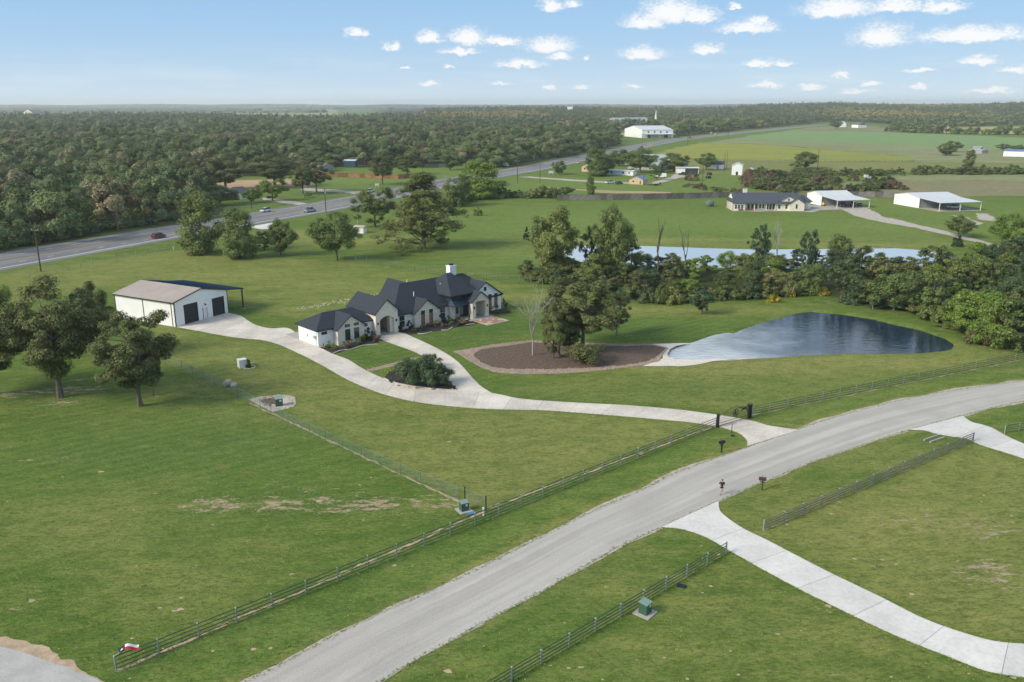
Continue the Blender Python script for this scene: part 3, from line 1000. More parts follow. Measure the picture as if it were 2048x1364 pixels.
for nm, chans in (('zone', (bare, yel, floor_)), ('zone2', (hay_f, lush, weeds))):
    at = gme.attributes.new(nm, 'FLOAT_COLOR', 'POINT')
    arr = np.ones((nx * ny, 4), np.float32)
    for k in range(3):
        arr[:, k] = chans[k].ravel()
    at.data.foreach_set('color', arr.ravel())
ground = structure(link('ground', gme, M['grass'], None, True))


def sheet(name, poly, z, mat, kind='structure', parent=None, jag=0.0, step=None):
    P = [tuple(p) for p in poly]
    if jag:
        rd = random.Random(len(P) * 31 + int(abs(P[0][0])))
        out = []
        for i in range(len(P)):
            a, b_ = np.array(P[i]), np.array(P[(i + 1) % len(P)])
            L = np.linalg.norm(b_ - a)
            n = max(1, int(L / (step or 1.0)))
            for k in range(n):
                q = a + (b_ - a) * k / n
                out.append((q[0] + rd.uniform(-jag, jag), q[1] + rd.uniform(-jag, jag)))
        P = out
    me = bpy.data.meshes.new(name)
    me.from_pydata([(p[0], p[1], z) for p in P], [], [tuple(range(len(P)))])
    me.update()
    if me.polygons[0].normal.z < 0:
        me.flip_normals()
    o = link(name, me, mat, parent)
    if kind:
        o['kind'] = kind
    return o


def ribbon(name, L_, R_, z, mat, n, cols=1, kind='structure', parent=None, jag=0.0):
    A, B = resample(L_, n), resample(R_, n)
    rd = np.random.RandomState(3)
    if jag:
        A = A + rd.uniform(-jag, jag, A.shape)
        B = B + rd.uniform(-jag, jag, B.shape)
    u = np.linspace(0, 1, cols + 1)
    P = A[:, None, :] * (1 - u)[None, :, None] + B[:, None, :] * u[None, :, None]
    V = np.c_[P.reshape(-1, 2), np.full(n * (cols + 1), z)]
    ii_ = np.arange(n * (cols + 1)).reshape(n, cols + 1)
    Q = np.stack([ii_[:-1, :-1], ii_[1:, :-1], ii_[1:, 1:], ii_[:-1, 1:]], -1).reshape(-1, 4)
    me = np_mesh(name, V, Q)
    C = (A + B) / 2
    d = np.r_[0, np.cumsum(np.linalg.norm(np.diff(C, axis=0), axis=1))]
    UV = np.stack([np.repeat(u[None], n, 0), np.repeat(d[:, None], cols + 1, 1)], -1).reshape(-1, 2)
    uvl = me.uv_layers.new(name='UVMap')
    li = Q.ravel()
    uvl.data.foreach_set('uv', UV[li].astype(np.float32).ravel())
    if me.polygons[0].normal.z < 0:
        me.flip_normals()
    o = link(name, me, mat, parent)
    if kind:
        o['kind'] = kind
    return o


# ---------------------------------------------------------------- water
structure(sheet('pond_water', [tuple(p) for p in resample(POND + [POND[0]], 140)[:-1]], -0.42, M['water']))
for o, poly, zz in ((bpy.data.objects['pond_water'], POND, -0.42),):
    pass


def water_sheet(name, poly, z, mat, grow):
    P = np.array(poly)
    c = P.mean(0)
    # a little wider than the shore line, so the sloping bank cuts it
    n = len(P)
    out = []
    area = 0
    for i in range(n):
        area += P[i - 1][0] * P[i][1] - P[i][0] * P[i - 1][1]
    sg = 1 if area > 0 else -1
    for i in range(n):
        tv = P[(i + 1) % n] - P[i - 1]
        nrm = np.array([tv[1], -tv[0]]) * sg
        out.append(tuple(P[i] + nrm / (np.linalg.norm(nrm) + 1e-9) * grow))
    return structure(sheet(name, out, z, mat))


bpy.data.objects.remove(bpy.data.objects['pond_water'])
water_sheet('pond_water', POND, -0.30, M['water'], 1.2)
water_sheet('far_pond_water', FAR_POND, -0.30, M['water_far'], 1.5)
structure(sheet('shore_reflection', PG([(1284, 732.5), (1371, 732), (1400, 728), (1429, 722), (1486, 716.5), (1540, 712.5), (1480, 719), (1429, 717.3), (1390, 719.5), (1350, 718), (1338, 713), (1334, 707), (1340, 699), (1353, 692), (1380, 686), (1359, 686),
                                       (1301, 688), (1322, 692), (1336, 696), (1330, 702), (1326, 708), (1326, 716)]), 0.012, M['reflection_white'], jag=0.08, step=1.0))  # white sheet imitating bright sky mirrored in calm water by the shore
structure(sheet('mud_bank', PG([(1870, 509), (1893, 507), (1940, 521), (1938, 528), (1905, 527), (1880, 520)]), 0.012, M['mud'], jag=0.3, step=2))

# ---------------------------------------------------------------- the lane in the foreground
# gravel shoulder, ragged, under the sealed surface
ctr = (resample(LN_U, 240) + resample(LN_L, 240)) / 2


def shoulder(edge, off, name, seed):
    E_ = resample(edge, 420)
    C = resample([tuple(c) for c in ctr], 420)
    d = E_ - C
    d /= np.linalg.norm(d, axis=1)[:, None]
    rd = np.random.RandomState(seed)
    w = np.interp(np.arange(420), np.arange(0, 421, 6), rd.uniform(0.05, 1.0, 71)) * off + rd.uniform(-.08, .12, 420)
    out = E_ + d * np.maximum(w, 0.02)[:, None]
    inn = E_ - d * 0.5
    return ribbon(name, [tuple(p) for p in inn], [tuple(p) for p in out], 0.008, M['gravel'], 420)


shoulder(LN_U, 0.75, 'road_shoulder', 1)
shoulder(LN_L, 0.50, 'road_shoulder', 2)
lu, ll = resample(LN_U, 300), resample(LN_L, 1500)
ix = np.array([np.argmin(((ll - p) ** 2).sum(1)) for p in lu]).astype(float)
ix = np.maximum.accumulate(ix)
ix = np.convolve(np.pad(ix, 12, 'edge'), np.ones(25) / 25, 'valid')
ix += np.linspace(0, 1, 300) * .01
ll = np.c_[np.interp(ix, np.arange(1500), ll[:, 0]), np.interp(ix, np.arange(1500), ll[:, 1])]


def raw_ribbon_resample():
    return None


_rs = resample
resample = lambda p, n: np.array(p, float)
ribbon('lane_road', lu, ll, 0.016, M['chipseal'], 300, 4, jag=0.09)
resample = _rs

# ---------------------------------------------------------------- highway
HW_U = PG([(0, 504), (150, 481), (300, 457.5), (412, 437), (512, 424), (662, 400), (794, 380), (912, 352), (1024, 335), (1149, 311), (1216, 299), (1274, 287.5), (1336, 276), (1399, 269.5), (1536, 256.5), (1650, 247.6)])
HW_L = PG([(0, 544), (175, 510), (350, 477), (512, 451), (652, 425), (794, 392), (900, 373), (1024, 354), (1090, 342), (1179, 321), (1216, 313.5), (1274, 301), (1336, 289), (1399, 279), (1536, 263.5), (1650, 252)])
HW_U = smooth_line(extend(HW_U, 160, 0), 8)
HW_L = smooth_line(extend(HW_L, 160, 0), 8)
hA, hB = resample(HW_U, 150), resample(HW_L, 150)
hC = (hA + hB) / 2
# width evened out along the whole length
d = np.gradient(hC, axis=0)
d /= np.linalg.norm(d, axis=1)[:, None]
k = 9
kern = np.ones(k) / k
hC = np.c_[np.convolve(np.pad(hC[:, 0], k // 2, 'edge'), kern, 'valid'), np.convolve(np.pad(hC[:, 1], k // 2, 'edge'), kern, 'valid')]
d = np.gradient(hC, axis=0)
d /= np.linalg.norm(d, axis=1)[:, None]
hN = np.c_[-d[:, 1], d[:, 0]]
HWID = 25.0


def hw_off(f):
    """line along the highway; f from 0 (far left edge) to 1 (near right edge)"""
    return [tuple(p) for p in hC + hN * (0.5 - f) * HWID]


ribbon('highway_verge', hw_off(-0.10), hw_off(1.12), 0.03, M['grass'], 200)
hv = bpy.data.objects['highway_verge']
bpy.data.objects.remove(hv)
highway = ribbon('highway', hw_off(0), hw_off(1), 0.05, M['asphalt'], 300, 4)
for f0, f1, mt in ((0.115, 0.128, 'paint_white'), (0.385, 0.402, 'paint_yellow'), (0.545, 0.562, 'paint_yellow'), (0.862, 0.885, 'paint_white')):
    ribbon('lane_line', hw_off(f0), hw_off(f1), 0.07, M[mt], 300, 1, kind=None, parent=highway)
for f0 in (0.255, 0.71):
    a = resample(hw_off(f0), 900)
    b_ = resample(hw_off(f0 + 0.011), 900)
    mb = MB()
    for i in range(0, 420, 4):
        mb.quad((*a[i], 0.07), (*b_[i], 0.07), (*b_[i + 1], 0.07), (*a[i + 1], 0.07))
    mb.build('dashed_line', M['paint_white'], highway)

# ---------------------------------------------------------------- concrete drives, poured slab by slab
def drive(name, pairs, slab, mat, z0, ncol=1):
    A = smooth_line([G(*p[0]) for p in pairs], 0.5)
    B = smooth_line([G(*p[1]) for p in pairs], 0.5)
    n0 = 400
    # parametrise both edges by the pair index so that joints run straight across
    def by_index(pts):
        P = [np.array(G(*p)) for p in pts]
        out = []
        Pp = [2 * P[0] - P[1]] + P + [2 * P[-1] - P[-2]]
        for i in range(1, len(Pp) - 2):
            p0, p1, p2, p3 = Pp[i - 1:i + 3]
            for kk in range(24):
                t_ = kk / 24
                out.append(0.5 * ((2 * p1) + (-p0 + p2) * t_ + (2 * p0 - 5 * p1 + 4 * p2 - p3) * t_ * t_ + (-p0 + 3 * p1 - 3 * p2 + p3) * t_ ** 3))
        out.append(P[-1])
        return np.array(out)
    A, B = by_index([p[0] for p in pairs]), by_index([p[1] for p in pairs])
    C = (A + B) / 2
    dl = np.r_[0, np.cumsum(np.linalg.norm(np.diff(C, axis=0), axis=1))]
    L = dl[-1]
    n = max(1, round(L / slab))
    base = ribbon(name, [tuple(p) for p in A], [tuple(p) for p in B], z0, M['joint'], len(A))
    for i in range(n):
        s0, s1 = i * L / n + (0.018 if i else 0), (i + 1) * L / n - (0.018 if i < n - 1 else 0)
        ss = np.linspace(s0, s1, 25)
        ea = np.c_[np.interp(ss, dl, A[:, 0]), np.interp(ss, dl, A[:, 1])]
        eb = np.c_[np.interp(ss, dl, B[:, 0]), np.interp(ss, dl, B[:, 1])]
        mb = MB()
        m_ = 25
        V = [(*p, z0 + 0.04) for p in ea] + [(*p, z0 + 0.04) for p in eb] + [(*p, 0) for p in ea] + [(*p, 0) for p in eb]
        mb.v = V
        for j in range(m_ - 1):
            mb.f.append((j, j + 1, m_ + j + 1, m_ + j))
            mb.f.append((j, 2 * m_ + j, 2 * m_ + j + 1, j + 1))
            mb.f.append((m_ + j, m_ + j + 1, 3 * m_ + j + 1, 3 * m_ + j))
        mb.f.append((0, m_, 3 * m_, 2 * m_))
        mb.f.append((m_ - 1, 3 * m_ - 1, 4 * m_ - 1, 2 * m_ - 1))
        me = mb.mesh('slab')
        o = link('slab', me, mat, base)
    return base


drive('driveway', [((1495, 892.5), (1598, 860.5)), ((1493, 880), (1560, 855)), ((1477, 866.5), (1535, 851)), ((1438, 854), (1501, 841.5)), ((1371, 844), (1430, 829.5)), ((1300, 837.5), (1345, 818.5)), ((1224, 831), (1252, 811)),
                   ((1160, 826), (1185, 807.5)), ((1091, 821), (1104, 803)), ((1024, 819.5), (1040, 797.5)), ((962, 817.5), (980, 786)), ((910, 813.5), (914.5, 781)), ((862, 808.5), (862, 777.5)), ((812, 800), (820, 773)), ((765, 788), (785, 764)),
                   ((725, 773), (750, 750)), ((687, 755.5), (722, 735.5)), ((655, 737), (697, 720)), ((620, 718), (667, 708.5)), ((594, 705.5), (639.5, 695.5)), ((562, 691), (610, 681)), ((535, 682.5), (597, 670)), ((512, 679), (575, 656.5)),
                   ((490, 677.5), (540, 657)), ((462, 674), (511, 650)), ((430, 668.5), (495, 641)), ((400, 663), (480, 631.5)), ((353.5, 654.5), (453.3, 625.8))], 4.6, M['concrete'], 0.018)
drive('house_branch_drive', [((1012, 794.5), (925, 790)), ((987, 787.5), (914.5, 781)), ((962, 772.5), (902, 767.5)), ((942, 752.5), (887, 750)), ((917, 725), (872, 734)), ((887, 704), (857, 719)), ((849.5, 685), (824.5, 702.5)),
                             ((826, 674.5), (790, 690)), ((812, 668), (771, 683)), ((797, 664.5), (752, 674.5)), ((779, 656), (735, 665.5))], 4.6, M['concrete'], 0.012)
drive('neighbour_drive', [((1437, 1003), (1323, 1055)), ((1438.6, 1017), (1359, 1058)), ((1446, 1029), (1391, 1067)), ((1483, 1055.6), (1421, 1079.5)), ((1538, 1083), (1470, 1108)), ((1647.7, 1140), (1575, 1166)), ((1757.5, 1193), (1690, 1224)),
                          ((1849, 1238.6), (1795, 1273)), ((1940, 1270.7), (1900, 1315)), ((1995, 1284), (1975, 1343)), ((2060, 1290), (2055, 1356)), ((2160, 1300), (2160, 1372))], 4.8, M['concrete_new'], 0.022)
drive('second_neighbour_drive', [((1926.7, 832), (1817, 860.5)), ((1933, 838), (1849, 861.5)), ((1945, 845), (1872, 868)), ((1965, 850), (1905, 874)), ((1985, 857), (1931, 877.5)), ((2020, 876), (1965, 892)), ((2060, 893), (2030, 912)), ((2160, 932), (2140, 950))], 4.8, M['concrete_new'], 0.022)

# gravel, dirt and field sheets
structure(sheet('gravel_road', PG([(-260, 1262), (-60, 1279), (0, 1292), (51, 1304), (113, 1328), (154, 1342), (195, 1361), (230, 1400), (200, 1500), (-260, 1500)]), 0.02, M['gravel_grey'], jag=0.12, step=0.8))
structure(sheet('dirt_margin', PG([(-260, 1245), (-60, 1264), (0, 1272), (40, 1281), (85, 1290), (105, 1304), (147, 1325), (160, 1342), (205, 1362), (230, 1380), (150, 1372), (0, 1310), (-260, 1300)]), 0.012, M['soil'], jag=0.22, step=0.5))
structure(sheet('field_drive', PG([(1682, 418.6), (1709, 431), (1737, 438.5), (1766, 445), (1834, 456), (1883, 468), (1912, 475), (1960, 487), (1998, 495), (2003, 492), (1961, 480.5), (1932, 473), (1893, 463), (1844, 451.5), (1789.5, 437.5), (1770, 435), (1752, 425), (1735, 416.6)]), 0.03, M['gravel'], jag=0.5, step=3))
for poly in ([(1948, 427), (1975, 427.5), (1998, 439), (1985, 441.5), (1962, 440)], [(1902, 431), (1925, 431.5), (1965, 446), (1944, 457), (1932, 447), (1918, 437)]):
    structure(sheet('gravel_patch', PG(poly), 0.03, M['gravel'], jag=0.9, step=3))
structure(sheet('concrete_apron', PG([(1608, 423.5), (1625, 425), (1640, 420), (1735, 418), (1735, 413.5), (1618, 410.5)]), 0.04, M['concrete_pad']))
structure(sheet('highway_apron', PG([(498, 455), (512, 451), (560, 443), (556, 452), (540, 458), (524, 459)]), 0.06, M['concrete_new']))
structure(sheet('orange_dirt_yard', PG([(395, 384), (430, 366), (470, 361), (560, 358), (640, 362), (612, 376), (560, 372), (520, 378), (450, 384)]), 0.04, M['orange_dirt'], jag=2, step=6))
structure(sheet('yard_drive', PG([(612, 376), (640, 378), (720, 382), (738, 388), (716, 390), (690, 385), (630, 383), (600, 380)]), 0.045, M['gravel'], jag=0.5, step=5))
structure(sheet('yard_drive', PG([(525, 395), (560, 399), (600, 404), (618, 407), (600, 410), (560, 405), (524, 400)]), 0.045, M['gravel'], jag=0.5, step=5))
structure(sheet('village_track', PG([(1035, 354), (1060, 353), (1130, 358), (1210, 363), (1300, 366), (1340, 354), (1352, 348), (1375, 352), (1345, 360), (1310, 368), (1290, 369), (1210, 366), (1130, 361)]), 0.04, M['gravel'], jag=0.8, step=6))
structure(sheet('red_dirt_track', PG([(1065, 374), (1090, 374), (1180, 380), (1260, 382), (1340, 384.5), (1340, 387), (1200, 386), (1170, 382)]), 0.035, M['orange_dirt'], jag=1, step=6))
structure(sheet('field_yellow', PG([(1300, 318), (1325, 302), (1400, 286), (1480, 286.5), (1600, 294), (1700, 303), (1790, 311), (1840, 314), (1820, 322), (1700, 322.5), (1560, 321), (1400, 318.5), (1340, 320)]), 0.02, M['field_yellow'], jag=6, step=12))
structure(sheet('field_olive', PG([(1300, 345), (1360, 318.5), (1560, 321.5), (1700, 323), (1830, 323), (2500, 330), (2500, 349), (2050, 346), (1800, 344), (1600, 342), (1480, 346), (1420, 352)]), 0.022, M['field_olive'], jag=6, step=12))
structure(sheet('field_weedy', PG([(1400, 285.5), (1480, 276), (1560, 281), (1700, 286), (1850, 292), (2048, 300), (2600, 318), (2500, 331), (1830, 324), (1835, 314), (1700, 302.5), (1600, 293.5), (1480, 286)]), 0.021, M['field_weedy'], jag=5, step=20))
structure(sheet('field_hay', PG([(1470, 276), (1540, 266), (1590, 261), (1700, 262), (1800, 265.5), (1900, 269), (2048, 276), (2600, 300), (2600, 320), (2048, 301), (1850, 293), (1700, 287), (1560, 282)]), 0.023, M['field_hay'], jag=5, step=25))
structure(sheet('field_brown', PG([(1560, 263.5), (1620, 255), (1700, 250), (1760, 254), (1790, 262), (1800, 265), (1700, 261.5), (1600, 260)]), 0.019, M['field_brown'], jag=5, step=25))
structure(sheet('field_sunlit', PG([(1770, 261), (1800, 254), (1880, 252), (1990, 253), (2100, 254), (2500, 258), (2500, 276), (2048, 268), (1990, 268), (1900, 266.5), (1810, 264)]), 0.018, M['field_sun'], jag=5, step=25))
structure(sheet('field_brown', PG([(1560, 380), (1640, 368), (1780, 360), (2060, 358), (2500, 360), (2500, 392), (2048, 392), (1800, 391), (1640, 386)]), 0.024, M['field_brown'], jag=6, step=8))
structure(sheet('field_weedy', PG([(1720, 361), (1800, 349.5), (2060, 350), (2500, 352), (2500, 362), (2048, 362), (1830, 361)]), 0.026, M['field_weedy'], jag=5, step=8))
# far open country seen over the woods on the left
structure(sheet('field_far', [(-9000, 2350), (-1900, 2350), (-700, 2600), (-250, 3600), (100, 5200), (0, 8200), (-9000, 8200)], 0.5, M['field_far'], jag=30, step=200))
structure(sheet('field_sunlit', [(-620, 2500), (-60, 2900), (-100, 3500), (-650, 3300)], 0.3, M['field_sun'], jag=20, step=80))

# landscaping beds
def ring_stones(name, line, n, width, size, mat, seed, parent=None, z=0.0, label=None):
    rd = random.Random(seed)
    P = resample(line, n)
    mb = MB()
    for p in P:
        for _ in range(1):
            x = p[0] + rd.uniform(-width, width)
            y = p[1] + rd.uniform(-width, width)
            r = size * rd.uniform(0.5, 1.25)
            mb.blob((x, y, z + r * 0.25), (r, r * rd.uniform(.6, 1), r * 0.6), rd.random(), 5, 3, 0.25)
    o = mb.build(name, mat, parent)
    o['kind'] = 'stuff'
    return o


OUT = PG([(905, 703), (949, 696), (987, 689), (1024, 685), (1061, 681), (1149, 686), (1249, 689), (1301, 688), (1336, 696), (1326, 708), (1318, 722), (1281, 732.5), (1249, 735.5), (1174, 744), (1099, 748), (1024, 748), (987, 744), (962, 734.5), (937, 721), (918, 709)])
INN = PG([(947, 707.5), (962, 699.5), (987, 695), (1024, 691), (1061, 685), (1149, 690), (1249, 692.5), (1301, 691), (1333, 696), (1322, 708), (1299, 722.5), (1249, 731), (1174, 736), (1099, 738.5), (1024, 738.5), (987, 736), (962, 725), (950, 714)])
rb = structure(sheet('river_rock_border', OUT, 0.02, M['river_rock'], jag=0.1, step=0.8))
structure(sheet('mulch_bed', INN, 0.045, M['mulch'], jag=0.12, step=0.6))
rd_ = np.random.RandomState(5)
mb = MB()
Po, Pi = resample(OUT + [OUT[0]], 900), resample(INN + [INN[0]], 900)
for i in range(900):
    for _ in range(2):
        f = rd_.uniform(0, 1)
        x, y = Po[i] * (1 - f) + Pi[i] * f
        r = rd_.uniform(0.07, 0.17)
        mb.blob((x, y, 0.03 + r * .3), (r, r * .8, r * .6), i, 5, 3, .25)
o = mb.build('river_rock', M['river_rock'], rb)
o['kind'] = 'stuff'
# drain strip of river rock across the lawn
st_ = PG([(730, 742), (745, 736.5), (800, 723), (829, 715), (832, 719), (790, 731), (750, 741), (737, 743.5)])
sb = structure(sheet('rock_drain_strip', st_, 0.02, M['river_rock'], jag=0.04, step=0.5))
mb = MB()
for i in range(420):
    f = rd_.uniform(0, 1)
    a_, b_ = np.array(G(733, 742)), np.array(G(831, 717))
    q = a_ + (b_ - a_) * f + rd_.uniform(-.38, .38, 2)
    r = rd_.uniform(0.05, 0.13)
    mb.blob((q[0], q[1], 0.02 + r * .3), (r, r * .8, r * .6), i, 5, 3, .25)
mb.build('river_rock', M['river_rock'], sb)['kind'] = 'stuff'
# utility bed with rocks by the mesh fence
ub_l = PG([(497, 799), (520, 793), (545, 792), (563, 789), (590, 794), (592, 808), (588, 813), (560, 821), (545, 824), (520, 812)])
ub = structure(sheet('rock_bed', ub_l, 0.02, M['limestone'], jag=0.06, step=0.5))
structure(sheet('mulch_patch', PG([(519, 800), (530, 795), (566, 790), (560, 803), (545, 813), (528, 812)]), 0.05, M['mulch'], jag=0.05, step=0.4))
mb = MB()
C = np.array(ub_l).mean(0)
for i in range(620):
    j = rd_.randint(0, len(ub_l))
    a_, b_ = np.array(ub_l[j]), np.array(ub_l[(j + 1) % len(ub_l)])
    q = a_ + (b_ - a_) * rd_.uniform() 
    q = q + (C - q) * rd_.uniform(0, .42) ** 1.0
    r = rd_.uniform(0.05, 0.13)
    mb.blob((q[0], q[1], 0.02 + r * .3), (r, r * .8, r * .6), i, 5, 3, .25)
mb.build('rock', M['limestone'], ub)['kind'] = 'stuff'
# triangular planting bed between the drives
structure(sheet('mulch_bed', PG([(768, 757), (800, 768.5), (862, 777), (911, 780.5), (901, 768), (886, 751), (872, 738), (850, 726), (800, 733), (775, 748)]), 0.03, M['mulch_black'], jag=0.08, step=0.6))
for pl_ in ([(637, 695), (668, 708), (700, 699), (715, 692), (735, 688), (760, 686), (752, 678), (745, 672), (725, 680), (682, 694), (670, 691)],
            [(798, 664), (815, 670), (850, 665), (880, 662), (912, 655), (930, 649), (910, 640), (870, 648), (830, 655), (800, 661)],
            [(912, 655), (935, 652), (960, 647), (945, 641), (925, 645)], [(976, 627), (1000, 628), (1022, 625), (1015, 617), (990, 620)]):
    structure(sheet('mulch_bed', PG(pl_), 0.035, M['mulch_black'], jag=0.05, step=0.5))
# rubble scattered on the slope behind the house
mb = MB()
for i in range(150):
    f = rd_.uniform(0, 1) ** 1.0
    a_, b_ = np.array(G(598, 618)), np.array(G(765, 588))
    q = a_ + (b_ - a_) * f + rd_.normal(0, .9, 2) * np.array([1, .8])
    r = rd_.uniform(0.06, 0.22)
    mb.blob((q[0], q[1], r * .25), (r, r * .8, r * .55), i, 5, 3, .3)
tag(mb.build('rubble', M['limestone']), 'broken pale limestone scattered over the slope behind the house', kind='stuff')
0 and structure(sheet('dirt_strip', PG([(590, 620), (640, 612), (700, 602), (770, 588), (775, 592), (730, 604), (660, 616), (600, 624)]), 0.01, M['clay'], jag=0.7, step=1.2))
# worn sandy soil along the fence lines
def worn(a, b_, w, seed, n=160):
    rd = np.random.RandomState(seed)
    A = resample([G(*a), G(*b_)], n)
    d = np.array(A[-1]) - A[0]
    d /= np.linalg.norm(d)
    nn = np.array([-d[1], d[0]])
    w1 = np.interp(np.arange(n), np.arange(0, n + 3, 3), np.maximum(0, rd.normal(0.5, 0.45, len(np.arange(0, n + 3, 3)))) * w)
    w2 = np.interp(np.arange(n), np.arange(0, n + 4, 4), np.maximum(0, rd.normal(0.5, 0.45, len(np.arange(0, n + 4, 4)))) * w)
    ribbon('worn_soil', [tuple(p) for p in A + nn * w1[:, None]], [tuple(p) for p in A - nn * w2[:, None]], 0.010, M['soil'], n)


worn((233, 1343), (966, 1025), 0.28, 1, 240)
worn((975, 1017), (1430, 852), 0.25, 2, 240)
worn((1505, 830), (2060, 716), 0.22, 3, 240)
worn((920, 1005), (500, 806), 0.24, 4, 200)
worn((1526, 1062), (1945, 884), 0.10, 5, 160)
# little soil clods on the lawn
mb = MB()
for i in range(110):
    px, py = rd_.uniform(0, 2048), 780 + 580 * rd_.uniform(0, 1) ** 0.8
    x, y = G(px, py)
    n = 7
    r = abs(rd_.normal(0, .12)) + .05
    ph = rd_.uniform(0, 6)
    mb.quad(*[(x + r * rd_.uniform(.5, 1.2) * math.cos(ph + 6.283 * k_ / n) * 1.4, y + r * rd_.uniform(.5, 1.2) * math.sin(ph + 6.283 * k_ / n), 0.006) for k_ in range(n)])
tag(mb.build('soil_scab', M['soil']), 'small bare scabs of pale soil all over the lawns', kind='stuff')

# ragged grass tufts: over the edges of the paving, along the fences and loose over the lawns
m, t, b = new_mat('grass tufts')
ge = t.add('ShaderNodeNewGeometry').outputs['Random Per Island']
cr = t.add('ShaderNodeValToRGB')
t.l.new(ge, cr.inputs[0])
cr.color_ramp.elements[0].color = (0.11, 0.17, 0.035, 1)
cr.color_ramp.elements[1].position = 1.0
cr.color_ramp.elements[1].color = (0.34, 0.35, 0.16, 1)
e_ = cr.color_ramp.elements.new(0.6)
e_.color = (0.17, 0.24, 0.055, 1)
t.put(b, 'Base Color', cr.outputs[0])
b.inputs['Roughness'].default_value = 0.8
M['tufts'] = m
rg = np.random.RandomState(12)
TP = []


def edge_tufts(line, n, spread, off=0.0):
    P = resample(line, n)
    TP.append(P + rg.normal(0, spread, P.shape))


edge_tufts(LN_U, 4200, .16)
edge_tufts(LN_L, 4200, .16)
for o_ in ('driveway', 'house_branch_drive', 'neighbour_drive', 'second_neighbour_drive'):
    me_ = bpy.data.objects[o_].data
    co = np.array([v.co[:2] for v in me_.vertices]).reshape(-1, 2, 2)
    for side in (0, 1):
        edge_tufts(co[:, side], 1300, .05)
for a_, b_, n_ in (((233, 1342), (966, 1025), 350), ((975, 1017), (1430, 852), 300), ((1505, 830), (2060, 716), 300), ((1527, 1061), (1946, 882), 300), ((1452, 1107), (960, 1400), 300), ((920, 1003), (331, 730), 400)):
    edge_tufts([G(*a_), G(*b_)], n_, .16)
lx, ly = rg.uniform(-45, 75, 9000), rg.uniform(50, 150, 9000)
TP.append(np.c_[lx, ly])
TPs = np.concatenate(TP)
# keep the paving itself clear
onroad = np.zeros(len(TPs), bool)
lane_poly = [tuple(p) for p in resample(LN_U, 120)] + [tuple(p) for p in resample(LN_L, 120)[::-1]]
dd_ = poly_sdf(TPs[:, 0], TPs[:, 1], lane_poly)
onroad |= dd_ < -0.25
for o_ in ('driveway', 'house_branch_drive', 'neighbour_drive', 'second_neighbour_drive'):
    co = np.array([v.co[:2] for v in bpy.data.objects[o_].data.vertices]).reshape(-1, 2, 2)
    pp_ = [tuple(p) for p in resample(co[:, 0], 100)] + [tuple(p) for p in resample(co[:, 1], 100)[::-1]]
    onroad |= poly_sdf(TPs[:, 0], TPs[:, 1], pp_) < -0.06
for pz in (INN, OUT, POND, PG([(768, 757), (800, 768.5), (862, 777), (911, 780.5), (886, 751), (850, 726), (800, 733)]), PG([(637, 695), (1001, 618), (960, 560), (720, 590), (594, 655)]), PG([(350, 655), (240, 633), (370, 600), (490, 615)]), PG([(-260, 1245), (0, 1268), (85, 1288), (160, 1335), (240, 1400), (-260, 1500)])):
    onroad |= poly_sdf(TPs[:, 0], TPs[:, 1], pz) < 0
TPs = TPs[~onroad]
nT = len(TPs)
nb = 4
base_ = np.repeat(TPs, nb, 0)
sz = np.repeat(rg.uniform(.03, .095, nT), nb)
th = rg.uniform(0, 6.283, nT * nb)
lean = rg.uniform(.3, 1.2, nT * nb)
w_ = sz * .55
bx_, by_ = base_[:, 0] + rg.normal(0, .05, nT * nb), base_[:, 1] + rg.normal(0, .05, nT * nb)
cx_, sx_ = np.cos(th), np.sin(th)
V = np.stack([np.c_[bx_ - sx_ * w_, by_ + cx_ * w_, np.zeros(nT * nb)], np.c_[bx_ + sx_ * w_, by_ - cx_ * w_, np.zeros(nT * nb)], np.c_[bx_ + cx_ * lean * sz, by_ + sx_ * lean * sz, sz]], 1).reshape(-1, 3)
tuft_ = link('grass_tufts', np_mesh('grass_tufts', V, np.arange(len(V)).reshape(-1, 3)), M['tufts'])
tag(tuft_, 'coarse grass tufts along the paving and fences and over the lawns', kind='stuff')

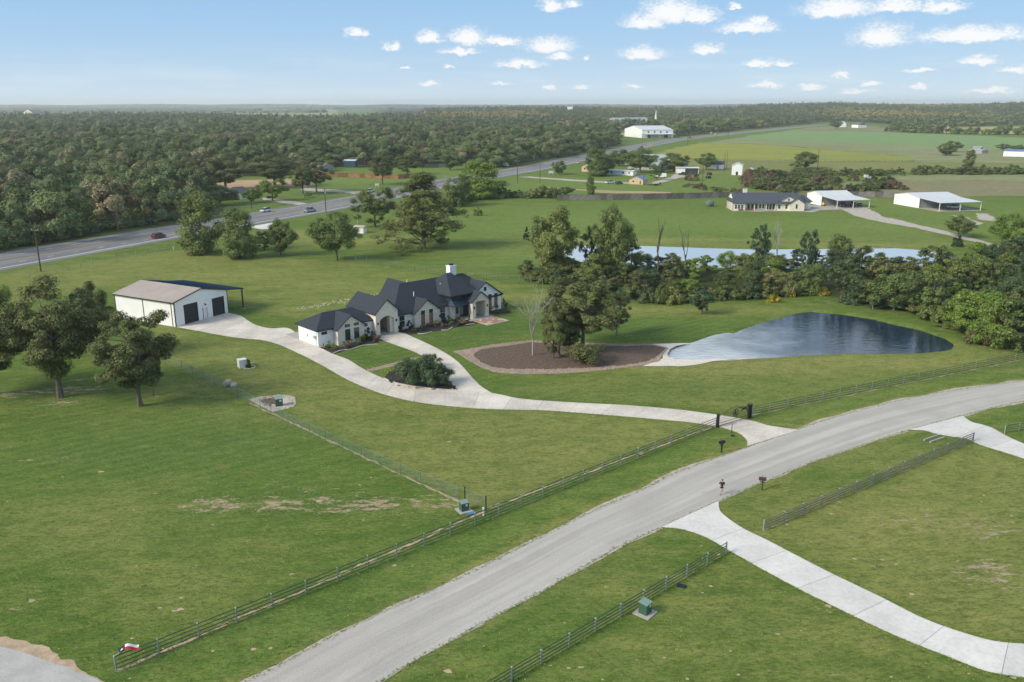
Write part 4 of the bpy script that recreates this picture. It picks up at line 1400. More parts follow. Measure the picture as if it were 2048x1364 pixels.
# ---------------------------------------------------------------- trees
def leaf_cloud(rs, centers, radii, n_leaf, size, out_w=0.8, flat=0.8, aspect=0.62, core=0.1, updir=0.45, crown_w=0.5):
    """quads scattered through clumps; returns vertex and quad arrays"""
    k = len(centers)
    w = np.array(radii) ** 2.2
    w /= w.sum()
    idx = rs.choice(k, n_leaf, p=w)
    d = rs.normal(size=(n_leaf, 3))
    d /= np.linalg.norm(d, axis=1)[:, None]
    rr = rs.uniform(0.35, 1.0, n_leaf) ** 0.5
    R_ = np.array(radii)[idx]
    p = np.array(centers)[idx] + d * np.array([1, 1, flat]) * (R_ * rr)[:, None]
    cen = np.average(np.array(centers), axis=0, weights=w) - np.array([0, 0, 0.25 * np.ptp(np.array(centers)[:, 2])])
    cd = p - cen
    cd /= np.linalg.norm(cd, axis=1)[:, None] + 1e-6
    nrm = d * out_w + cd * crown_w + np.array([0, 0, updir]) + rs.normal(size=(n_leaf, 3)) * 0.4
    nrm /= np.linalg.norm(nrm, axis=1)[:, None]
    tmp = rs.normal(size=(n_leaf, 3))
    a = np.cross(nrm, tmp)
    a /= np.linalg.norm(a, axis=1)[:, None]
    b_ = np.cross(nrm, a)
    s_ = size * rs.uniform(0.55, 1.35, n_leaf)
    nc = int(n_leaf * core)
    if nc:
        s_[:nc] *= 2.4
        p[:nc] = np.array(centers)[idx[:nc]] + d[:nc] * (R_[:nc] * 0.45)[:, None]
    a = a * s_[:, None] * 0.5
    b_ = b_ * s_[:, None] * 0.5 * aspect
    bend = nrm * (s_ * 0.12)[:, None]
    V = np.stack([p - a - bend, p - b_ * 1.0, p + a - bend, p + b_ * 1.0], 1).reshape(-1, 3)
    Q = np.arange(n_leaf * 4).reshape(-1, 4)
    return V, Q


def crown_points(rs, H, Rad, base, n, style):
    """clump centres and radii for a crown between heights base and H"""
    C, Rr = [], []
    ph = rs.uniform(0, 6.28, 6)
    h = H - base
    if style == 'oak' or style == 'open':
        for i in range(n):
            z = rs.uniform(-1, 1)
            th = rs.uniform(0, 6.283)
            lob = 1 + 0.22 * math.sin(2 * th + ph[0]) + 0.18 * math.sin(3 * th + ph[1] + 2 * z) + 0.12 * math.sin(5 * th + ph[2])
            prof = math.sqrt(max(0.03, 1 - (abs(z * (0.85 if z > 0 else 1.0))) ** 2.3))
            q = rs.uniform(0.35, 1.0) ** 0.55
            r = Rad * prof * lob * q * 0.86
            zz = base + h * (0.5 + 0.42 * z * (0.86 + 0.22 * math.sin(th * 2 + ph[3])))
            C.append((r * math.cos(th), r * math.sin(th), zz))
            Rr.append(Rad * rs.uniform(0.13, 0.27) * (1.0 if style == 'oak' else 0.95) * (1.0 if n > 80 else 1.15 if n > 60 else 1.45))
    elif style == 'tall':
        for i in range(n):
            z = rs.uniform(0, 1)
            th = rs.uniform(0, 6.283)
            prof = (0.35 + 0.85 * math.sin(math.pi * min(1, z * 0.85 + 0.12)) ** 0.8)
            q = rs.uniform(0.2, 1.0) ** 0.5
            r = Rad * prof * q * (1 + 0.22 * math.sin(3 * th + ph[1] + 5 * z)) * 0.8
            C.append((r * math.cos(th) + 0.15 * Rad * math.sin(4 * z + ph[2]), r * math.sin(th), base + h * (0.03 + 0.93 * z)))
            Rr.append(Rad * rs.uniform(0.26, 0.46))
    elif style == 'pine':
        for i in range(n):
            z = rs.uniform(0, 1) ** 0.85
            th = rs.uniform(0, 6.283)
            prof = (1 - z ** 2.8) * 0.95 + 0.12
            prof *= 0.80 + 0.3 * math.sin(8.5 * z + 1.3 * th + ph[0])
            q = rs.uniform(0.15, 1.0) ** 0.6
            r = Rad * max(prof, 0.08) * q
            C.append((r * math.cos(th), r * math.sin(th), base + h * (z * 0.94 + 0.02) - 0.10 * r))
            Rr.append(Rad * rs.uniform(0.10, 0.20))
    elif style == 'cone':
        for i in range(n):
            z = rs.uniform(0, 1)
            th = rs.uniform(0, 6.283)
            r = Rad * (1 - z * 0.93) * rs.uniform(0.3, 1) ** 0.5 * 0.8
            C.append((r * math.cos(th), r * math.sin(th), base + h * z * 0.93))
            Rr.append(Rad * rs.uniform(0.2, 0.34) * (1.05 - 0.6 * z))
    elif style == 'shrub':
        for i in range(n):
            th = rs.uniform(0, 6.283)
            z = rs.uniform(0, 1)
            prof = math.sqrt(max(0.05, 1 - (z * 0.92) ** 2.2))
            q = rs.uniform(0.1, 1) ** 0.5
            r = Rad * prof * q * (1 + 0.2 * math.sin(3 * th + ph[0])) * 0.82
            C.append((r * math.cos(th), r * math.sin(th), H * (0.08 + 0.78 * z * (1 - 0.12 * math.sin(2 * th + ph[1])))))
            Rr.append(Rad * rs.uniform(0.22, 0.36))
    return np.array(C), np.array(Rr)


def wood_mesh(rs, H, base, Rad, C, n_limb, r0, style, twigs=0):
    mb = MB()
    lean = rs.uniform(-0.04, 0.04, 2) * H
    top = 0.93 * H if style in ('pine', 'cone', 'tall') else base + 0.55 * (H - base)
    pts = []
    for i in range(6):
        f = i / 5
        pts.append((lean[0] * f * f + rs.uniform(-.03, .03) * r0 * 6 * f, lean[1] * f * f, -0.3 + (top + 0.3) * f))
    mb.tube(pts, [r0 * 1.25] + [r0 * (1 - 0.72 * i / 5) for i in range(1, 6)], 7)
    if len(C):
        sel = rs.permutation(len(C))[:n_limb]
        for j in sel:
            c = C[j]
            zc = c[2]
            z0 = max(base * 0.75, min(top, zc - (0.35 * math.hypot(c[0], c[1]) + 0.4)))
            f = max(0, min(1, (z0 + 0.3) / (top + 0.3)))
            s_ = Vector((lean[0] * f * f, lean[1] * f * f, z0))
            e = Vector(c)
            mid = s_.lerp(e, 0.5) + Vector((rs.uniform(-.1, .1) * Rad, rs.uniform(-.1, .1) * Rad, 0.06 * Rad))
            rl = r0 * (0.42 - 0.18 * f) * rs.uniform(0.7, 1.1)
            mb.tube([s_, mid, e], [rl, rl * 0.65, rl * 0.22], 4, cap=False)
    return mb


TREE_MESH = {}


def tree_mesh(key, style, H, Rad, base, nclump, nleaf, leaf, limbs, r0, seed, flat=0.8, out_w=0.8, crown_w=0.5):
    """unit meshes, stored for reuse: (crown mesh, trunk mesh, H, Rad)"""
    rs = np.random.RandomState(seed)
    C, Rr = crown_points(rs, H, Rad, base, nclump, style)
    V, Q = leaf_cloud(rs, C, Rr, nleaf, leaf, flat=flat, out_w=out_w, crown_w=crown_w)
    V[:, 2] = np.maximum(V[:, 2], 0.03)
    cm = np_mesh('crown', V, Q)
    tm = wood_mesh(rs, H, base, Rad, C, limbs, r0, style).mesh('trunk')
    TREE_MESH[key] = (cm, tm, H, Rad)
    return TREE_MESH[key]


# bare branching wood, for the dead trees
def bare_mesh(seed, H, Rad, r0, depth=5, fork=3, spread=0.55, clear=0.35):
    rs = random.Random(seed)
    mb = MB()

    def grow(p, d, L, r, lev):
        q = p + d * L
        mid = p + d * (L * 0.5) + Vector((rs.uniform(-1, 1), rs.uniform(-1, 1), 0)) * L * 0.07
        mb.tube([p, mid, q], [r, r * 0.85, r * 0.62], 5 if lev < 2 else 3, cap=False)
        if lev >= depth:
            return
        for _ in range(fork if lev > 0 else fork + 1):
            a = Vector((rs.gauss(0, 1), rs.gauss(0, 1), rs.gauss(0.15, 0.5))).normalized()
            nd = (d + a * spread * (0.8 + 0.12 * lev)).normalized()
            grow(p + d * L * rs.uniform(0.55, 1.0), nd, L * rs.uniform(0.55, 0.82), r * 0.55, lev + 1)
    grow(Vector((0, 0, -0.2)), Vector((rs.uniform(-.05, .05), 0, 1)).normalized(), H * clear, r0, 0)
    zmax = max(v[2] for v in mb.v)
    k = H / zmax
    mb.v = [(v[0], v[1], v[2] * k) for v in mb.v]
    return mb.mesh('branches')


tree_mesh('oak_a', 'oak', 14, 6.6, 2.6, 112, 38000, 0.25, 60, 0.42, 11, flat=0.55)
tree_mesh('oak_b', 'oak', 13, 5.6, 2.2, 96, 30000, 0.24, 54, 0.36, 12, flat=0.55)
tree_mesh('oak_c', 'open', 12, 4.6, 2.6, 84, 19000, 0.24, 44, 0.26, 13, flat=0.6)
tree_mesh('pine_big', 'pine', 21, 10.0, 1.2, 300, 42000, 0.32, 60, 0.5, 14, flat=0.45, out_w=0.35)
for i in range(4):
    tree_mesh('mid%d' % i, ['oak', 'tall', 'oak', 'open'][i], 12, [5.2, 4.2, 5.8, 4.6][i], [1.2, 0.1, 1.8, 1.2][i], [62, 84, 70, 58][i], 17000, 0.31, 18, 0.3, 30 + i, flat=0.75)
for i in range(5):
    tree_mesh('belt%d' % i, ['oak', 'tall', 'oak', 'open', 'tall'][i], 10, [4.2, 2.8, 4.6, 3.6, 2.4][i], [0.5, 0.3, 1.2, 1.0, 0.8][i], [44, 44, 48, 62, 34][i], [5600, 5000, 6000, 4200, 3400][i], 0.35, 10, 0.22, 50 + i, flat=0.7)
for i in range(5):
    tree_mesh('far%d' % i, ['oak', 'oak', 'tall', 'open', 'oak'][i], 12, [6.6, 7.2, 5.0, 6.0, 6.2][i], [1.2, 2.0, 1.0, 2.0, 1.0][i], [13, 15, 14, 11, 12][i], 3600, 0.58, 5, 0.25, 70 + i, flat=0.9, out_w=0.8, crown_w=1.5)
for i in range(3):
    tree_mesh('shrub%d' % i, 'shrub', 3.0, 2.2, 0, [16, 20, 14][i], [1500, 1700, 1200][i], 0.28, 4, 0.08, 90 + i)
tree_mesh('topiary', 'shrub', 1.7, 0.75, 0, 26, 2600, 0.12, 3, 0.06, 97)
tree_mesh('cedar', 'cone', 6, 1.9, 0.1, 40, 2600, 0.28, 4, 0.16, 98)
tree_mesh('weed', 'shrub', 1.4, 2.0, 0, 16, 900, 0.22, 0, 0.03, 99)
tree_mesh('bedplant', 'shrub', 0.8, 0.6, 0, 9, 420, 0.13, 2, 0.03, 100)
tree_mesh('olive_shrub', 'open', 2.6, 2.1, 0.3, 40, 4200, 0.16, 18, 0.07, 101)
BARE = {k: bare_mesh(*a) for k, a in {
    'white': (3, 11.5, 3, 0.24, 5, 3, 0.55, 0.42), 'snag': (8, 10, 1.5, 0.22, 2, 2, 0.35, 0.55), 'snag2': (15, 9, 1.8, 0.18, 3, 2, 0.45, 0.5), 'bush': (21, 7, 3, 0.15, 4, 3, 0.75, 0.2),
    'far': (5, 12, 3, 0.22, 4, 3, 0.5, 0.35)}.items()}
MATCACHE = {}


def with_mat(me, mat):
    key = (me.name, mat.name)
    if key not in MATCACHE:
        if len(me.materials) == 0:
            me.materials.append(mat)
            MATCACHE[key] = me
        else:
            c = me.copy()
            c.materials.clear()
            c.materials.append(mat)
            MATCACHE[key] = c
    return MATCACHE[key]


NTREE = 0
AUTO = []


def put_tree(key, pos, H, Rad, fol, label, cat='tree', name='broadleaf_tree', group=None, bark='bark', rz=None, z=None):
    global NTREE
    cm, tm, h0, r0 = TREE_MESH[key]
    zz = float(hills(pos[0], pos[1])) if z is None else z
    e = thing(name, label, cat, (pos[0], pos[1], zz), random.uniform(0, 6.28) if rz is None else rz, group)
    if group:
        AUTO.append(e)
    k = H / h0
    kr = Rad / r0
    e.scale = (kr, kr, k)
    c = bpy.data.objects.new('crown', with_mat(cm, M[fol]))
    COL.objects.link(c)
    c.parent = e
    if name not in ('goldenrod_clump', 'weed_clump'):
        tk = bpy.data.objects.new('trunk', with_mat(tm, M[bark]))
        COL.objects.link(tk)
        tk.parent = e
    NTREE += 1
    return e


def px_tree(key, bx_, by, top, w, fol, label, **kw):
    """a tree surveyed in the photo: foot pixel, top pixel row, crown width in pixels"""
    p = G(bx_, by)
    H = Zat(p, top)
    Rad = w / 2 / ppm(p)
    return put_tree(key, p, H, Rad, fol, label, **kw)


def bare_tree(key, bx_, by, top, label, bark, k=1.0, name='dead_tree', group=None, rz=None):
    p = G(bx_, by)
    H = Zat(p, top)
    e = thing(name, label, 'tree', (p[0], p[1], 0), random.uniform(0, 6) if rz is None else rz, group)
    me = with_mat(BARE[key], M[bark])
    h0 = max(v.co.z for v in BARE[key].vertices)
    e.scale = (H / h0 * k, H / h0 * k, H / h0)
    o = bpy.data.objects.new('branches', me)
    COL.objects.link(o)
    o.parent = e
    return e


random.seed(21)
# the oaks at the left edge
px_tree('oak_a', 121, 795, 558, 200, 'f_oak', 'largest dark oak at the left edge, its trunk on pale bare soil', name='oak_tree', rz=0.4)
px_tree('oak_b', 192, 716, 562, 105, 'f_oak', 'slender dark oak between the two big oaks at the left edge', name='oak_tree', rz=2.2)
px_tree('oak_b', 280, 812, 618, 158, 'f_oak', 'broad dark oak with a pale trunk in front of the white workshop', name='oak_tree', rz=4.1)
px_tree('oak_c', 307, 791, 690, 60, 'f_oak', 'small oak with a thin pale trunk just behind the broad oak before the workshop', name='oak_tree', rz=1.0)
px_tree('mid2', 15, 700, 565, 90, 'f_bright', 'light green tree at the left edge behind the largest oak', rz=1.0)
px_tree('oak_b', -25, 790, 590, 170, 'f_oak', 'dark oak cut off by the left edge of the view', name='oak_tree', rz=5.0)
# row of trees on the far lawn
px_tree('mid1', 404, 507, 386, 84, 'f_green', 'tall round-headed tree beside the highway near the dark red car', rz=0.3)
px_tree('mid1', 480, 516, 418, 72, 'f_green', 'ragged tree leafy to the ground, second of the far lawn row', rz=2.0)
px_tree('mid0', 562, 512, 433, 56, 'f_green', 'upright dark tree, third in the row on the far lawn', rz=4)
px_tree('mid3', 529, 500, 462, 38, 'f_green', 'small bushy tree at the left foot of the third lawn tree')
px_tree('mid2', 674, 521, 420, 98, 'f_green', 'rounded tree on reddish bare ground near the small white shelter', rz=1.5)
px_tree('mid3', 750, 455, 376, 74, 'f_green', 'slender-trunked green tree behind the small white shelter', rz=3.3)
bare_tree('far', 716, 446, 384, 'leafless grey tree at the edge of the highway by the small white shelter', 'bark_pale')
px_tree('pine_big', 848, 497, 343, 170, 'f_pine', 'very large spreading pine in the middle of the far lawn', name='pine_tree', rz=0.7)
px_tree('mid1', 963, 396, 322, 88, 'f_bright', 'bright green rounded tree by the highway behind the large pine', rz=2.2)
px_tree('mid2', 912, 412, 352, 58, 'f_green', 'dark bushy tree between the large pine and the bright green tree', rz=2.9)
bare_tree('far', 894, 404, 346, 'grey leafless tree rising beside the large pine', 'bark_pale', 0.7)
px_tree('shrub1', 955, 431, 414, 22, 'f_green', 'small dark round bush standing alone on the far lawn', cat='bush', name='bush')
px_tree('cedar', 1053, 479, 452, 20, 'f_cedar', 'small dark conical conifer alone on the far lawn', name='conifer_tree')
# trees across the highway
for a in [('mid0', 435, 412, 367, 62, 'f_green', 'green tree before the low dark house across the highway'), ('mid0', 503, 406, 376, 34, 'f_bright', 'bright green small tree on the highway bank right of the low dark house'),
          ('mid3', 545, 402, 358, 52, 'f_bright', 'fresh green tree by the yard drive across the highway'), ('oak_c', 606, 388, 330, 60, 'f_oak', 'dark tree with a straight trunk on the lawn across the highway, left of its twin'),
          ('oak_c', 633, 384, 318, 62, 'f_oak', 'dark tree with a straight trunk on the lawn across the highway, right of its twin'), ('oak_c', 765, 369, 304, 64, 'f_oak', 'spreading tree in front of the brown board fence across the highway'),
          ('mid3', 814, 349, 307, 54, 'f_oak', 'wide grey-green tree behind the brown board fence'), ('mid0', 900, 340, 298, 46, 'f_green', 'dark tree near the highway above the large pine'), ('mid0', 990, 330, 285, 52, 'f_green', 'dark green tree at the forest edge above the bright roadside tree'),
          ('oak_b', 375, 393, 318, 88, 'f_oak', 'big dark oak on the orange dirt yard, left one'), ('oak_b', 452, 380, 312, 92, 'f_oak', 'big dark oak on the orange dirt yard, middle one'), ('oak_a', 550, 374, 308, 100, 'f_oak', 'big dark oak on the orange dirt yard, right one'),
          ('mid0', 305, 408, 330, 70, 'f_oak', 'grey-green tree at the forest edge left of the dirt yard'), ('shrub0', 617, 395, 382, 22, 'f_green', 'round dark bush on the lawn across the highway')]:
    px_tree(*a)
bare_tree('far', 845, 349, 283, 'tall brown dead conifer behind the brown board fence', 'bark_brown', 0.4, name='dead_pine')
for a in [(175, 440, 372), (215, 270, 250), (345, 330, 300), (455, 300, 262), (660, 310, 262), (780, 300, 268)]:
    bare_tree('far', a[0], a[1], a[2], {175: 'twisted bare white tree standing out of the forest edge at the left', 215: 'bare pale treetop among the far left forest', 345: 'bleached dead tree in the forest above the dirt yard',
                                         455: 'bleached dead tree deep in the forest left of centre', 660: 'slim dead tree in the forest above the yard lawn', 780: 'pale dead tree in the forest above the brown board fence'}[a[0]], 'bark_pale', 0.9)
# village trees
for a in [('mid0', 1118, 349, 320, 28, 'f_green', 'small round tree on the grass beside the highway'), ('mid1', 1193, 352, 296, 40, 'f_green', 'dark double-topped tree beside the small tan house'), ('mid0', 1212, 350, 312, 34, 'f_green', 'dark tree over the left end of the white mobile home'),
          ('mid0', 1238, 332, 297, 44, 'f_green', 'round tree behind the white mobile home'), ('mid2', 1280, 346, 294, 64, 'f_green', 'largest tree among the village sheds, left of the grey barn'), ('mid0', 1262, 350, 336, 18, 'f_green', 'small dark tree at the right end of the white mobile home'),
          ('mid0', 1348, 343, 304, 54, 'f_green', 'dome-shaped dark tree in front of the grey barn'), ('mid2', 1412, 340, 305, 40, 'f_green', 'round tree beside the small white shed with a dark roof'), ('mid1', 1181, 389, 353, 15, 'f_green', 'slim young tree before the long grey board fence'),
          ('mid3', 1313, 360, 326, 20, 'f_green', 'thin dark tree beside the blue tarpaulin truck'), ('mid3', 1610, 337, 303, 44, 'f_green', 'tree leaning to the right in the olive pasture'), ('shrub0', 1592, 338, 322, 26, 'f_green', 'dark bush at the foot of the leaning pasture tree'),
          ('mid0', 1893, 311, 288, 34, 'f_green', 'dark tree pair alone in the big hay field, lower and nearer one'), ('mid0', 1904, 304, 281, 30, 'f_green', 'dark tree pair alone in the big hay field, taller and farther one'),
          ('mid1', 1937, 336, 300, 18, 'f_green', 'thin upright tree in the hedge line right of centre of the fields'), ('mid0', 2007, 300, 287, 22, 'f_green', 'round tree left of the blue-roofed shed'), ('mid0', 2036, 303, 289, 24, 'f_green', 'round tree behind the blue-roofed shed'),
          ('mid2', 1672, 258, 240, 22, 'f_green', 'dark tree by the highway bend far away'), ('mid0', 1130, 391, 372, 26, 'f_green', 'scrubby tree at the left end of the long grey board fence'), ('mid0', 1085, 395, 370, 22, 'f_green', 'scrubby tree on the track left of the long grey board fence'),
          ('mid2', 1916, 474, 430, 50, 'f_green', 'dark round-crowned tree on the gravel track below the right carport'), ('mid2', 2040, 500, 428, 90, 'f_bright', 'yellow-green tree cut off by the right edge beyond the far pond')]:
    px_tree(*a[:4], a[4] * 1.22, *a[5:])
px_tree('shrub1', 1914, 493, 469, 26, 'f_cedar', 'dark green ball-shaped bush below the round-crowned tree on the track', cat='bush', name='bush')
px_tree('shrub1', 1592, 378, 352, 60, 'f_oak', 'large dark thicket of brush behind the cream house, right one', cat='bush', name='brush_thicket')
px_tree('shrub0', 1545, 375, 352, 66, 'f_oak', 'large dark thicket of brush behind the cream house, left one', cat='bush', name='brush_thicket')
px_tree('shrub2', 1384, 361, 343, 34, 'f_brown', 'heap of brown dry brush beside the open white shed', cat='brush pile', name='brush_pile')
px_tree('shrub2', 1760, 366, 355, 16, 'f_red', 'small scarlet-leaved bush in the brown weeds', cat='bush', name='sumac_bush')
# island bed
px_tree('oak_c', 1165, 700, 545, 160, 'f_oak', 'tallest oak of the clump on the brown mulch island', name='oak_tree', rz=0.9)
px_tree('oak_c', 1118, 712, 600, 78, 'f_oak', 'dark oak between the bare tree and the tallest one on the mulch island', name='oak_tree', rz=2.4)
px_tree('oak_c', 1138, 708, 640, 60, 'f_oak', 'low leafy oak in the middle of the mulch island clump', name='oak_tree', rz=3.4)
px_tree('mid3', 1106, 717, 622, 56, 'f_pine', 'slim grey-trunked tree with a flat dark top on the mulch island', rz=1.4)
px_tree('oak_c', 1233, 672, 578, 58, 'f_oak', 'slender oak with a pale trunk on the lawn right of the mulch island', name='oak_tree', rz=5.4)
px_tree('olive_shrub', 1172, 727, 688, 84, 'f_oak', 'spreading low sapling under the tallest oak on the mulch island', rz=1.4, cat='bush', name='bush')
bare_tree('white', 1065, 711, 566, 'tall leafless whitish tree at the left end of the mulch island', 'bark_pale', 0.62, rz=1.0)
px_tree('belt3', 1404, 628, 570, 56, 'f_shrub', 'small thin-leaved tree alone on the bank above the pond')
# conspicuous trees in the belt
px_tree('mid0', 1108, 556, 408, 104, 'f_belt', 'tallest dark vine-hung tree at the left end of the creek thicket', rz=0)
px_tree('belt3', 1180, 548, 440, 50, 'f_belt', 'loose olive tree second from the left in the creek thicket', rz=2)
px_tree('mid2', 1222, 556, 408, 88, 'f_green', 'large light green tree with a dark flank near the left end of the creek thicket', rz=4)
px_tree('belt1', 1262, 545, 488, 44, 'f_belt', 'small pointed tree in front of the far pond right of the large light green tree')
px_tree('belt3', 1515, 540, 440, 42, 'f_shrub', 'thin open-crowned tree standing above the thicket before the far pond')
px_tree('belt3', 1612, 560, 452, 44, 'f_shrub', 'slender pale tree in the thicket below the cream house')
px_tree('belt2', 1675, 545, 464, 56, 'f_green', 'dark dense tree rising over the thicket in front of the far pond')
px_tree('belt3', 1770, 575, 500, 80, 'f_shrub', 'open pale-branched tree above the pond thicket')
px_tree('belt3', 1860, 560, 485, 74, 'f_belt', 'open dark-clumped tree at the right end of the far pond')
px_tree('belt2', 1925, 660, 590, 74, 'f_bright', 'bright green rounded tree at the edge of the thicket right of the pond')
px_tree('mid1', 1985, 690, 590, 80, 'f_bright', 'light green tree with two pale stems in the thicket right of the pond')
px_tree('mid3', 2018, 640, 540, 66, 'f_shrub', 'pale-trunked open tree near the right edge of the thicket')
bare_tree('snag', 1312, 560, 430, 'taller dark dead snag in front of the far pond', 'bark_dark', 0.7, rz=1.0)
bare_tree('snag2', 1370, 556, 450, 'shorter dark dead snag in front of the far pond', 'bark_dark', 0.7, rz=2.0)
bare_tree('bush', 1552, 540, 436, 'bare whitish sapling before the far pond', 'bark_pale', 0.5)
bare_tree('bush', 1872, 628, 570, 'grey fallen dead tree top in the thicket right of the pond', 'bark_pale', 0.8)
bare_tree('bush', 1745, 618, 582, 'grey dead branches at the thicket edge above the pond', 'bark_pale', 0.8)

# the rest of the creek-side thicket, scattered but each its own tree
BELT_LABELS = ['dense green tree in the thicket between the two ponds', 'narrow dark tree in the thicket between the two ponds', 'broad olive tree in the thicket between the two ponds', 'loose grey-green tree in the thicket between the two ponds',
               'slim pale tree in the thicket between the two ponds']


def inside(p, poly):
    x, y = p
    c = False
    n = len(poly)
    for i in range(n):
        x0, y0 = poly[i]
        x1, y1 = poly[(i + 1) % n]
        if (y0 > y) != (y1 > y) and x < (x1 - x0) * (y - y0) / (y1 - y0) + x0:
            c = not c
    return c


def scatter(poly, n, dmin, seed, xlim=None):
    rd = random.Random(seed)
    xs = [p[0] for p in poly]
    ys = [p[1] for p in poly]
    pts = []
    tries = 0
    while len(pts) < n and tries < n * 60:
        tries += 1
        p = (rd.uniform(min(xs), max(xs)), rd.uniform(min(ys), max(ys)))
        if not inside(p, poly):
            continue
        q = proj(p[0], p[1], 0)
        if q[0] > 2130 or q[0] < -60:
            continue
        if any((p[0] - o[0]) ** 2 + (p[1] - o[1]) ** 2 < dmin * dmin for o in pts):
            continue
        pts.append(p)
    return pts


rt = random.Random(77)


def bush_label(base_, h, fol):
    c = {'f_belt': 'mixed green', 'f_green': 'green', 'f_oak': 'olive', 'f_brown': 'brown', 'f_mix': 'grey-green', 'f_shrub': 'pale green', 'f_cedar': 'dark green'}.get(fol, 'green')
    return '%s %s %s' % ('tall' if h > 4.5 else 'low' if h < 3 else 'middling', c, base_)


def belt_label(i, q, H):
    sz = 'tall' if H > 8 else 'low' if H < 5 else 'middling'
    kind = ['dense', 'narrow', 'broad', 'loose', 'slim'][i]
    pl = ('at the thicket\'s left end' if q[0] < 1180 else 'below the dead snags' if q[0] < 1400 else 'above the goldenrod' if q[0] < 1620 else
          'behind the pond inlet' if q[0] < 1760 else 'right above the pond' if q[0] < 1900 else 'at the right edge')
    return '%s %s thicket tree %s' % (sz, kind, pl)


bp = scatter(BELT, 135, 3.3, 5)
for p in bp:
    q = proj(p[0], p[1], 0)
    # low enough in the middle that the far pond shows over it
    lim = np.interp(q[0], [1040, 1120, 1150, 1250, 1330, 1500, 1700, 1760, 1850, 1940, 2060], [480, 460, 516, 508, 510, 500, 494, 506, 524, 494, 440])
    hmax = Zat(p, lim)
    H = min(rt.choice([rt.uniform(4, 7), rt.uniform(6, 10.5)]), hmax * rt.uniform(0.72, 1.22))
    if H < 2.2:
        H = 2.4
    i = rt.choice([0, 1, 1, 2, 3, 4, 4])
    put_tree('belt%d' % i, p, H, TREE_MESH['belt%d' % i][3] * (0.55 + 0.075 * H) * rt.uniform(0.8, 1.15) * 0.85, rt.choice(['f_belt', 'f_belt', 'f_belt', 'f_oak', 'f_green', 'f_cedar', 'f_bright', 'f_shrub']), belt_label(i, q, H), group='trees of the creek-side thicket')
# bushes along its front edge
EDGE = PG([(1075, 562), (1150, 574), (1230, 588), (1275, 602), (1330, 610), (1400, 604), (1480, 600), (1560, 596), (1620, 588), (1690, 600), (1750, 618), (1810, 622), (1850, 634), (1900, 650), (1950, 674), (2000, 694), (2060, 704)])
for k_, p in enumerate(resample(EDGE, 64)):
    p = (p[0] + rt.uniform(-1.5, 1.5), p[1] + rt.uniform(-0.5, 3.0))
    px_ = proj(p[0], p[1], 0)[0]
    if 1655 < px_ < 1700:
        continue
    i = rt.randrange(3)
    fo_ = rt.choice(['f_belt', 'f_green', 'f_shrub', 'f_belt', 'f_brown' if rt.random() < .3 else 'f_belt'])
    put_tree('shrub%d' % i, p, rt.uniform(1.6, 4.2), rt.uniform(1.6, 3.0), fo_, bush_label('', 4, fo_).replace('middling ', '').strip() + ' bush on the thicket front ' + belt_label(0, proj(p[0], p[1], 0), 6).split(' thicket tree ')[1], cat='bush', name='bush', group='bushes edging the creek-side thicket')
for x, y, w, l in ((1100, 563, 60, 'long yellow goldenrod patch below the left end of the thicket'), (1548, 604, 34, 'bright yellow goldenrod patch left of the pond inlet'), (1585, 594, 18, 'small yellow goldenrod clump between the two larger ones'), (1640, 588, 50, 'yellow goldenrod patch above the pond inlet'), (1480, 598, 24, 'pale yellow goldenrod at the thicket edge')):
    p = G(x, y)
    put_tree('weed', p, 1.5, w / 2 / ppm(p), 'f_gold', l, cat='flowers', name='goldenrod_clump')
# undergrowth where the forest meets the highway verge
for lab_, line_, n_ in (('forest-foot bush beside the highway', [(-50, 507), (0, 499), (100, 483), (200, 465), (300, 448), (345, 440)], 64), ('highway bush right of the yards', [(985, 331), (1080, 319), (1150, 306), (1200, 297), (1240, 287)], 34)):
    for p in resample(PG(line_), n_):
        i = rt.randrange(3)
        h_ = rt.uniform(2.5, 6.5)
        fo_ = rt.choice(['f_belt', 'f_green', 'f_belt', 'f_oak', 'f_brown' if rt.random() < .3 else 'f_mix'])
        put_tree('shrub%d' % i, (p[0] + rt.uniform(-5, 1), p[1] + rt.uniform(-1, 9)), h_, h_ * rt.uniform(.6, .95), fo_, bush_label(lab_, h_, fo_), cat='bush', name='bush', group=lab_)
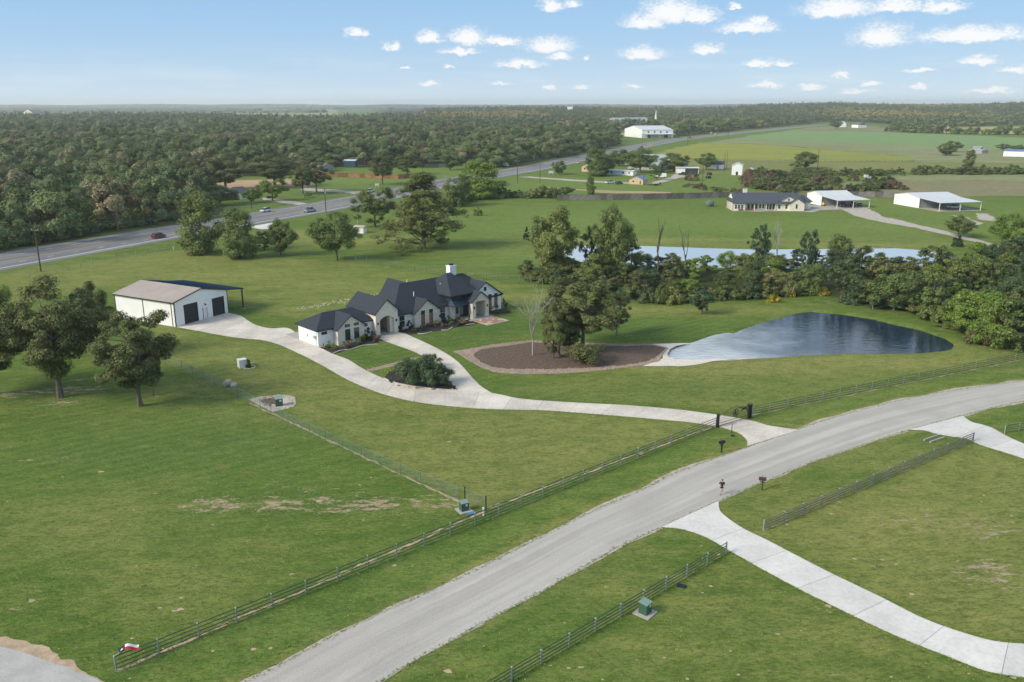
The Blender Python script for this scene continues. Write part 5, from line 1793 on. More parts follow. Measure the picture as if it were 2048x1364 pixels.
# hedge line and brush beyond the far lawn
hp = resample(PG([(905, 415), (930, 402), (975, 398), (1000, 397), (1040, 397), (1112, 397)]), 22)
for p in hp:
    i = rt.randrange(3)
    put_tree('shrub%d' % i, (p[0] + rt.uniform(-2, 2), p[1] + rt.uniform(-1, 6)), rt.uniform(3.5, 6), rt.uniform(3, 4.6), rt.choice(['f_green', 'f_belt']), 'dark bush in the hedge behind the far lawn', cat='bush', name='bush', group='hedge bushes behind the far lawn')
for seg, n, hh, lab, fols in (([(1560, 352), (1620, 350), (1700, 350), (1795, 350)], 26, (2.2, 5), 'dark bush in the middle field hedge', ['f_green', 'f_oak']), ([(1820, 348), (1920, 348), (2048, 347), (2100, 347)], 26, (3, 6.5), 'dark bush in the right field hedge', ['f_green', 'f_oak']),
                              ([(1785, 263), (1850, 266), (1920, 268), (2048, 270), (2110, 271)], 24, (8, 17), 'dark bush in the distant hedge above the hay field', ['f_green', 'f_oak']), ([(1495, 366), (1540, 380), (1640, 384), (1700, 382), (1790, 376)], 46, (1.8, 4.6), 'brownish brush behind the cream house', ['f_brown', 'f_belt', 'f_oak']),
                              ([(1375, 374), (1420, 380), (1490, 386)], 20, (1.2, 2.8), 'purplish brown brush on the village green', ['f_brown', 'f_brown', 'f_belt'])):
    for p in resample(PG(seg), n):
        i = rt.randrange(3)
        h_ = rt.uniform(*hh)
        fo_ = rt.choice(fols)
        put_tree('shrub%d' % i, (p[0] + rt.uniform(-4, 4), p[1] + rt.uniform(-8, 8)), h_, h_ * rt.uniform(.8, 1.3), fo_, bush_label(lab.replace('dark ', '').replace('brownish ', '').replace('purplish brown ', ''), h_, fo_), cat='bush', name='bush', group=lab.replace('dark bush', 'dark bushes'))

for p in scatter(PG([(1490, 352), (1560, 350), (1700, 352), (1770, 366), (1790, 380), (1700, 388), (1560, 388), (1500, 378)]), 60, 3.5, 31):
    i = rt.randrange(3)
    h_ = rt.uniform(2.5, 6.0)
    fo_ = rt.choice(['f_belt', 'f_oak', 'f_brown', 'f_cedar', 'f_mix'])
    put_tree('shrub%d' % i, p, h_, h_ * rt.uniform(.8, 1.2), fo_, bush_label('scrub clump behind the cream house', h_, fo_), cat='bush', name='bush', group='brush clumps in the scrubland behind the cream house')

# ---------------------------------------------------------------- the forest beyond the highway
def forest_label(j, q):
    kind = ['broad dark', 'wide spreading', 'tall narrow', 'loose-crowned', 'rounded'][j]
    pl = ('at the far left' if q[0] < 90 else 'above the red SUV' if q[0] < 250 else 'left of the dirt yard' if q[0] < 400 else 'behind the dirt yard' if q[0] < 640 else 'behind the brown board fence' if q[0] < 860 else 'along the highway right of the yard')
    return '%s forest tree %s' % (kind, pl)


FLAB = ['broad dark tree of the forest beyond the highway', 'wide spreading tree of the forest beyond the highway', 'tall narrow tree of the forest beyond the highway', 'loose-crowned tree of the forest beyond the highway', 'rounded tree of the forest beyond the highway']
rs = np.random.RandomState(4)
pts = []
N0 = 70000
yy = 215 + (3700 - 215) * rs.uniform(0, 1, N0) ** 1.25
xx = rs.uniform(-0.72, 0.72, N0) * yy * 1.05
fd = poly_sdf(xx, yy, FOREST)
farok = (fd < -1.5)
qx = np.array([0.0])
keep = farok.copy()
# wooded rise behind the fields on the right, and everything beyond the mapped ground
beyond = (yy > 2100) & (xx / yy > -0.42 + 0.00009 * (yy - 2100) * 1.4)
keep |= beyond
# clearings
for cx, cy, rx, ry in ((G(1285, 262)[0], G(1285, 262)[1] - 40, 70, 130), (G(905, 305)[0], G(905, 305)[1], 22, 18)):
    keep &= (((xx - cx) / rx) ** 2 + ((yy - cy) / ry) ** 2) > 1
keep &= ~((xx / yy < -0.10) & (yy > 2450 + 400 * np.sin(xx * .004) + 2500 * np.clip(xx / yy + 0.25, 0, 1)))
xx, yy = xx[keep], yy[keep]
# thin out by a minimum spacing that grows with distance
order = np.argsort(yy)
xx, yy = xx[order], yy[order]
cell = {}
sel = []
for i in range(len(xx)):
    s_ = 12.5 + yy[i] * 0.0024
    k_ = (int(xx[i] // s_), int(yy[i] // s_))
    ok = True
    for a in (-1, 0, 1):
        for b_ in (-1, 0, 1):
            for j in cell.get((k_[0] + a, k_[1] + b_), ()):
                if (xx[i] - xx[j]) ** 2 + (yy[i] - yy[j]) ** 2 < s_ * s_:
                    ok = False
    if ok:
        cell.setdefault(k_, []).append(i)
        sel.append(i)
xx, yy = xx[sel], yy[sel]
nind = max(0, 300 - 225)
NEARF = 170
hts = rs.uniform(9.0, 18.5, len(xx)) * (1 + 0.12 * np.sin(xx * 0.02) * np.sin(yy * 0.013))
for i in range(min(NEARF, len(xx))):
    j = rs.randint(0, 5)
    put_tree('far%d' % j, (xx[i], yy[i]), float(hts[i]), TREE_MESH['far%d' % j][3] * rs.uniform(0.95, 1.6), 'f_mix', forest_label(j, proj(xx[i], yy[i], 0)), group='trees at the near edge of the forest')
# the remainder as one object: geometry-node instances
fx, fy, fh = xx[NEARF:], yy[NEARF:], hts[NEARF:]
fme = bpy.data.meshes.new('forest')
fme.vertices.add(len(fx))
fzv = hills(fx, fy)
fme.vertices.foreach_set('co', np.c_[fx, fy, fzv].astype(np.float32).ravel())
pr = rs.randint(0, 5, len(fx))
sunny = (np.sin(fx * 0.006 + 2) * np.sin(fy * 0.003 + 1) + rs.uniform(-.35, .35, len(fx)) > 0.55) & (fx / fy > -0.12) & (fy > 1500)
pr = np.where(sunny, 5 + rs.randint(0, 2, len(fx)), pr)
pine = (~sunny) & (fy > 1700) & (rs.uniform(0, 1, len(fx)) < 0.45)
pr = np.where(pine, 7, pr)
for nm, ty, arr in (('inst', 'INT', pr), ('rot', 'FLOAT', rs.uniform(0, 6.28, len(fx))), ('hs', 'FLOAT', fh / 12.0), ('ws', 'FLOAT', rs.uniform(0.85, 1.55, len(fx)) * (1.25 + fy / 9000))):
    a_ = fme.attributes.new(nm, ty, 'POINT')
    a_.data.foreach_set('value', arr.astype(np.int32 if ty == 'INT' else np.float32))
forest = link('forest', fme, None)
tag(forest, 'mixed broadleaf forest stretching from the highway to the horizon', kind='stuff')
pc = bpy.data.collections.new('forest_prototypes')


def proto(nm, key, fol):
    cm, tm, _, _ = TREE_MESH[key]
    V1 = np.array([v.co[:] for v in cm.vertices])
    mb = MB()
    mb.v = [tuple(v) for v in V1] + [tuple(v.co) for v in tm.vertices]
    mb.f = [tuple(p.vertices) for p in cm.polygons] + [tuple(i + len(V1) for i in p.vertices) for p in tm.polygons]
    me = mb.mesh(nm)
    me.materials.append(M[fol])
    me.materials.append(M['bark'])
    mi = np.zeros(len(me.polygons), np.int32)
    mi[len(cm.polygons):] = 1
    me.polygons.foreach_set('material_index', mi)
    o = bpy.data.objects.new(nm, me)
    pc.objects.link(o)
    return o


for i in range(5):
    proto('forest_a%d' % i, 'far%d' % i, 'f_mix')
proto('forest_b0', 'far0', 'f_sunlit')
proto('forest_b1', 'far1', 'f_sunlit')
tree_mesh('farpine', 'cone', 15, 3.6, 4.0, 18, 900, 0.9, 0, 0.25, 120)
proto('forest_c0', 'farpine', 'f_pine')

ng = bpy.data.node_groups.new('forest_scatter', 'GeometryNodeTree')
ng.interface.new_socket('Geometry', in_out='INPUT', socket_type='NodeSocketGeometry')
ng.interface.new_socket('Geometry', in_out='OUTPUT', socket_type='NodeSocketGeometry')
gi = ng.nodes.new('NodeGroupInput')
go = ng.nodes.new('NodeGroupOutput')
ci = ng.nodes.new('GeometryNodeCollectionInfo')
ci.inputs['Collection'].default_value = pc
ci.inputs['Separate Children'].default_value = True
ci.inputs['Reset Children'].default_value = True
ip = ng.nodes.new('GeometryNodeInstanceOnPoints')
ip.inputs['Pick Instance'].default_value = True


def nattr(nm, ty):
    n = ng.nodes.new('GeometryNodeInputNamedAttribute')
    n.data_type = ty
    n.inputs['Name'].default_value = nm
    return n.outputs['Attribute']


ng.links.new(gi.outputs[0], ip.inputs['Points'])
ng.links.new(ci.outputs[0], ip.inputs['Instance'])
ng.links.new(nattr('inst', 'INT'), ip.inputs['Instance Index'])
cx_ = ng.nodes.new('ShaderNodeCombineXYZ')
ng.links.new(nattr('rot', 'FLOAT'), cx_.inputs[2])
ng.links.new(cx_.outputs[0], ip.inputs['Rotation'])
cs_ = ng.nodes.new('ShaderNodeCombineXYZ')
wsn, hsn = nattr('ws', 'FLOAT'), nattr('hs', 'FLOAT')
ng.links.new(wsn, cs_.inputs[0])
ng.links.new(wsn, cs_.inputs[1])
ng.links.new(hsn, cs_.inputs[2])
ng.links.new(cs_.outputs[0], ip.inputs['Scale'])
ng.links.new(ip.outputs[0], go.inputs[0])
md = forest.modifiers.new('scatter', 'NODES')
md.node_group = ng
print('forest', len(fx), 'trees', NTREE)

# far ridge along the horizon: bumpy wooded land
def ridge(name, y0, x0, x1, hmin, hmax, n, mat, seed, depth=500):
    rs_ = np.random.RandomState(seed)
    X = np.linspace(x0, x1, n)
    base_ = np.interp(X, np.linspace(x0, x1, 40), rs_.uniform(hmin, hmax, 40))
    rows = []
    for k_, (dy, f) in enumerate(((0, 0.0), (8, 0.7), (60, 1.0), (depth, 1.05), (depth + 60, 0.0))):
        rows.append(np.c_[X, np.full(n, y0 + dy) + rs_.uniform(-25, 25, n), base_ * f + (rs_.uniform(-3, 3, n) if 0 < f else 0)])
    V = np.concatenate(rows)
    ii_ = np.arange(len(V)).reshape(-1, n)
    Q = np.stack([ii_[:-1, :-1], ii_[:-1, 1:], ii_[1:, 1:], ii_[1:, :-1]], -1).reshape(-1, 4)
    return structure(link(name, np_mesh(name, V, Q), mat))


M['ridge'] = plain('distant woodland', (0.10, 0.13, 0.08), 0.95, 0.45, 0.02)
ridge('far_hills', 8250, -8800, 8800, 26, 44, 900, M['ridge'], 3, 400)
ridge('far_woods', 6400, -8000, -900, 12, 20, 800, M['ridge'], 9, 250)
ridge('far_woods', 5100, -7000, -1500, 9, 16, 800, M['ridge'], 13, 160)
ridge('far_woods', 4150, -6000, -900, 8, 15, 800, M['ridge'], 17, 120)

# ---------------------------------------------------------------- buildings
def slab_roof(mb, poly, th=0.18):
    """a tilted plane (3-D polygon, upward side) with thickness"""
    n = len(mb.v)
    k = len(poly)
    mb.v += [tuple(p) for p in poly] + [(p[0], p[1], p[2] - th) for p in poly]
    mb.f.append(tuple(n + i for i in range(k)))
    mb.f.append(tuple(n + k + i for i in range(k))[::-1])
    for i in range(k):
        j = (i + 1) % k
        mb.f.append((n + i, n + k + i, n + k + j, n + j))


def hip(mb, u0, u1, v0, v1, ze, zr, il, ir, oh=0.45, th=0.2):
    """hipped roof, ridge along u; il/ir insets of the ridge ends (0 = gable)"""
    u0 -= oh
    u1 += oh
    v0 -= oh
    v1 += oh
    vm = (v0 + v1) / 2
    a, b_, c, d_ = (u0, v0, ze), (u1, v0, ze), (u1, v1, ze), (u0, v1, ze)
    r0, r1 = (u0 + il, vm, zr), (u1 - ir, vm, zr)
    n = len(mb.v)
    dn = lambda p: (p[0], p[1], p[2] - th)
    mb.v += [a, b_, c, d_, r0, r1, dn(a), dn(b_), dn(c), dn(d_)]
    F_ = [(0, 1, 5, 4), (2, 3, 4, 5), (1, 2, 5), (3, 0, 4), (0, 6, 7, 1), (1, 7, 8, 2), (2, 8, 9, 3), (3, 9, 6, 0), (6, 9, 8, 7)]
    mb.f += [tuple(n + i for i in f) for f in F_]


def gable_v(mb, u0, u1, v0, v1, ze, zp, oh=0.4, th=0.18, ohf=0.3):
    """gable roof, ridge along v, as two slabs"""
    um = (u0 + u1) / 2
    sl = (zp - ze) / (um - u0)
    a, b_ = u0 - oh, u1 + oh
    za = ze - sl * oh
    slab_roof(mb, [(a, v0 - ohf, za), (um, v0 - ohf, zp), (um, v1, zp), (a, v1, za)], th)
    slab_roof(mb, [(um, v0 - ohf, zp), (b_, v0 - ohf, za), (b_, v1, za), (um, v1, zp)], th)


def pent(mb, u0, u1, v0, v1, ze, zp):
    """solid under a gable: five-sided prism along v"""
    um = (u0 + u1) / 2
    mb.prism_xz([(u0, 0), (u1, 0), (u1, ze), (um, zp), (u0, ze)], v0, v1)


def window(parent, u, v, z0, z1, w, face='-v', frame='white', mullion=True, name='window'):
    """window in a wall; a frame standing proud and a pane; face = -v or -u"""
    f = MB()
    p = MB()
    t_ = 0.07
    def b(mb, a0, a1, c0, c1, d0, d1):
        if face == '-v':
            mb.bx(u + a0, u + a1, v - d1, v - d0, c0, c1)
        elif face == '-u':
            mb.bx(u - d1, u - d0, v + a0, v + a1, c0, c1)
        else:
            mb.bx(u + d0, u + d1, v + a0, v + a1, c0, c1)
    h = w / 2
    b(f, -h, -h + t_, z0, z1, -0.02, 0.07)
    b(f, h - t_, h, z0, z1, -0.02, 0.07)
    b(f, -h + t_, h - t_, z1 - t_, z1, -0.02, 0.068)
    b(f, -h + t_, h - t_, z0, z0 + t_, -0.02, 0.068)
    if mullion:
        b(f, -h + t_, h - t_, (z0 + z1) / 2 - 0.025, (z0 + z1) / 2 + 0.025, -0.02, 0.05)
    b(p, -h + t_, h - t_, z0 + t_, z1 - t_, -0.01, 0.02)
    fo = f.build(name, M[frame], parent)
    p.build('pane', M['glass'], fo)
    return fo


def shutterwin(parent, u, v, z0, z1, w):
    """tall cedar board shutter with a small pane above"""
    zc = z1 - (z1 - z0) * 0.27
    f = MB()
    f.bx(u - w / 2 - .08, u - w / 2, v - .08, v + .02, z0, z1 + .08)
    f.bx(u + w / 2, u + w / 2 + .08, v - .08, v + .02, z0, z1 + .08)
    f.bx(u - w / 2, u + w / 2, v - .08, v + .02, z1, z1 + .08)
    fo = f.build('shutter_frame', M['white_wall'], parent)
    n = 6
    bm0 = None
    for i in range(n):
        x0 = u - w / 2 + i * w / n + .012
        MB().bx(x0, x0 + w / n - .024, v - .06 - .01 * (i % 2), v + .01, z0 + .02, zc - .02).build('board', M['cedar_wood'], fo)
    MB().bx(u - w / 2, u + w / 2, v - .03, v + .01, zc, z1).build('pane', M['glass'], fo)


def wall_lamp(parent, u, v, z):
    MB().bx(u - .09, u + .09, v - .2, v, z, z + .38).bx(u - .05, u + .05, v - .22, v - .2, z + .1, z + .3).build('wall_lamp', M['black'], parent)


OH_ = G(637, 694.5)
H = thing('main_house', 'long white and limestone ranch house with dark shingle roof and arched drive-through', 'house', (OH_[0], OH_[1], 0), R(43))
# floor slab
MB().bx(-.05, 41.9, -.4, 11.3, 0, .10).bx(10.9, 15.8, -1.35, 8, 0, .095).bx(30.6, 36.4, -4.2, -.4, 0, .13).build('foundation', M['concrete_pad'], H)
# walls
wl = MB()
wl.bx(0, 11.4, 0, 6.5, 0.1, 3.0)
wl.bx(15.8, 28.9, 0, 11, 0.1, 3.0)
wl.bx(28.9, 31.5, 0.6, 11, 0.1, 3.0)
wl.bx(31.5, 33.4, 1.2, 11, 0.1, 3.0)
wl.build('wall', M['white_wall'], H)
rw = MB()
pent(rw, 33.4, 41.8, -.35, 10.8, 3.35, 6.05)
rw.build('wall', M['white_wall'], H)['label'] = 'white gable wall at the right end'
# stone bay on the garage wing
b1 = MB()
pent(b1, 3.0, 8.4, -1.5, 3.0, 3.0, 4.95)
b1.build('stone_bay', M['stone'], H)
# stone gable with the shuttered windows
b2 = MB()
pent(b2, 19.8, 25.4, -.95, 4, 3.0, 5.0)
b2.build('stone_gable', M['stone'], H)
b3 = MB()
b3.bx(28.3, 29.3, -1.0, .6, .1, 2.9)
b3.bx(29.3, 31.5, .35, .6, .1, 2.9)
b3.build('stone_wall', M['stone'], H)
# the drive-through: piers, arch and gable above
A_ = MB()
zc, zs = 4.5, 6.5
uc = 13.35
ul, ur = 11.0, 15.75
ol, orr = 11.85, 14.95
rise, spring = 0.75, 2.75
pts_ = [(ul, 0.1), (ol, 0.1), (ol, spring)]
for i in range(1, 12):
    f = i / 12
    pts_.append((ol + (orr - ol) * f, spring + rise * math.sin(math.pi * f) ** 0.7))
pts_ += [(orr, spring), (orr, 0.1), (ur, 0.1), (ur, zc), (uc, zs), (ul, zc)]
A_.prism_xz(pts_, -1.25, -0.65)
A_.build('stone_arch', M['stone'], H)
s_ = MB()
s_.bx(11.0, 11.25, -.65, 7.8, 0.1, 4.45)
s_.bx(15.5, 15.75, -.65, 7.8, 0.1, 4.45)
s_.bx(11.25, 15.5, 7.5, 7.8, 0.1, 4.45)
s_.bx(14.4, 15.5, -.65, .2, 0.1, 3.6)
s_.build('passage_wall', M['stone_dark'], H)
MB().bx(11.25, 15.5, -.65, 7.5, 3.9, 4.1).build('ceiling', M['white_wall'], H)
window(H, 12.6, 7.5, 1.1, 3.0, 1.1, frame='dark_trim')
# roofs
r = MB()
hip(r, 0, 11.2, 0, 6.5, 3.05, 5.05, 3.3, 2.6)
r.build('garage_roof', M['shingle'], H)
r = MB()
gable_v(r, 3.0, 8.4, -1.5, 3.2, 3.05, 5.05, .35)
r.build('bay_roof', M['shingle'], H)
r = MB()
gable_v(r, 11.0, 15.75, -1.25, 7.9, 4.5, 6.6, .35)
r.build('arch_roof', M['shingle'], H)
r = MB()
pent(r, 11.0, 15.75, 7.6, 7.75, 4.45, 6.5)
r.build('back_gable', M['white_wall'], H)
r = MB()
hip(r, 15.6, 41.6, -.1, 11.1, 3.02, 7.25, 6.0, 5.4)
mroof = r.build('main_roof', M['shingle'], H)
r = MB()
gable_v(r, 19.8, 25.4, -.95, 4.2, 3.02, 5.1, .35)
r.build('gable_roof', M['shingle'], H)
r = MB()
gable_v(r, 33.4, 41.8, -.4, 6.5, 3.4, 6.25, .4)
r.build('gable_roof', M['shingle'], H)
# small gable at the upper left end of the ridge
r = MB()
gable_v(r, 19.8, 25.4, 5.6, 11.4, 3.6, 7.35, .3)
r.build('gable_roof', M['shingle'], H)
r = MB()
hip(r, 27.9, 33.9, -1.6, 8.0, 4.95, 8.35, 3.0, 2.4, oh=.25)
r.build('tower_roof', M['shingle'], H)
MB().bx(28.5, 33.5, -1.1, 4.5, 2.9, 4.8).build('clerestory', M['stucco_navy'], H)
for i in range(4):
    window(H, 30.0 + i * .75, -1.1, 3.95, 4.6, .6, frame='dark_trim', mullion=False)
r = MB()
slab_roof(r, [(28.1, -2.5, 3.05), (32.6, -2.5, 3.05), (32.2, -1.1, 3.85), (28.5, -1.1, 3.85)], .12)
slab_roof(r, [(27.9, -.6, 2.95), (28.1, -2.5, 3.04), (28.5, -1.1, 3.84), (28.5, -.4, 3.84)], .12)
r.build('awning_roof', M['stucco_navy'], H)
# entrance porch
r = MB()
r.bx(31.7, 32.55, -3.35, -2.6, .13, 3.4)
r.bx(35.0, 35.85, -3.35, -2.6, .13, 3.4)
r.prism_xz([(31.7, 3.4), (35.85, 3.4), (35.85, 3.75), (33.78, 5.25), (31.7, 3.75)], -3.35, -2.6)
r.bx(35.3, 35.85, -2.6, -.35, .13, 3.4)
r.build('porch', M['stone'], H)
r = MB()
gable_v(r, 31.7, 35.85, -3.35, 1.5, 3.75, 5.35, .35)
r.build('porch_roof', M['shingle'], H)
MB().bx(32.0, 33.2, -.32, -.2, .13, 2.6).bx(32.1, 33.1, -.36, -.32, .3, 2.5).build('entrance_door', M['black'], H)
MB().bx(33.5, 35.3, -.4, -.36, .13, 3.3).build('porch_wall', M['stone_dark'], H)
for u in (29.85, 30.85):
    window(H, u, .35, .6, 2.75, .85, frame='white_wall', mullion=False)
# paved landing with flagstones
LND = MB()
fl = MB().bx(31.0, 36.4, -8.6, -4.2, 0, .06).build('landing', M['limestone'], H)
rdd = random.Random(3)
for i in range(9):
    for j in range(7):
        x0, y0 = 31.25 + i * .55, -8.4 + j * .58
        MB().bx(x0 + .02, x0 + .55 - .03 - rdd.uniform(0, .08), y0 + .02, y0 + .56 - rdd.uniform(0, .06), .06, .085 + rdd.uniform(0, .012)).build('flagstone', M['brick_red'] if rdd.random() < .75 else M['limestone'], fl)
# windows of the front
for u in (4.95, 6.75):
    window(H, u, -1.5, .45, 2.7, 1.25, frame='white_wall', mullion=False)
    window(H, u, -1.5, 2.85, 3.6, 1.25, frame='white_wall', mullion=False)
window(H, 1.25, 0, 1.95, 2.6, 1.3, frame='white_wall', mullion=False)
window(H, 9.6, 0, 1.9, 2.6, 1.0, frame='white_wall', mullion=False)
window(H, 17.5, 0, .55, 2.65, 1.3, frame='white_wall')
window(H, 27.0, 0, .55, 2.65, 1.3, frame='white_wall')
for u in (21.6, 23.5):
    shutterwin(H, u, -.95, .35, 3.1, .98)
for u in (38.75, 40.35):
    shutterwin(H, u, -.35, .5, 3.5, .95)
f = MB().bx(37.25, 37.85, -.42, -.33, 4.35, 5.15).build('attic_vent', M['dark_trim'], H)
for u, v, z in ((11.4, -1.25, 2.2), (15.35, -1.25, 2.2), (32.1, -3.35, 2.1), (35.45, -3.35, 2.1)):
    wall_lamp(H, u, v, z)
MB().tube([(1.9, -.12, .1), (1.9, -.12, .75), (2.2, -.12, .75), (2.2, -.12, .1)], .04, 5).tube([(1.0, -.05, .1), (1.0, -.05, .5)], .05, 5).build('pipe', M['black'], H)
MB().bx(-.16, 0, .5, .95, 1.3, 1.9).bx(-.12, 0, 1.15, 1.4, 1.35, 1.8).tube([(-.07, .7, .1), (-.07, .7, 1.3)], .03, 5).tube([(-.07, .35, .1), (-.07, .35, 2.9)], .03, 5).bx(-.08, 0, 3.3, 3.5, 1.2, 1.7).build('meter_box', M['grey'], H)
ch = MB().bx(33.3, 34.9, 5.3, 6.5, 5.5, 8.95).bx(33.22, 34.98, 5.22, 6.58, 8.95, 9.08).build('chimney', M['white_wall'], H)
MB().bx(33.75, 34.45, 5.6, 6.2, 9.08, 9.35).bx(33.62, 34.58, 5.5, 6.3, 9.35, 9.42).build('chimney_cap', M['black'], ch)
for u, v, z in ((22.2, 2.5, 5.6), (24.0, 7.0, 7.0), (29.0, 3.0, 6.2)):
    MB().tube([(u, v, z - .5), (u, v, z + .4)], .08, 6).build('vent_pipe', M['white'], H)
g = MB()
for a, b_, v in ((-.3, 3.0, -.5), (15.8, 19.5, -.6), (25.6, 28.2, -.6)):
    g.bx(a, b_, v - .1, v, 2.82, 3.02)
g.build('gutter', M['dark_trim'], H)

# plants in the house beds
random.seed(9)
for i, (px_, py_, hh, ww, f_) in enumerate([(655, 697, .7, 14, 'f_lime'), (668, 700, .7, 12, 'f_lime'), (690, 697, .9, 14, 'f_brown'), (700, 692, .9, 14, 'f_brown'), (715, 688, .9, 12, 'f_green'), (727, 683, 1.0, 12, 'f_lime'), (732, 678, 1.6, 22, 'f_cedar'), (745, 680, 1.2, 16, 'f_cedar'),
                                             (757, 683, 1.0, 16, 'f_brown'), (806, 662, 1.2, 14, 'f_cedar'), (818, 659, 1.3, 14, 'f_cedar'), (828, 665, .6, 12, 'f_brown'), (845, 660, .8, 16, 'f_shrub'), (858, 655, .8, 14, 'f_brown'), (872, 652, .9, 14, 'f_green'), (884, 654, .7, 14, 'f_brown'),
                                             (884, 646, 1.2, 14, 'f_cedar'), (898, 646, 1.1, 12, 'f_shrub'), (905, 651, .7, 12, 'f_green'), (925, 647, .8, 14, 'f_brown'), (938, 645, .7, 10, 'f_brown'), (983, 623, .9, 12, 'f_lime'), (992, 620, 1.0, 12, 'f_green'), (1000, 626, .7, 14, 'f_brown'), (1008, 616, 1.5, 10, 'f_cedar'), (1016, 625, .5, 10, 'f_brown'),
                                             (785, 765, .7, 10, 'f_shrub'), (805, 762, .7, 12, 'f_shrub'), (822, 765, .7, 12, 'f_shrub'), (795, 753, .8, 14, 'f_shrub'), (895, 774, .9, 16, 'f_shrub'), (905, 779, .6, 10, 'f_cedar'), (862, 770, .8, 12, 'f_shrub'), (780, 748, .7, 10, 'f_lime')]):
    p = G(px_, py_)
    side = 'beside the garage bay' if px_ < 770 and py_ < 705 else 'in the triangular bed between the drives' if py_ > 740 else 'at the right end of the house' if px_ > 975 else 'along the front of the main house'
    tone = {'f_lime': 'yellow-green', 'f_brown': 'brownish', 'f_green': 'green', 'f_cedar': 'dark green', 'f_shrub': 'grey-green'}[f_]
    put_tree('bedplant', p, hh * 1.25, ww * .75 / ppm(p), f_, '%s low planting %s' % (tone, side), cat='bush', name='garden_shrub', group='%s plants %s' % (tone, side))
for px_, py_, top, w_, l in ((822, 772, 715, 62, 'grey-green multi-stemmed shrub at the left of the triangular bed'), (858, 772, 722, 72, 'tallest grey-green multi-stemmed shrub in the triangular bed'), (883, 768, 735, 56, 'grey-green spreading shrub at the right of the triangular bed'), (862, 738, 708, 46, 'thin twiggy shrub at the back of the triangular bed')):
    px_tree('olive_shrub', px_, py_, top, w_, 'f_shrub', l, cat='shrub', name='garden_shrub')


def edging(name, lab, poly, mat, h=.12, w=.16, seg=.6):
    P = resample(PG(poly), max(2, int(sum(math.dist(G(*poly[i]), G(*poly[i + 1])) for i in range(len(poly) - 1)) / seg) + 1))
    e = thing(name, lab, 'edging', (P[0][0], P[0][1], 0))
    for i in range(len(P) - 1):
        a, b_ = P[i] - P[0], P[i + 1] - P[0]
        an = math.atan2(*(b_ - a)[::-1])
        L = np.linalg.norm(b_ - a)
        c = (a + b_) / 2
        MB().box((c[0], c[1], h / 2 + .02), (L * .93, w * random.uniform(.8, 1.15), h * random.uniform(.8, 1.2)), an).build('stone', M[mat], e)


edging('stone_edging', 'pale stone edging of the bed below the garage bay', [(667, 707), (682, 701), (700, 700), (715, 695), (728, 691), (756, 689)], 'limestone')
edging('stone_edging', 'pale stone edging of the bed left of the shuttered gable', [(835, 668), (850, 668), (864, 664)], 'limestone')
edging('stone_edging', 'pale stone edging of the bed below the tall front window', [(882, 661), (895, 661), (905, 655)], 'limestone')
edging('stone_edging', 'pale stone edging of the bed before the entrance porch', [(932, 650), (950, 648)], 'limestone')
edging('stone_edging', 'low stone border along the lower side of the triangular bed', [(768, 757.5), (780, 763), (800, 769), (830, 774), (862, 778), (890, 780.5), (913, 781)], 'limestone', .14, .2)

# ---------------------------------------------------------------- workshop
OB_ = G(352.6, 654.2)
B = thing('workshop', 'white metal workshop with two dark roll-up doors and a lean-to roof on the right', 'workshop', (OB_[0], OB_[1], 0), R(62))
BU, BV, BE, BP = 12.9, 16.3, 4.75, 6.15
MB().bx(-.15, BU + .15, -.15, BV + .15, 0, .06).build('foundation', M['concrete_pad'], B)
w = MB()
w.prism_xz([(0, .06), (2.1, .06), (2.1, 3.75), (5.4, 3.75), (5.4, .06), (9.0, .06), (9.0, 3.6), (12.0, 3.6), (12.0, .06), (BU, .06), (BU, BE), (BU / 2, BP), (0, BE)], 0, .15)
w.build('end_wall', M['metal_white'], B)
MB().prism_xz([(0, .06), (BU, .06), (BU, BE), (BU / 2, BP), (0, BE)], BV - .15, BV).build('end_wall', M['metal_white'], B)
w = MB().bx(0, .15, .15, BV - .15, .06, BE - .02).bx(BU - .15, BU, .15, BV - .15, .06, BE - .02)
w.build('side_wall', M['metal_white_y'], B)
for u0, u1, z1 in ((2.1, 5.4, 3.75), (9.0, 12.0, 3.6)):
    d0 = MB().bx(u0, u1, .16, .2, .06, z1).build('roll_door', M['door_dark'], B)
    for k_ in range(6):
        zz = .06 + k_ * (z1 - .06) / 6
        MB().bx(u0 + .03, u1 - .03, .10, .16, zz + .02, zz + (z1 - .06) / 6 - .02).build('panel', M['door_dark'], d0)
    MB().bx(u0 - .02, u0 + .1, -.03, .16, .06, z1).bx(u1 - .1, u1 + .02, -.03, .16, .06, z1).bx(u0 + .1, u1 - .1, -.03, .16, z1 - .1, z1).build('door_frame', M['dark_trim'], B)
dd = MB().bx(6.6, 7.5, -.05, .0, .08, 2.2).build('side_door', M['white'], B)
MB().bx(6.52, 6.6, -.07, 0, .08, 2.28).bx(7.5, 7.58, -.07, 0, .08, 2.28).build('door_trim', M['dark_trim'], dd)
MB().tube([(7.0, -.02, 3.0), (7.0, -.35, 3.1), (7.0, -.4, 2.95)], .05, 5).bx(6.85, 7.15, -.5, -.3, 2.8, 2.95).build('barn_lamp', M['black'], B)
slope = (BP - BE) / (BU / 2)
def ribs(mb, u0, z0, u1, z1, v0, v1, n):
    for k_ in range(n + 1):
        v = v0 + (v1 - v0) * k_ / n
        slab_roof(mb, [(u0, v - .03, z0 + .05), (u1, v - .03, z1 + .05), (u1, v + .03, z1 + .05), (u0, v + .03, z0 + .05)], .06)
r = MB()
slab_roof(r, [(-.35, -.2, BE - slope * .35 + .1), (BU / 2, -.2, BP + .1), (BU / 2, BV + .2, BP + .1), (-.35, BV + .2, BE - slope * .35 + .1)], .09)
lr = r.build('left_roof', M['roof_tan'], B)
r = MB()
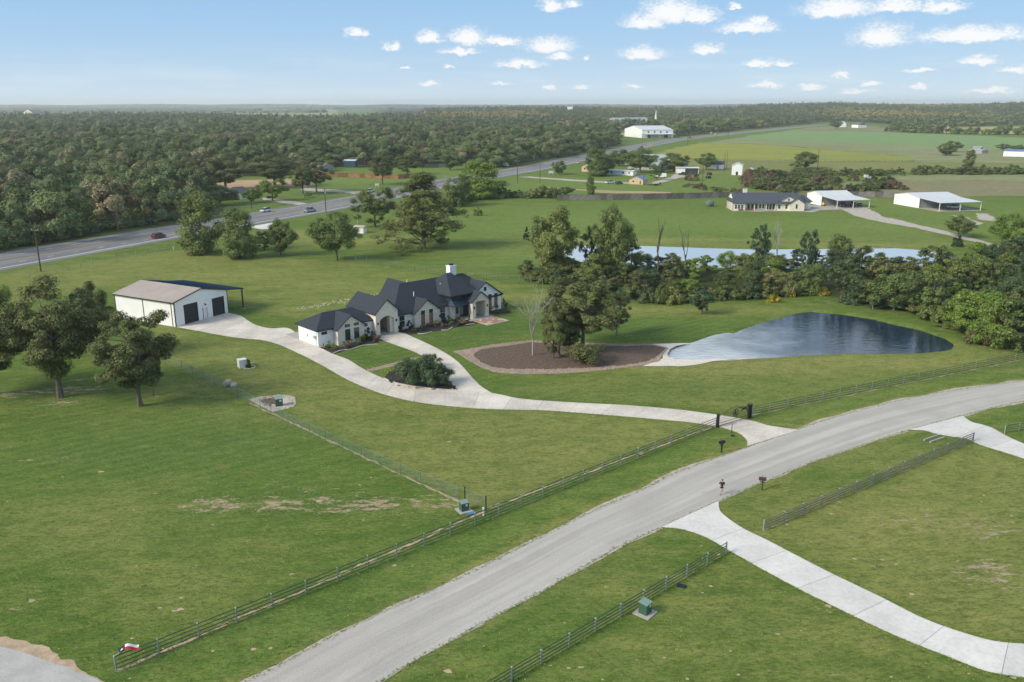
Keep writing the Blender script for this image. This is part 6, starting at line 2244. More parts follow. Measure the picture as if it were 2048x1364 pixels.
ribs(r, -.35, BE - slope * .35 + .1, BU / 2 - .05, BP + .09, 0, BV, 27)
r.build('roof_rib', M['roof_tan'], lr)['kind'] = 'stuff'
r = MB()
LTU = 17.2
slab_roof(r, [(BU / 2, -.2, BP + .1), (BU + .1, -.2, BE + .1), (BU + .1, BV + .2, BE + .1), (BU / 2, BV + .2, BP + .1)], .09)
slab_roof(r, [(BU + .1, -.2, BE + .1), (LTU, -.2, 4.25), (LTU, BV + .2, 4.25), (BU + .1, BV + .2, BE + .1)], .09)
rr_ = r.build('right_roof', M['roof_navy'], B)
r = MB()
ribs(r, BU / 2 + .05, BP + .09, BU, BE + .12, 0, BV, 27)
ribs(r, BU, BE + .12, LTU - .05, 4.25, 0, BV, 27)
r.build('roof_rib', M['roof_navy'], rr_)['kind'] = 'stuff'
r = MB()
slab_roof(r, [(-.36, -.24, BE - slope * .36 + .03), (BU / 2, -.24, BP + .03), (BU / 2, -.02, BP + .03), (-.36, -.02, BE - slope * .36 + .03)], .17)
slab_roof(r, [(BU / 2, -.24, BP + .03), (BU, -.24, BE + .03), (BU, -.02, BE + .03), (BU / 2, -.02, BP + .03)], .17)
slab_roof(r, [(BU, -.24, BE + .03), (LTU, -.24, 4.18), (LTU, -.02, 4.18), (BU, -.02, BE + .03)], .17)
r.bx(-.45, -.30, -.2, BV + .2, BE - slope * .35 - .14, BE - slope * .35 + .05)
r.build('eave_trim', M['dark_trim'], B)
for q_ in ((-.06, .1, -.05, .12), (-.06, .06, BV - .06, BV + .06), (-.06, .04, 8.4, 8.55), (-.06, .04, .75, .9), (BU - .06, BU + .06, -.05, .06)):
    MB().bx(*q_, .06, BE).build('corner_trim', M['dark_trim'], B)
for v in (.1, 5.5, 11, BV - .1):
    MB().bx(LTU - .3, LTU - .08, v - .1, v + .1, .05, 4.1).build('steel_post', M['brown_steel'], B)
MB().bx(LTU - .5, LTU + .12, -.25, .45, 0, .06).build('post_pad', M['concrete_pad'], B)
MB().bx(LTU - .28, LTU - .1, 0.2, BV, 3.95, 4.12).build('beam', M['brown_steel'], B)

# ---------------------------------------------------------------- cream house beyond the far pond
O2 = G(1466.7, 422.1)
E2 = G(1608, 422.5)
an2 = math.atan2(E2[1] - O2[1], E2[0] - O2[0])
L2 = math.dist(O2, E2)
h2 = thing('cream_house', 'long cream ranch house with a blue-grey shingle roof beyond the far pond', 'house', (O2[0], O2[1], 0), an2)
w = MB().bx(0, 20.5, 2.4, 12, .1, 3.1).bx(0, 4.5, 0.6, 2.4, .1, 3.1)
w.build('wall', M['cream'], h2)
w = MB()
pent(w, 16.4, 26.2, 1.0, 10, 3.1, 5.7)
w.build('wall', M['cream'], h2)
w = MB()
pent(w, 21.4, L2, 0, 4, 3.0, 4.9)
w.build('wall', M['cream'], h2)
w = MB()
w.prism([(0, .6), (.12, .6), (.12, 12), (0, 12)], .1, 3.1)
n = len(w.v)
w.v += [(0.0, .2, 3.1), (0.0, 12.4, 3.1), (0, 6.3, 6.1), (.15, .2, 3.1), (.15, 12.4, 3.1), (.15, 6.3, 6.1)]
w.f += [(n, n + 2, n + 1), (n + 3, n + 4, n + 5), (n, n + 3, n + 5, n + 2), (n + 1, n + 2, n + 5, n + 4)]
w.build('gable_wall', M['cream'], h2)
r = MB()
hip(r, 0.3, L2 - .3, .6, 12, 3.15, 6.5, 0.5, 1.5, .5)
r.build('roof', M['shingle_grey'], h2)
r = MB()
gable_v(r, 16.4, 26.2, 1.0, 6, 3.15, 5.8, .3)
r.build('roof', M['shingle_grey'], h2)
r = MB()
gable_v(r, 21.4, L2, 0, 4, 3.05, 5.0, .3)
r.build('roof', M['shingle_grey'], h2)
r = MB()
hip(r, L2 - 1, L2 + 4.5, 6, 13, 3.1, 5.4, 1.0, 2.5, .4)
r.build('roof', M['shingle_grey'], h2)
MB().bx(L2 - 1, L2 + 4.2, 6.2, 12.6, .1, 3.1).build('wall', M['cream'], h2)
MB().bx(-.2, L2 + .3, -.4, 13, 0, .1).bx(7.5, 11.5, -1.6, -.4, 0, .09).build('foundation', M['concrete_pad'], h2)
for u in (1.0, 2.2, 3.4):
    window(h2, u, .6, .8, 2.4, .95, frame='white')
for u in (6.3, 7.8, 9.3):
    window(h2, u, 2.4, .5, 2.5, 1.0, frame='white')
for u in (10.8, 12.0):
    window(h2, u, 2.4, .8, 2.4, .8, frame='white')
for u in (13.6, 14.8, 16.0):
    window(h2, u, 2.4, .4, 2.5, .95, frame='white')
window(h2, 17.8, 1.0, .8, 2.4, 1.0, frame='white')
window(h2, 20.6, 1.0, .8, 2.4, 1.0, frame='white')
window(h2, 24.2, 0, 1.0, 2.7, .6, frame='dark_trim')
window(h2, 21.3, 1.0, 3.9, 4.7, .5, frame='dark_trim')
for u in (4.6, 8.2, 12.8, 16.3):
    MB().bx(u - .12, u + .12, .7, .94, .1, 3.0).build('porch_column', M['cream'], h2)
ck = MB().bx(5.2, 6.7, 7.5, 8.7, 5.2, 7.6).bx(5.1, 6.8, 7.4, 8.8, 7.6, 7.75).build('chimney', M['white'], h2)
MB().bx(2.0, 3.6, 1.3 - 1.6, 2.1 - 1.6, .1, .8).build('bench', M['rust'], h2)
MB().bx(6.2, 8.0, .9, 1.8, .1, .85).build('patio_table', M['rust'], h2)
MB().blob((-2.5, 14, 1.2), (1.8, 1.8, 1.4), 3, 10, 6, .03).build('tank', M['galv_green'])
tk = bpy.data.objects['tank']
tk.location = (O2[0] - 3, O2[1] + 2, 0)
tag(tk, 'round pale green garden dome by the left gable of the cream house', 'dome')

# ---------------------------------------------------------------- metal carport barns
def carport_barn(name, label, FL, BL_, P1, P3, PM, hF, hB, hP, fill, rz=None):
    a, c = G(*FL), G(*P3)
    p1 = G(*P1)
    an = math.atan2(c[1] - p1[1], c[0] - p1[0])
    e = thing(name, label, 'barn', (a[0], a[1], 0), an)
    def lc(px):
        g_ = G(*px)
        dx, dy = g_[0] - a[0], g_[1] - a[1]
        return (dx * math.cos(an) + dy * math.sin(an), -dx * math.sin(an) + dy * math.cos(an))
    b_ = lc(BL_)
    q1, q3 = lc(P1), lc(P3)
    D = max(abs(b_[1]), 8) + 1
    Wd = q3[0] - q1[0]
    # closed part behind (v 0..D), open carport in front (v q1..0)
    hm = (hF + hB) / 2 + 1.1
    w = MB()
    n = 0
    for u in (0, Wd - .15):
        w.v += [(u, 0, .05), (u, D, .05), (u, D, hB - .3), (u, D * .5, hB + .9), (u, 0, hF), (u + .15, 0, .05), (u + .15, D, .05), (u + .15, D, hB - .3), (u + .15, D * .5, hB + .9), (u + .15, 0, hF)]
        w.f += [tuple(n + i for i in (0, 4, 3, 2, 1)), tuple(n + 5 + i for i in (0, 1, 2, 3, 4)), (n, n + 5, n + 9, n + 4), (n + 1, n + 2, n + 7, n + 6)]
        n += 10
    w.build('end_wall', M['metal_white_y'], e)
    MB().bx(.15, Wd - .15, D - .15, D, .05, hB - .3).build('back_wall', M['metal_white'], e)
    MB().bx(.15, Wd - .15, .3, .45, .05, hF).build('front_wall', M['grey'], e)
    r = MB()
    slab_roof(r, [(-.2, 0, hF + .05), (Wd + .2, 0, hF + .05), (Wd + .2, D * .5, hB + 1.0), (-.2, D * .5, hB + 1.0)], .08)
    slab_roof(r, [(-.2, D * .5, hB + 1.0), (Wd + .2, D * .5, hB + 1.0), (Wd + .2, D + .2, hB - .25), (-.2, D + .2, hB - .25)], .08)
    ro = r.build('roof', M['roof_white'], e)
    r = MB()
    slab_roof(r, [(-.2, q1[1] - .3, hP), (Wd + .2, q1[1] - .3, hP), (Wd + .2, 0, hF + .02), (-.2, 0, hF + .02)], .08)
    r.build('carport_roof', M['roof_white'], e)
    for f_ in (0, .5, 1):
        MB().bx(Wd * f_ + .0, Wd * f_ + .22, q1[1], q1[1] + .22, .05, hP - .05).build('post', M['white'], e)
    MB().bx(0, Wd + .2, q1[1], q1[1] + .15, hP - .28, hP - .09).build('beam', M['white'], e)
    MB().bx(-.3, Wd + .6, q1[1] - .5, D, 0, .05).build('floor_slab', M['concrete_pad'], e)
    return e, an, a, Wd, q1, D


cb1 = carport_barn('carport_barn', 'smaller white metal barn with carport beside the cream house', (1642, 411.2), (1616.6, 405.9), (1668.8, 417.6), (1733.4, 415.7), None, 3.84, 4.46, 3.3, 1)
cb2 = carport_barn('carport_barn', 'larger white metal barn with carport farthest to the right', (1837.3, 416.2), (1791.4, 407.9), (1871.1, 423.5), (1953.9, 421.1), None, 3.98, 4.34, 3.4, 2)


# ---------------------------------------------------------------- small buildings, surveyed by their front base line
def cabin(name, label, cat, pL, pR, depth, eave, peak, wall, roof, ridge='u', wins=(), door=None, oh=.3, open_front=False, il=0.0, extra=None):
    a, b_ = G(*pL), G(*pR)
    za = float(hills(a[0], a[1]))
    an = math.atan2(b_[1] - a[1], b_[0] - a[0])
    Wd = math.dist(a, b_)
    e = thing(name, label, cat, (a[0], a[1], za), an)
    w = MB()
    if ridge == 'u':
        if open_front:
            w.bx(0, Wd, depth - .15, depth, 0, eave).bx(0, .15, 0, depth - .15, 0, eave).bx(Wd - .15, Wd, 0, depth - .15, 0, eave).bx(.15, Wd * .4, .1, .25, 0, eave)
        else:
            w.bx(0, Wd, 0, depth, 0, eave)
            if il == 0:
                for u in (0.0, Wd - .1):
                    n = len(w.v)
                    w.v += [(u, 0, eave), (u, depth, eave), (u, depth / 2, peak - .08), (u + .1, 0, eave), (u + .1, depth, eave), (u + .1, depth / 2, peak - .08)]
                    w.f += [(n, n + 2, n + 1), (n + 3, n + 4, n + 5), (n, n + 3, n + 5, n + 2), (n + 1, n + 2, n + 5, n + 4)]
        w.build('wall', M[wall], e)
        r = MB()
        hip(r, 0, Wd, 0, depth, eave + .02, peak, il, il, oh, .12)
        ro = r.build('roof', M[roof], e)
    else:
        pent(w, 0, Wd, 0, depth, eave, peak - .1)
        w.build('wall', M[wall], e)
        r = MB()
        gable_v(r, 0, Wd, 0, depth + oh, eave, peak, oh, .12, oh)
        ro = r.build('roof', M[roof], e)
    for u, z0, z1, ww in wins:
        window(e, u * Wd, 0, z0, z1, ww, mullion=False)
    if door:
        MB().bx(door[0] * Wd - door[1] / 2, door[0] * Wd + door[1] / 2, -.05, 0, 0, door[2]).build('door', M[door[3]], e)
    return e


cabin('tan_cottage', 'small tan cottage with a pale blue metal roof by the parked blue car', 'cottage', (1258, 368), (1286, 369.5), 6, 2.6, 4.3, 'tan', 'blue_metal', 'v', wins=((.3, 1.0, 2.0, 1.2), (.8, .2, 2.0, .8)))
cabin('tan_house', 'tan cottage with a low tan roof nearest the highway', 'cottage', (1163, 343), (1184, 344), 9, 3.2, 5.2, 'tan', 'shingle_brown', 'v', wins=((.3, 1.2, 2.4, 1.3), (.8, 1.2, 2.4, 1.0)))
mh = cabin('mobile_home', 'long low white mobile home under the village trees', 'mobile home', (1188, 348), (1266, 351.5), 5, 2.5, 3.1, 'white_wall', 'roof_white', 'u', wins=((.15, 1.0, 2.0, 1.4), (.45, 1.0, 2.0, 1.4), (.75, 1.0, 2.0, 1.4), (.9, 1.0, 2.0, 1.0)))
cabin('grey_barn', 'big barn with a broad grey gable roof behind the dome-shaped tree', 'barn', (1318, 341), (1376, 333), 22, 3.2, 8.5, 'grey', 'roof_galv', 'v', oh=1.5)
cabin('open_shed', 'low white open-fronted shed with a flat white roof', 'shed', (1352, 347), (1397, 347.5), 8, 3.3, 3.8, 'white_wall', 'roof_white', 'u', open_front=True)
cabin('small_shed', 'small white shed with a dark roof beside the round tree', 'shed', (1424, 338), (1446, 338.5), 6, 3.0, 5.0, 'white_wall', 'shingle_grey', 'u', door=(.5, 1.4, 2.2, 'grey'))
cabin('tall_shed', 'tall narrow white metal shed standing alone on the village grass', 'shed', (1463, 350), (1484, 350.5), 9, 5.6, 7.0, 'metal_white', 'roof_white', 'v', door=(.5, 1.2, 2.0, 'black'))
cabin('carport_tent', 'small white arched carport beside the tall narrow shed', 'carport', (1491, 348), (1506, 348.5), 6, 2.4, 3.6, 'black', 'roof_white', 'v')
cabin('grey_house', 'grey-roofed house at the left end of the brown board fence', 'house', (645, 345), (668, 341), 13, 3.0, 5.2, 'grey', 'shingle_brown', 'v', wins=((.4, 1, 2.2, 1.2), (.8, 1, 2.2, 1.0)))
cabin('dark_shed', 'dark teal metal shed with a white roof edge behind the yard', 'shed', (688, 335), (711, 335), 8, 4.3, 5.0, 'teal_blue', 'roof_white', 'u')
cabin('low_house', 'low dark house with grey shingle roof below the dirt yard', 'house', (400, 404), (470, 400), 12, 3.0, 5.8, 'rust', 'shingle_grey', 'u', il=3, oh=.8)
cabin('house_wing', 'white-fronted wing with a blue window at the right of the low dark house', 'house', (480, 399.5), (497, 398), 9, 3.0, 5.2, 'white_wall', 'shingle_grey', 'u', wins=((.55, .8, 2.4, 1.6),), oh=.5)
cabin('white_roof_house', 'white-roofed house peeping out of the forest above the bright roadside tree', 'house', (900, 283), (917, 283), 20, 8, 12, 'grey', 'roof_white', 'u', il=4)
cabin('far_white_house', 'tiny white house in the forest left of the white steel warehouse', 'house', (1135, 233.5), (1145, 233.5), 30, 13, 20, 'white_wall', 'roof_white', 'u')
cabin('far_house', 'pale roofs among the forest at the far left edge', 'house', (48, 238), (68, 238.5), 30, 17, 25, 'cream', 'shingle_brown', 'v')
cabin('far_house', 'second pale house among the forest at the far left edge', 'house', (68, 238), (88, 238), 30, 14, 22, 'grey', 'shingle_brown', 'u')
cabin('forest_cabin', 'white roof glimpsed in the trees above the dark forest edge at left', 'cabin', (104, 345.5), (117, 345.5), 8, 3.5, 5, 'white_wall', 'roof_white', 'u')
cabin('yard_cabin', 'white roof glimpsed between the dark yard oaks', 'cabin', (328, 352), (342, 352), 8, 5.5, 7, 'white_wall', 'roof_white', 'u')
cabin('blue_roof_shed', 'white shed with a bright blue roof at the right edge of the fields', 'shed', (2006, 312.5), (2075, 314.5), 12, 4.2, 5.5, 'white_wall', 'blue_metal', 'u')
cabin('pale_trailer', 'low pale trailer house left of the blue-roofed shed', 'trailer', (1937, 306), (1963, 307.5), 8, 2.6, 3.3, 'grey', 'roof_galv', 'u')
cabin('pale_trailer', 'second low pale trailer behind the first in the hay field', 'trailer', (1945, 301.5), (1961, 302), 8, 3, 3.8, 'grey', 'roof_galv', 'u')
cabin('orange_roof_house', 'far white house with a reddish roof at the end of the highway', 'house', (1703, 255), (1716, 255.5), 18, 5, 9, 'white_wall', 'shingle_brown', 'u')
cabin('roadside_house', 'far white house beside the dark tree at the highway bend', 'house', (1683, 254), (1692, 254), 18, 6, 10, 'white_wall', 'roof_galv', 'v')
cabin('distant_barn', 'tiny dark-roofed barn on the sunlit far field', 'barn', (1896, 257.5), (1910, 257.5), 16, 4, 8, 'tan', 'shingle_brown', 'u')
cabin('white_shelter', 'small white open-sided shelter on the far lawn', 'shelter', (709, 466), (727, 467), 2.2, 2.0, 2.45, 'white', 'roof_tan', 'u')

# steel warehouse and the church behind it
a0, a1 = G(1249, 272.5), G(1284, 276)
anw = math.atan2(a1[1] - a0[1], a1[0] - a0[0])
Wd = math.dist(a0, a1)
wh = thing('steel_warehouse', 'large white steel warehouse with four small square windows by the highway', 'warehouse', (a0[0], a0[1], 0), anw)
hz_ = Zat(a0, 257)
b2_ = G(1308, 272)
dv = ((b2_[0] - a1[0]) * -math.sin(anw) + (b2_[1] - a1[1]) * math.cos(anw))
dv = max(20, min(abs(dv), 60))
w = MB()
pent(w, 0, Wd, 0, dv, hz_, hz_ * 1.42)
w.build('wall', M['metal_white'], wh)
r = MB()
gable_v(r, 0, Wd, 0, dv, hz_ + .1, hz_ * 1.42 + .25, .5, .15, .3)
r.build('roof', M['roof_white'], wh)
for i in range(4):
    window(wh, Wd, dv * (.2 + .2 * i), hz_ * .62, hz_ * .82, 2.0, face='+u', frame='dark_trim', mullion=False)
r = MB()
slab_roof(r, [(Wd, dv * .05, 5.2), (Wd + 7, dv * .05, 4.6), (Wd + 7, dv, 4.6), (Wd, dv, 5.2)], .3)
r.build('canopy', M['roof_white'], wh)
for i in range(3):
    MB().bx(Wd + 6.6, Wd + 6.9, dv * (.1 + .4 * i), dv * (.1 + .4 * i) + .3, 0, 4.5).build('canopy_post', M['white'], wh)
    MB().bx(Wd + .02, Wd + .1, dv * (.15 + .28 * i), dv * (.15 + .28 * i) + 5, 0, 4.0).build('bay_door', M['black'] if i != 1 else M['white'], wh)
r = MB()
slab_roof(r, [(-12, 2, 6.2), (0, 2, 8.2), (0, dv, 8.2), (-12, dv, 6.2)], .3)
r.build('canopy', M['roof_tan'], wh)
for i in range(4):
    MB().bx(-11.8, -11.5, 2 + i * (dv - 3) / 3, 2.3 + i * (dv - 3) / 3, 0, 6.1).build('canopy_post', M['rust'], wh)
cabin('blue_container', 'pale blue box beside the white steel warehouse', 'container', (1215, 269), (1230, 270), 8, 5, 5.3, 'blue_metal', 'roof_white', 'u', oh=.1)
cabin('tan_container', 'tan box at the left of the white steel warehouse', 'container', (1201, 270), (1212, 270), 8, 4, 4.3, 'tan', 'roof_tan', 'u', oh=.1)
cabin('church', 'long low church hall with a grey roof behind the steel warehouse', 'church', (1241, 256), (1307, 254), 40, 10, 17, 'cream', 'roof_galv', 'u')
p = G(1311, 252)
stp = thing('steeple', 'slender white church steeple above the trees', 'steeple', (p[0], p[1], 0))
sh_ = Zat(p, 219)
MB().tube([(0, 0, 0), (0, 0, sh_ * .45)], 2.6, 8).build('tower', M['white'], stp)
MB().tube([(0, 0, sh_ * .45), (0, 0, sh_ * .6), (0, 0, sh_)], [2.2, 1.7, .15], 8).build('spire', M['white'], stp)
structure(sheet('warehouse_yard', PG([(1196, 272), (1240, 270), (1300, 274), (1345, 271), (1340, 267), (1290, 266), (1210, 266)]), .03, M['gravel'], jag=2, step=12))

# ---------------------------------------------------------------- pipe and rail fences
def pipe_fence(label, pa, pb, nbay, h=1.28, rails=4, post='galv', rail='rail_dark', name='pipe_fence', endposts=None, group=None, pr=.065, rr=.035, z0=.22):
    a, b_ = np.array(G(*pa)), np.array(G(*pb))
    e = thing(name, label, 'fence', (a[0], a[1], 0), math.atan2(*(b_ - a)[::-1]), group)
    L = np.linalg.norm(b_ - a)
    me = None
    rdp = random.Random(int(L * 10))
    for i in range(nbay + 1):
        x = L * i / nbay
        if me is None:
            o = MB().tube([(0, 0, -.1), (0, 0, h)], pr, 7).tube([(0, 0, h), (0, 0, h + .03)], [pr * 1.2, pr * .7], 7).build('post', M[post], e)
            me = o.data
        else:
            o = bpy.data.objects.new('post', me)
            COL.objects.link(o)
            o.parent = e
        o.location = (x, 0, 0)
        o.rotation_euler = (rdp.uniform(-.02, .02), rdp.uniform(-.02, .02), rdp.uniform(0, 6))
    for k_ in range(rails):
        z = z0 + (h - .08 - z0) * k_ / (rails - 1)
        pts_ = []
        for i in range(nbay + 1):
            pts_.append((L * i / nbay, -.0, z + rdp.uniform(-.012, .012)))
        MB().tube(pts_, rr, 6).build('rail', M[rail], e)
    return e, L


pipe_fence('long dark pipe rail fence along the lane, from the flag to the entrance gate', (233, 1342), (1432, 853), 24)
pipe_fence('dark pipe rail fence right of the entrance gate, running along the pond meadow', (1501, 831), (2080, 712), 19)
pipe_fence('rail fence with pale posts on the right side of the lane', (1527, 1061), (1946, 882), 13, h=1.15, rr=.055, pr=.09, rail='wood_post')
pipe_fence('rail fence at the lower right corner, running down to the bottom edge', (1452, 1107), (960, 1400), 10, h=1.2, pr=.08)
pipe_fence('short piece of rail fence at the right edge by the second drive', (2009, 868), (2120, 848), 4, h=1.15)
pipe_fence('pale-posted wire fence along the highway at the left', (60, 556), (350, 494), 13, h=1.4, rails=3, pr=.09, rr=.012, rail='wire')
pipe_fence('wire fence with dark posts from the far lawn trees to the house', (690, 519), (905, 553), 9, h=1.5, rails=4, pr=.08, rr=.012, post='wood_post', rail='wire')
pipe_fence('wire fence with dark posts right of the main house chimney', (930, 552), (1085, 570), 7, h=1.6, rails=4, pr=.10, rr=.014, post='wood_post', rail='wire')
pipe_fence('chain-link fence line across the highway along the yard', (560, 412), (700, 388), 12, h=1.4, rails=5, pr=.05, rr=.018, post='galv', rail='galv', z0=.1)
pipe_fence('wire fence along the highway bank in front of the low dark house', (395, 431), (520, 412), 10, h=1.3, rails=4, pr=.05, rr=.015, post='galv', rail='galv')
pipe_fence('thin wire fence across the front of the yellow field', (1380, 320.5), (1840, 325), 40, h=1.6, rails=4, pr=.12, rr=.03, post='wood_post', rail='wood_post')

# green mesh fence
def mesh_fence(label, pts, h=1.35, group=None):
    P = PG(pts)
    a = P[0]
    e = thing('mesh_fence', label, 'fence', (a[0], a[1], 0), 0, group)
    pos = MB()
    wv = MB()
    me = None
    for i in range(len(P) - 1):
        p, q = np.array(P[i]) - a, np.array(P[i + 1]) - a
        L = np.linalg.norm(q - p)
        n = max(1, round(L / 3.4))
        for k_ in range(n + (1 if i == len(P) - 2 else 0)):
            f_ = k_ / n
            c = p + (q - p) * f_
            if me is None:
                o = MB().tube([(0, 0, 0), (0, 0, h + .05)], .035, 6).build('post', M['galv_green'], e)
                me = o.data
            else:
                o = bpy.data.objects.new('post', me)
                COL.objects.link(o)
                o.parent = e
            o.location = (c[0], c[1], 0)
        m_ = int(L / .17)
        for k_ in range(m_):
            c = p + (q - p) * k_ / m_
            wv.tube([(c[0], c[1], .05), (c[0], c[1], h)], .006, 3, cap=False)
        for z in np.arange(.08, h + .01, .16):
            wv.tube([(p[0], p[1], z), (q[0], q[1], z)], .006, 3, cap=False)
        wv.tube([(p[0], p[1], h), (q[0], q[1], h)], .018, 5)
    o = wv.build('mesh', M['wire'], e)
    return e


mesh_fence('green wire mesh fence running diagonally from the oaks to the pipe fence corner', [(331, 730), (364, 738), (430, 770), (500, 806), (588, 852), (686, 898), (801, 950), (884, 984), (918, 1000)])
E_ = thing('corner_posts', 'pair of black corner posts with brace rails where the mesh fence meets the pipe fence', 'fence corner', (*G(930, 1004), 0))
o0 = np.array(G(930, 1004))
c1 = np.array(G(972, 1022)) - o0
c2 = np.array(G(905, 993)) - o0
MB().tube([(0, 0, 0), (0, 0, 1.75)], .06, 8).build('post', M['black'], E_)
MB().tube([(c1[0], c1[1], 0), (c1[0], c1[1], 1.7)], .06, 8).build('post', M['black'], E_)
MB().tube([(0, 0, 1.5), (c1[0], c1[1], 1.45)], .025, 6).tube([(0, 0, 1.45), (c2[0], c2[1], .9)], .025, 6).build('brace', M['galv_green'], E_)
wv = MB()
for z in np.arange(.1, 1.5, .16):
    wv.tube([(0, 0, z), (c1[0], c1[1], z)], .006, 3)
for k_ in range(16):
    wv.tube([(c1[0] * k_ / 16, c1[1] * k_ / 16, .05), (c1[0] * k_ / 16, c1[1] * k_ / 16, 1.45)], .006, 3)
wv.build('mesh', M['wire'], E_)


def board_fence(name, label, pts, h, mat, bay=2.6, boards=9):
    P = resample(PG(pts), max(2, int(sum(math.dist(G(*pts[i]), G(*pts[i + 1])) for i in range(len(pts) - 1)) / bay)))
    e = thing(name, label, 'fence', (P[0][0], P[0][1], 0))
    rdb = random.Random(4)
    variants = []
    for v_ in range(5):
        mb = MB()
        for k_ in range(boards):
            w_ = bay / boards
            hh = h * rdb.uniform(.95, 1.03)
            mb.bx(k_ * w_ + .012, (k_ + 1) * w_ - .012, -.015 + rdb.uniform(-.012, .012), .015, .03, hh)
        mb.bx(0, bay, .016, .06, .5, .6).bx(0, bay, .016, .06, h - .5, h - .4)
        variants.append(mb.mesh('panel'))
        variants[-1].materials.append(M[mat])
    pm = MB().bx(-.05, .05, .062, .16, 0, h + .03).mesh('post')
    pm.materials.append(M[mat])
    for i in range(len(P) - 1):
        a, b_ = P[i] - P[0], P[i + 1] - P[0]
        L = np.linalg.norm(b_ - a)
        an = math.atan2(*(b_ - a)[::-1])
        for nm, me in (('panel', rdb.choice(variants)), ('post', pm)):
            o = bpy.data.objects.new(nm, me)
            COL.objects.link(o)
            o.parent = e
            o.location = (a[0], a[1], 0)
            o.rotation_euler = (rdb.uniform(-.03, .03), 0, an)
            if nm == 'panel':
                o.scale = (L / bay, 1, rdb.uniform(.97, 1.04))
    return e


board_fence('board_fence', 'long grey weathered board fence behind the green lawn, left of the cream house', [(1114, 401), (1200, 400.5), (1300, 399), (1400, 396.5), (1458, 395)], 2.5, 'fence_grey')
board_fence('board_fence', 'grey board fence between the two white carport barns', [(1700, 393), (1730, 393.5), (1800, 396)], 2.4, 'fence_grey')
board_fence('board_fence', 'brown board fence along the lawn across the highway', [(600, 352), (670, 354), (740, 356), (800, 358), (850, 355)], 2.4, 'fence_brown', 3.2, 10)
board_fence('board_fence', 'dark board fence under the forest edge above the brown one', [(850, 336), (905, 334.5)], 2.6, 'fence_grey', 3.2, 10)

# ---------------------------------------------------------------- entrance gate
ga, gb = np.array(G(1435, 854.5)), np.array(G(1499.5, 835.5))
gL = np.linalg.norm(gb - ga)
ge = thing('entrance_gate', 'black arched iron entrance gate with a round emblem across the driveway', 'gate', (ga[0], ga[1], 0), math.atan2(*(gb - ga)[::-1]))
MB().bx(-.14, .14, -.14, .14, 0, 1.75).bx(-.18, .18, -.18, .18, 1.75, 1.82).build('gate_post', M['black'], ge)
MB().bx(gL - .3, gL + .1, -.2, .2, 0, 1.85).bx(gL - .36, gL + .2, -.25, .25, 1.85, 1.92).build('gate_post', M['black'], ge)
arc = []
for i in range(21):
    f_ = i / 20
    arc.append((.25 + (gL - .65) * f_, 0, 1.45 + .75 * math.sin(math.pi * min(1, f_)) ** 0.9))
MB().tube(arc, .035, 6).tube([(.25, 0, 1.35), (.25, 0, .12)], .035, 6).tube([(gL - .4, 0, 1.45), (gL - .4, 0, .12)], .035, 6).tube([(.25, 0, .5), (gL - .4, 0, .5)], .03, 6).tube([(.25, 0, .15), (gL - .4, 0, .15)], .035, 6).build('gate_frame', M['rust'], ge)
npk = 34
pk = MB().tube([(0, 0, .15), (0, 0, 1)], .012, 4).mesh('picket')
pk.materials.append(M['black'])
for i in range(1, npk):
    f_ = i / npk
    o = bpy.data.objects.new('picket', pk)
    COL.objects.link(o)
    o.parent = ge
    zt_ = 1.45 + .75 * math.sin(math.pi * f_) ** 0.9
    o.location = (.25 + (gL - .65) * f_, 0, .15 - .15 * (zt_ - .15) / .85)
    o.scale = (1, 1, (zt_ - .15) / .85)
em = MB()
cx_, cz_ = gL * .53, 1.35
ring = [(cx_ + .42 * math.cos(t_), -.05, cz_ + .5 * math.sin(t_)) for t_ in np.linspace(0, 6.283, 21)]
em.tube(ring, .06, 6)
em.tube([(cx_ - .1, -.05, cz_ + .32), (cx_ - .14, -.05, cz_ - .2), (cx_ + .15, -.05, cz_ - .3)], .06, 5)
em.blob((cx_ - .05, -.06, cz_), (.18, .05, .3), 2, 8, 5, .1)
em.build('emblem', M['black'], ge)
em = MB()
em.tube([(gL - 2.3, -.05, 1.95), (gL - 1.5, -.06, 1.65), (gL - .9, -.05, 1.5), (gL - .4, -.05, .9)], [.05, .12, .08, .05], 6)
em.tube([(gL - 1.9, -.05, 1.35), (gL - 1.3, -.05, 1.6), (gL - .5, -.05, 1.9)], [.04, .10, .06], 6)
em.build('gate_opener', M['black'], ge)
MB().bx(gL + .12, gL + .35, -.18, .12, .3, 1.7).build('control_box', M['grey'], ge)

kp = thing('keypad_post', 'thin dark post with a small keypad at the driveway entrance', 'keypad', (*G(1463, 867), 0))
MB().tube([(0, 0, 0), (0, 0, 1.35), (.35, .1, 1.42)], .045, 6).build('pole', M['brown_steel'], kp)
MB().bx(.25, .55, .0, .2, 1.35, 1.55).build('keypad', M['grey'], kp)
MB().bx(-.3, .15, -1.0, -.7, 0, .12).build('black_block', M['black'], kp)


def mailbox(px, label, an, mat='black', h=1.15):
    e = thing('mailbox', label, 'mailbox', (*G(*px), 0), an)
    MB().bx(-.06, .06, -.06, .06, 0, h).bx(-.05, .05, -.25, .3, h - .25, h - .17).build('post', M[mat], e)
    prof = [(-.13, 0), (.13, 0), (.13, .16)] + [(.13 * math.cos(t_), .16 + .12 * math.sin(t_)) for t_ in np.linspace(.3, 2.84, 7)] + [(-.13, .16)]
    mb = MB().prism_xz([(p[0] * 1.3, p[1] * 1.3 + h) for p in prof], -.35, .42)
    mb.build('box', M[mat], e)
    MB().bx(.13, .18, .0, .05, h + .2, h + .5).build('flag', M['red'], e)
    return e


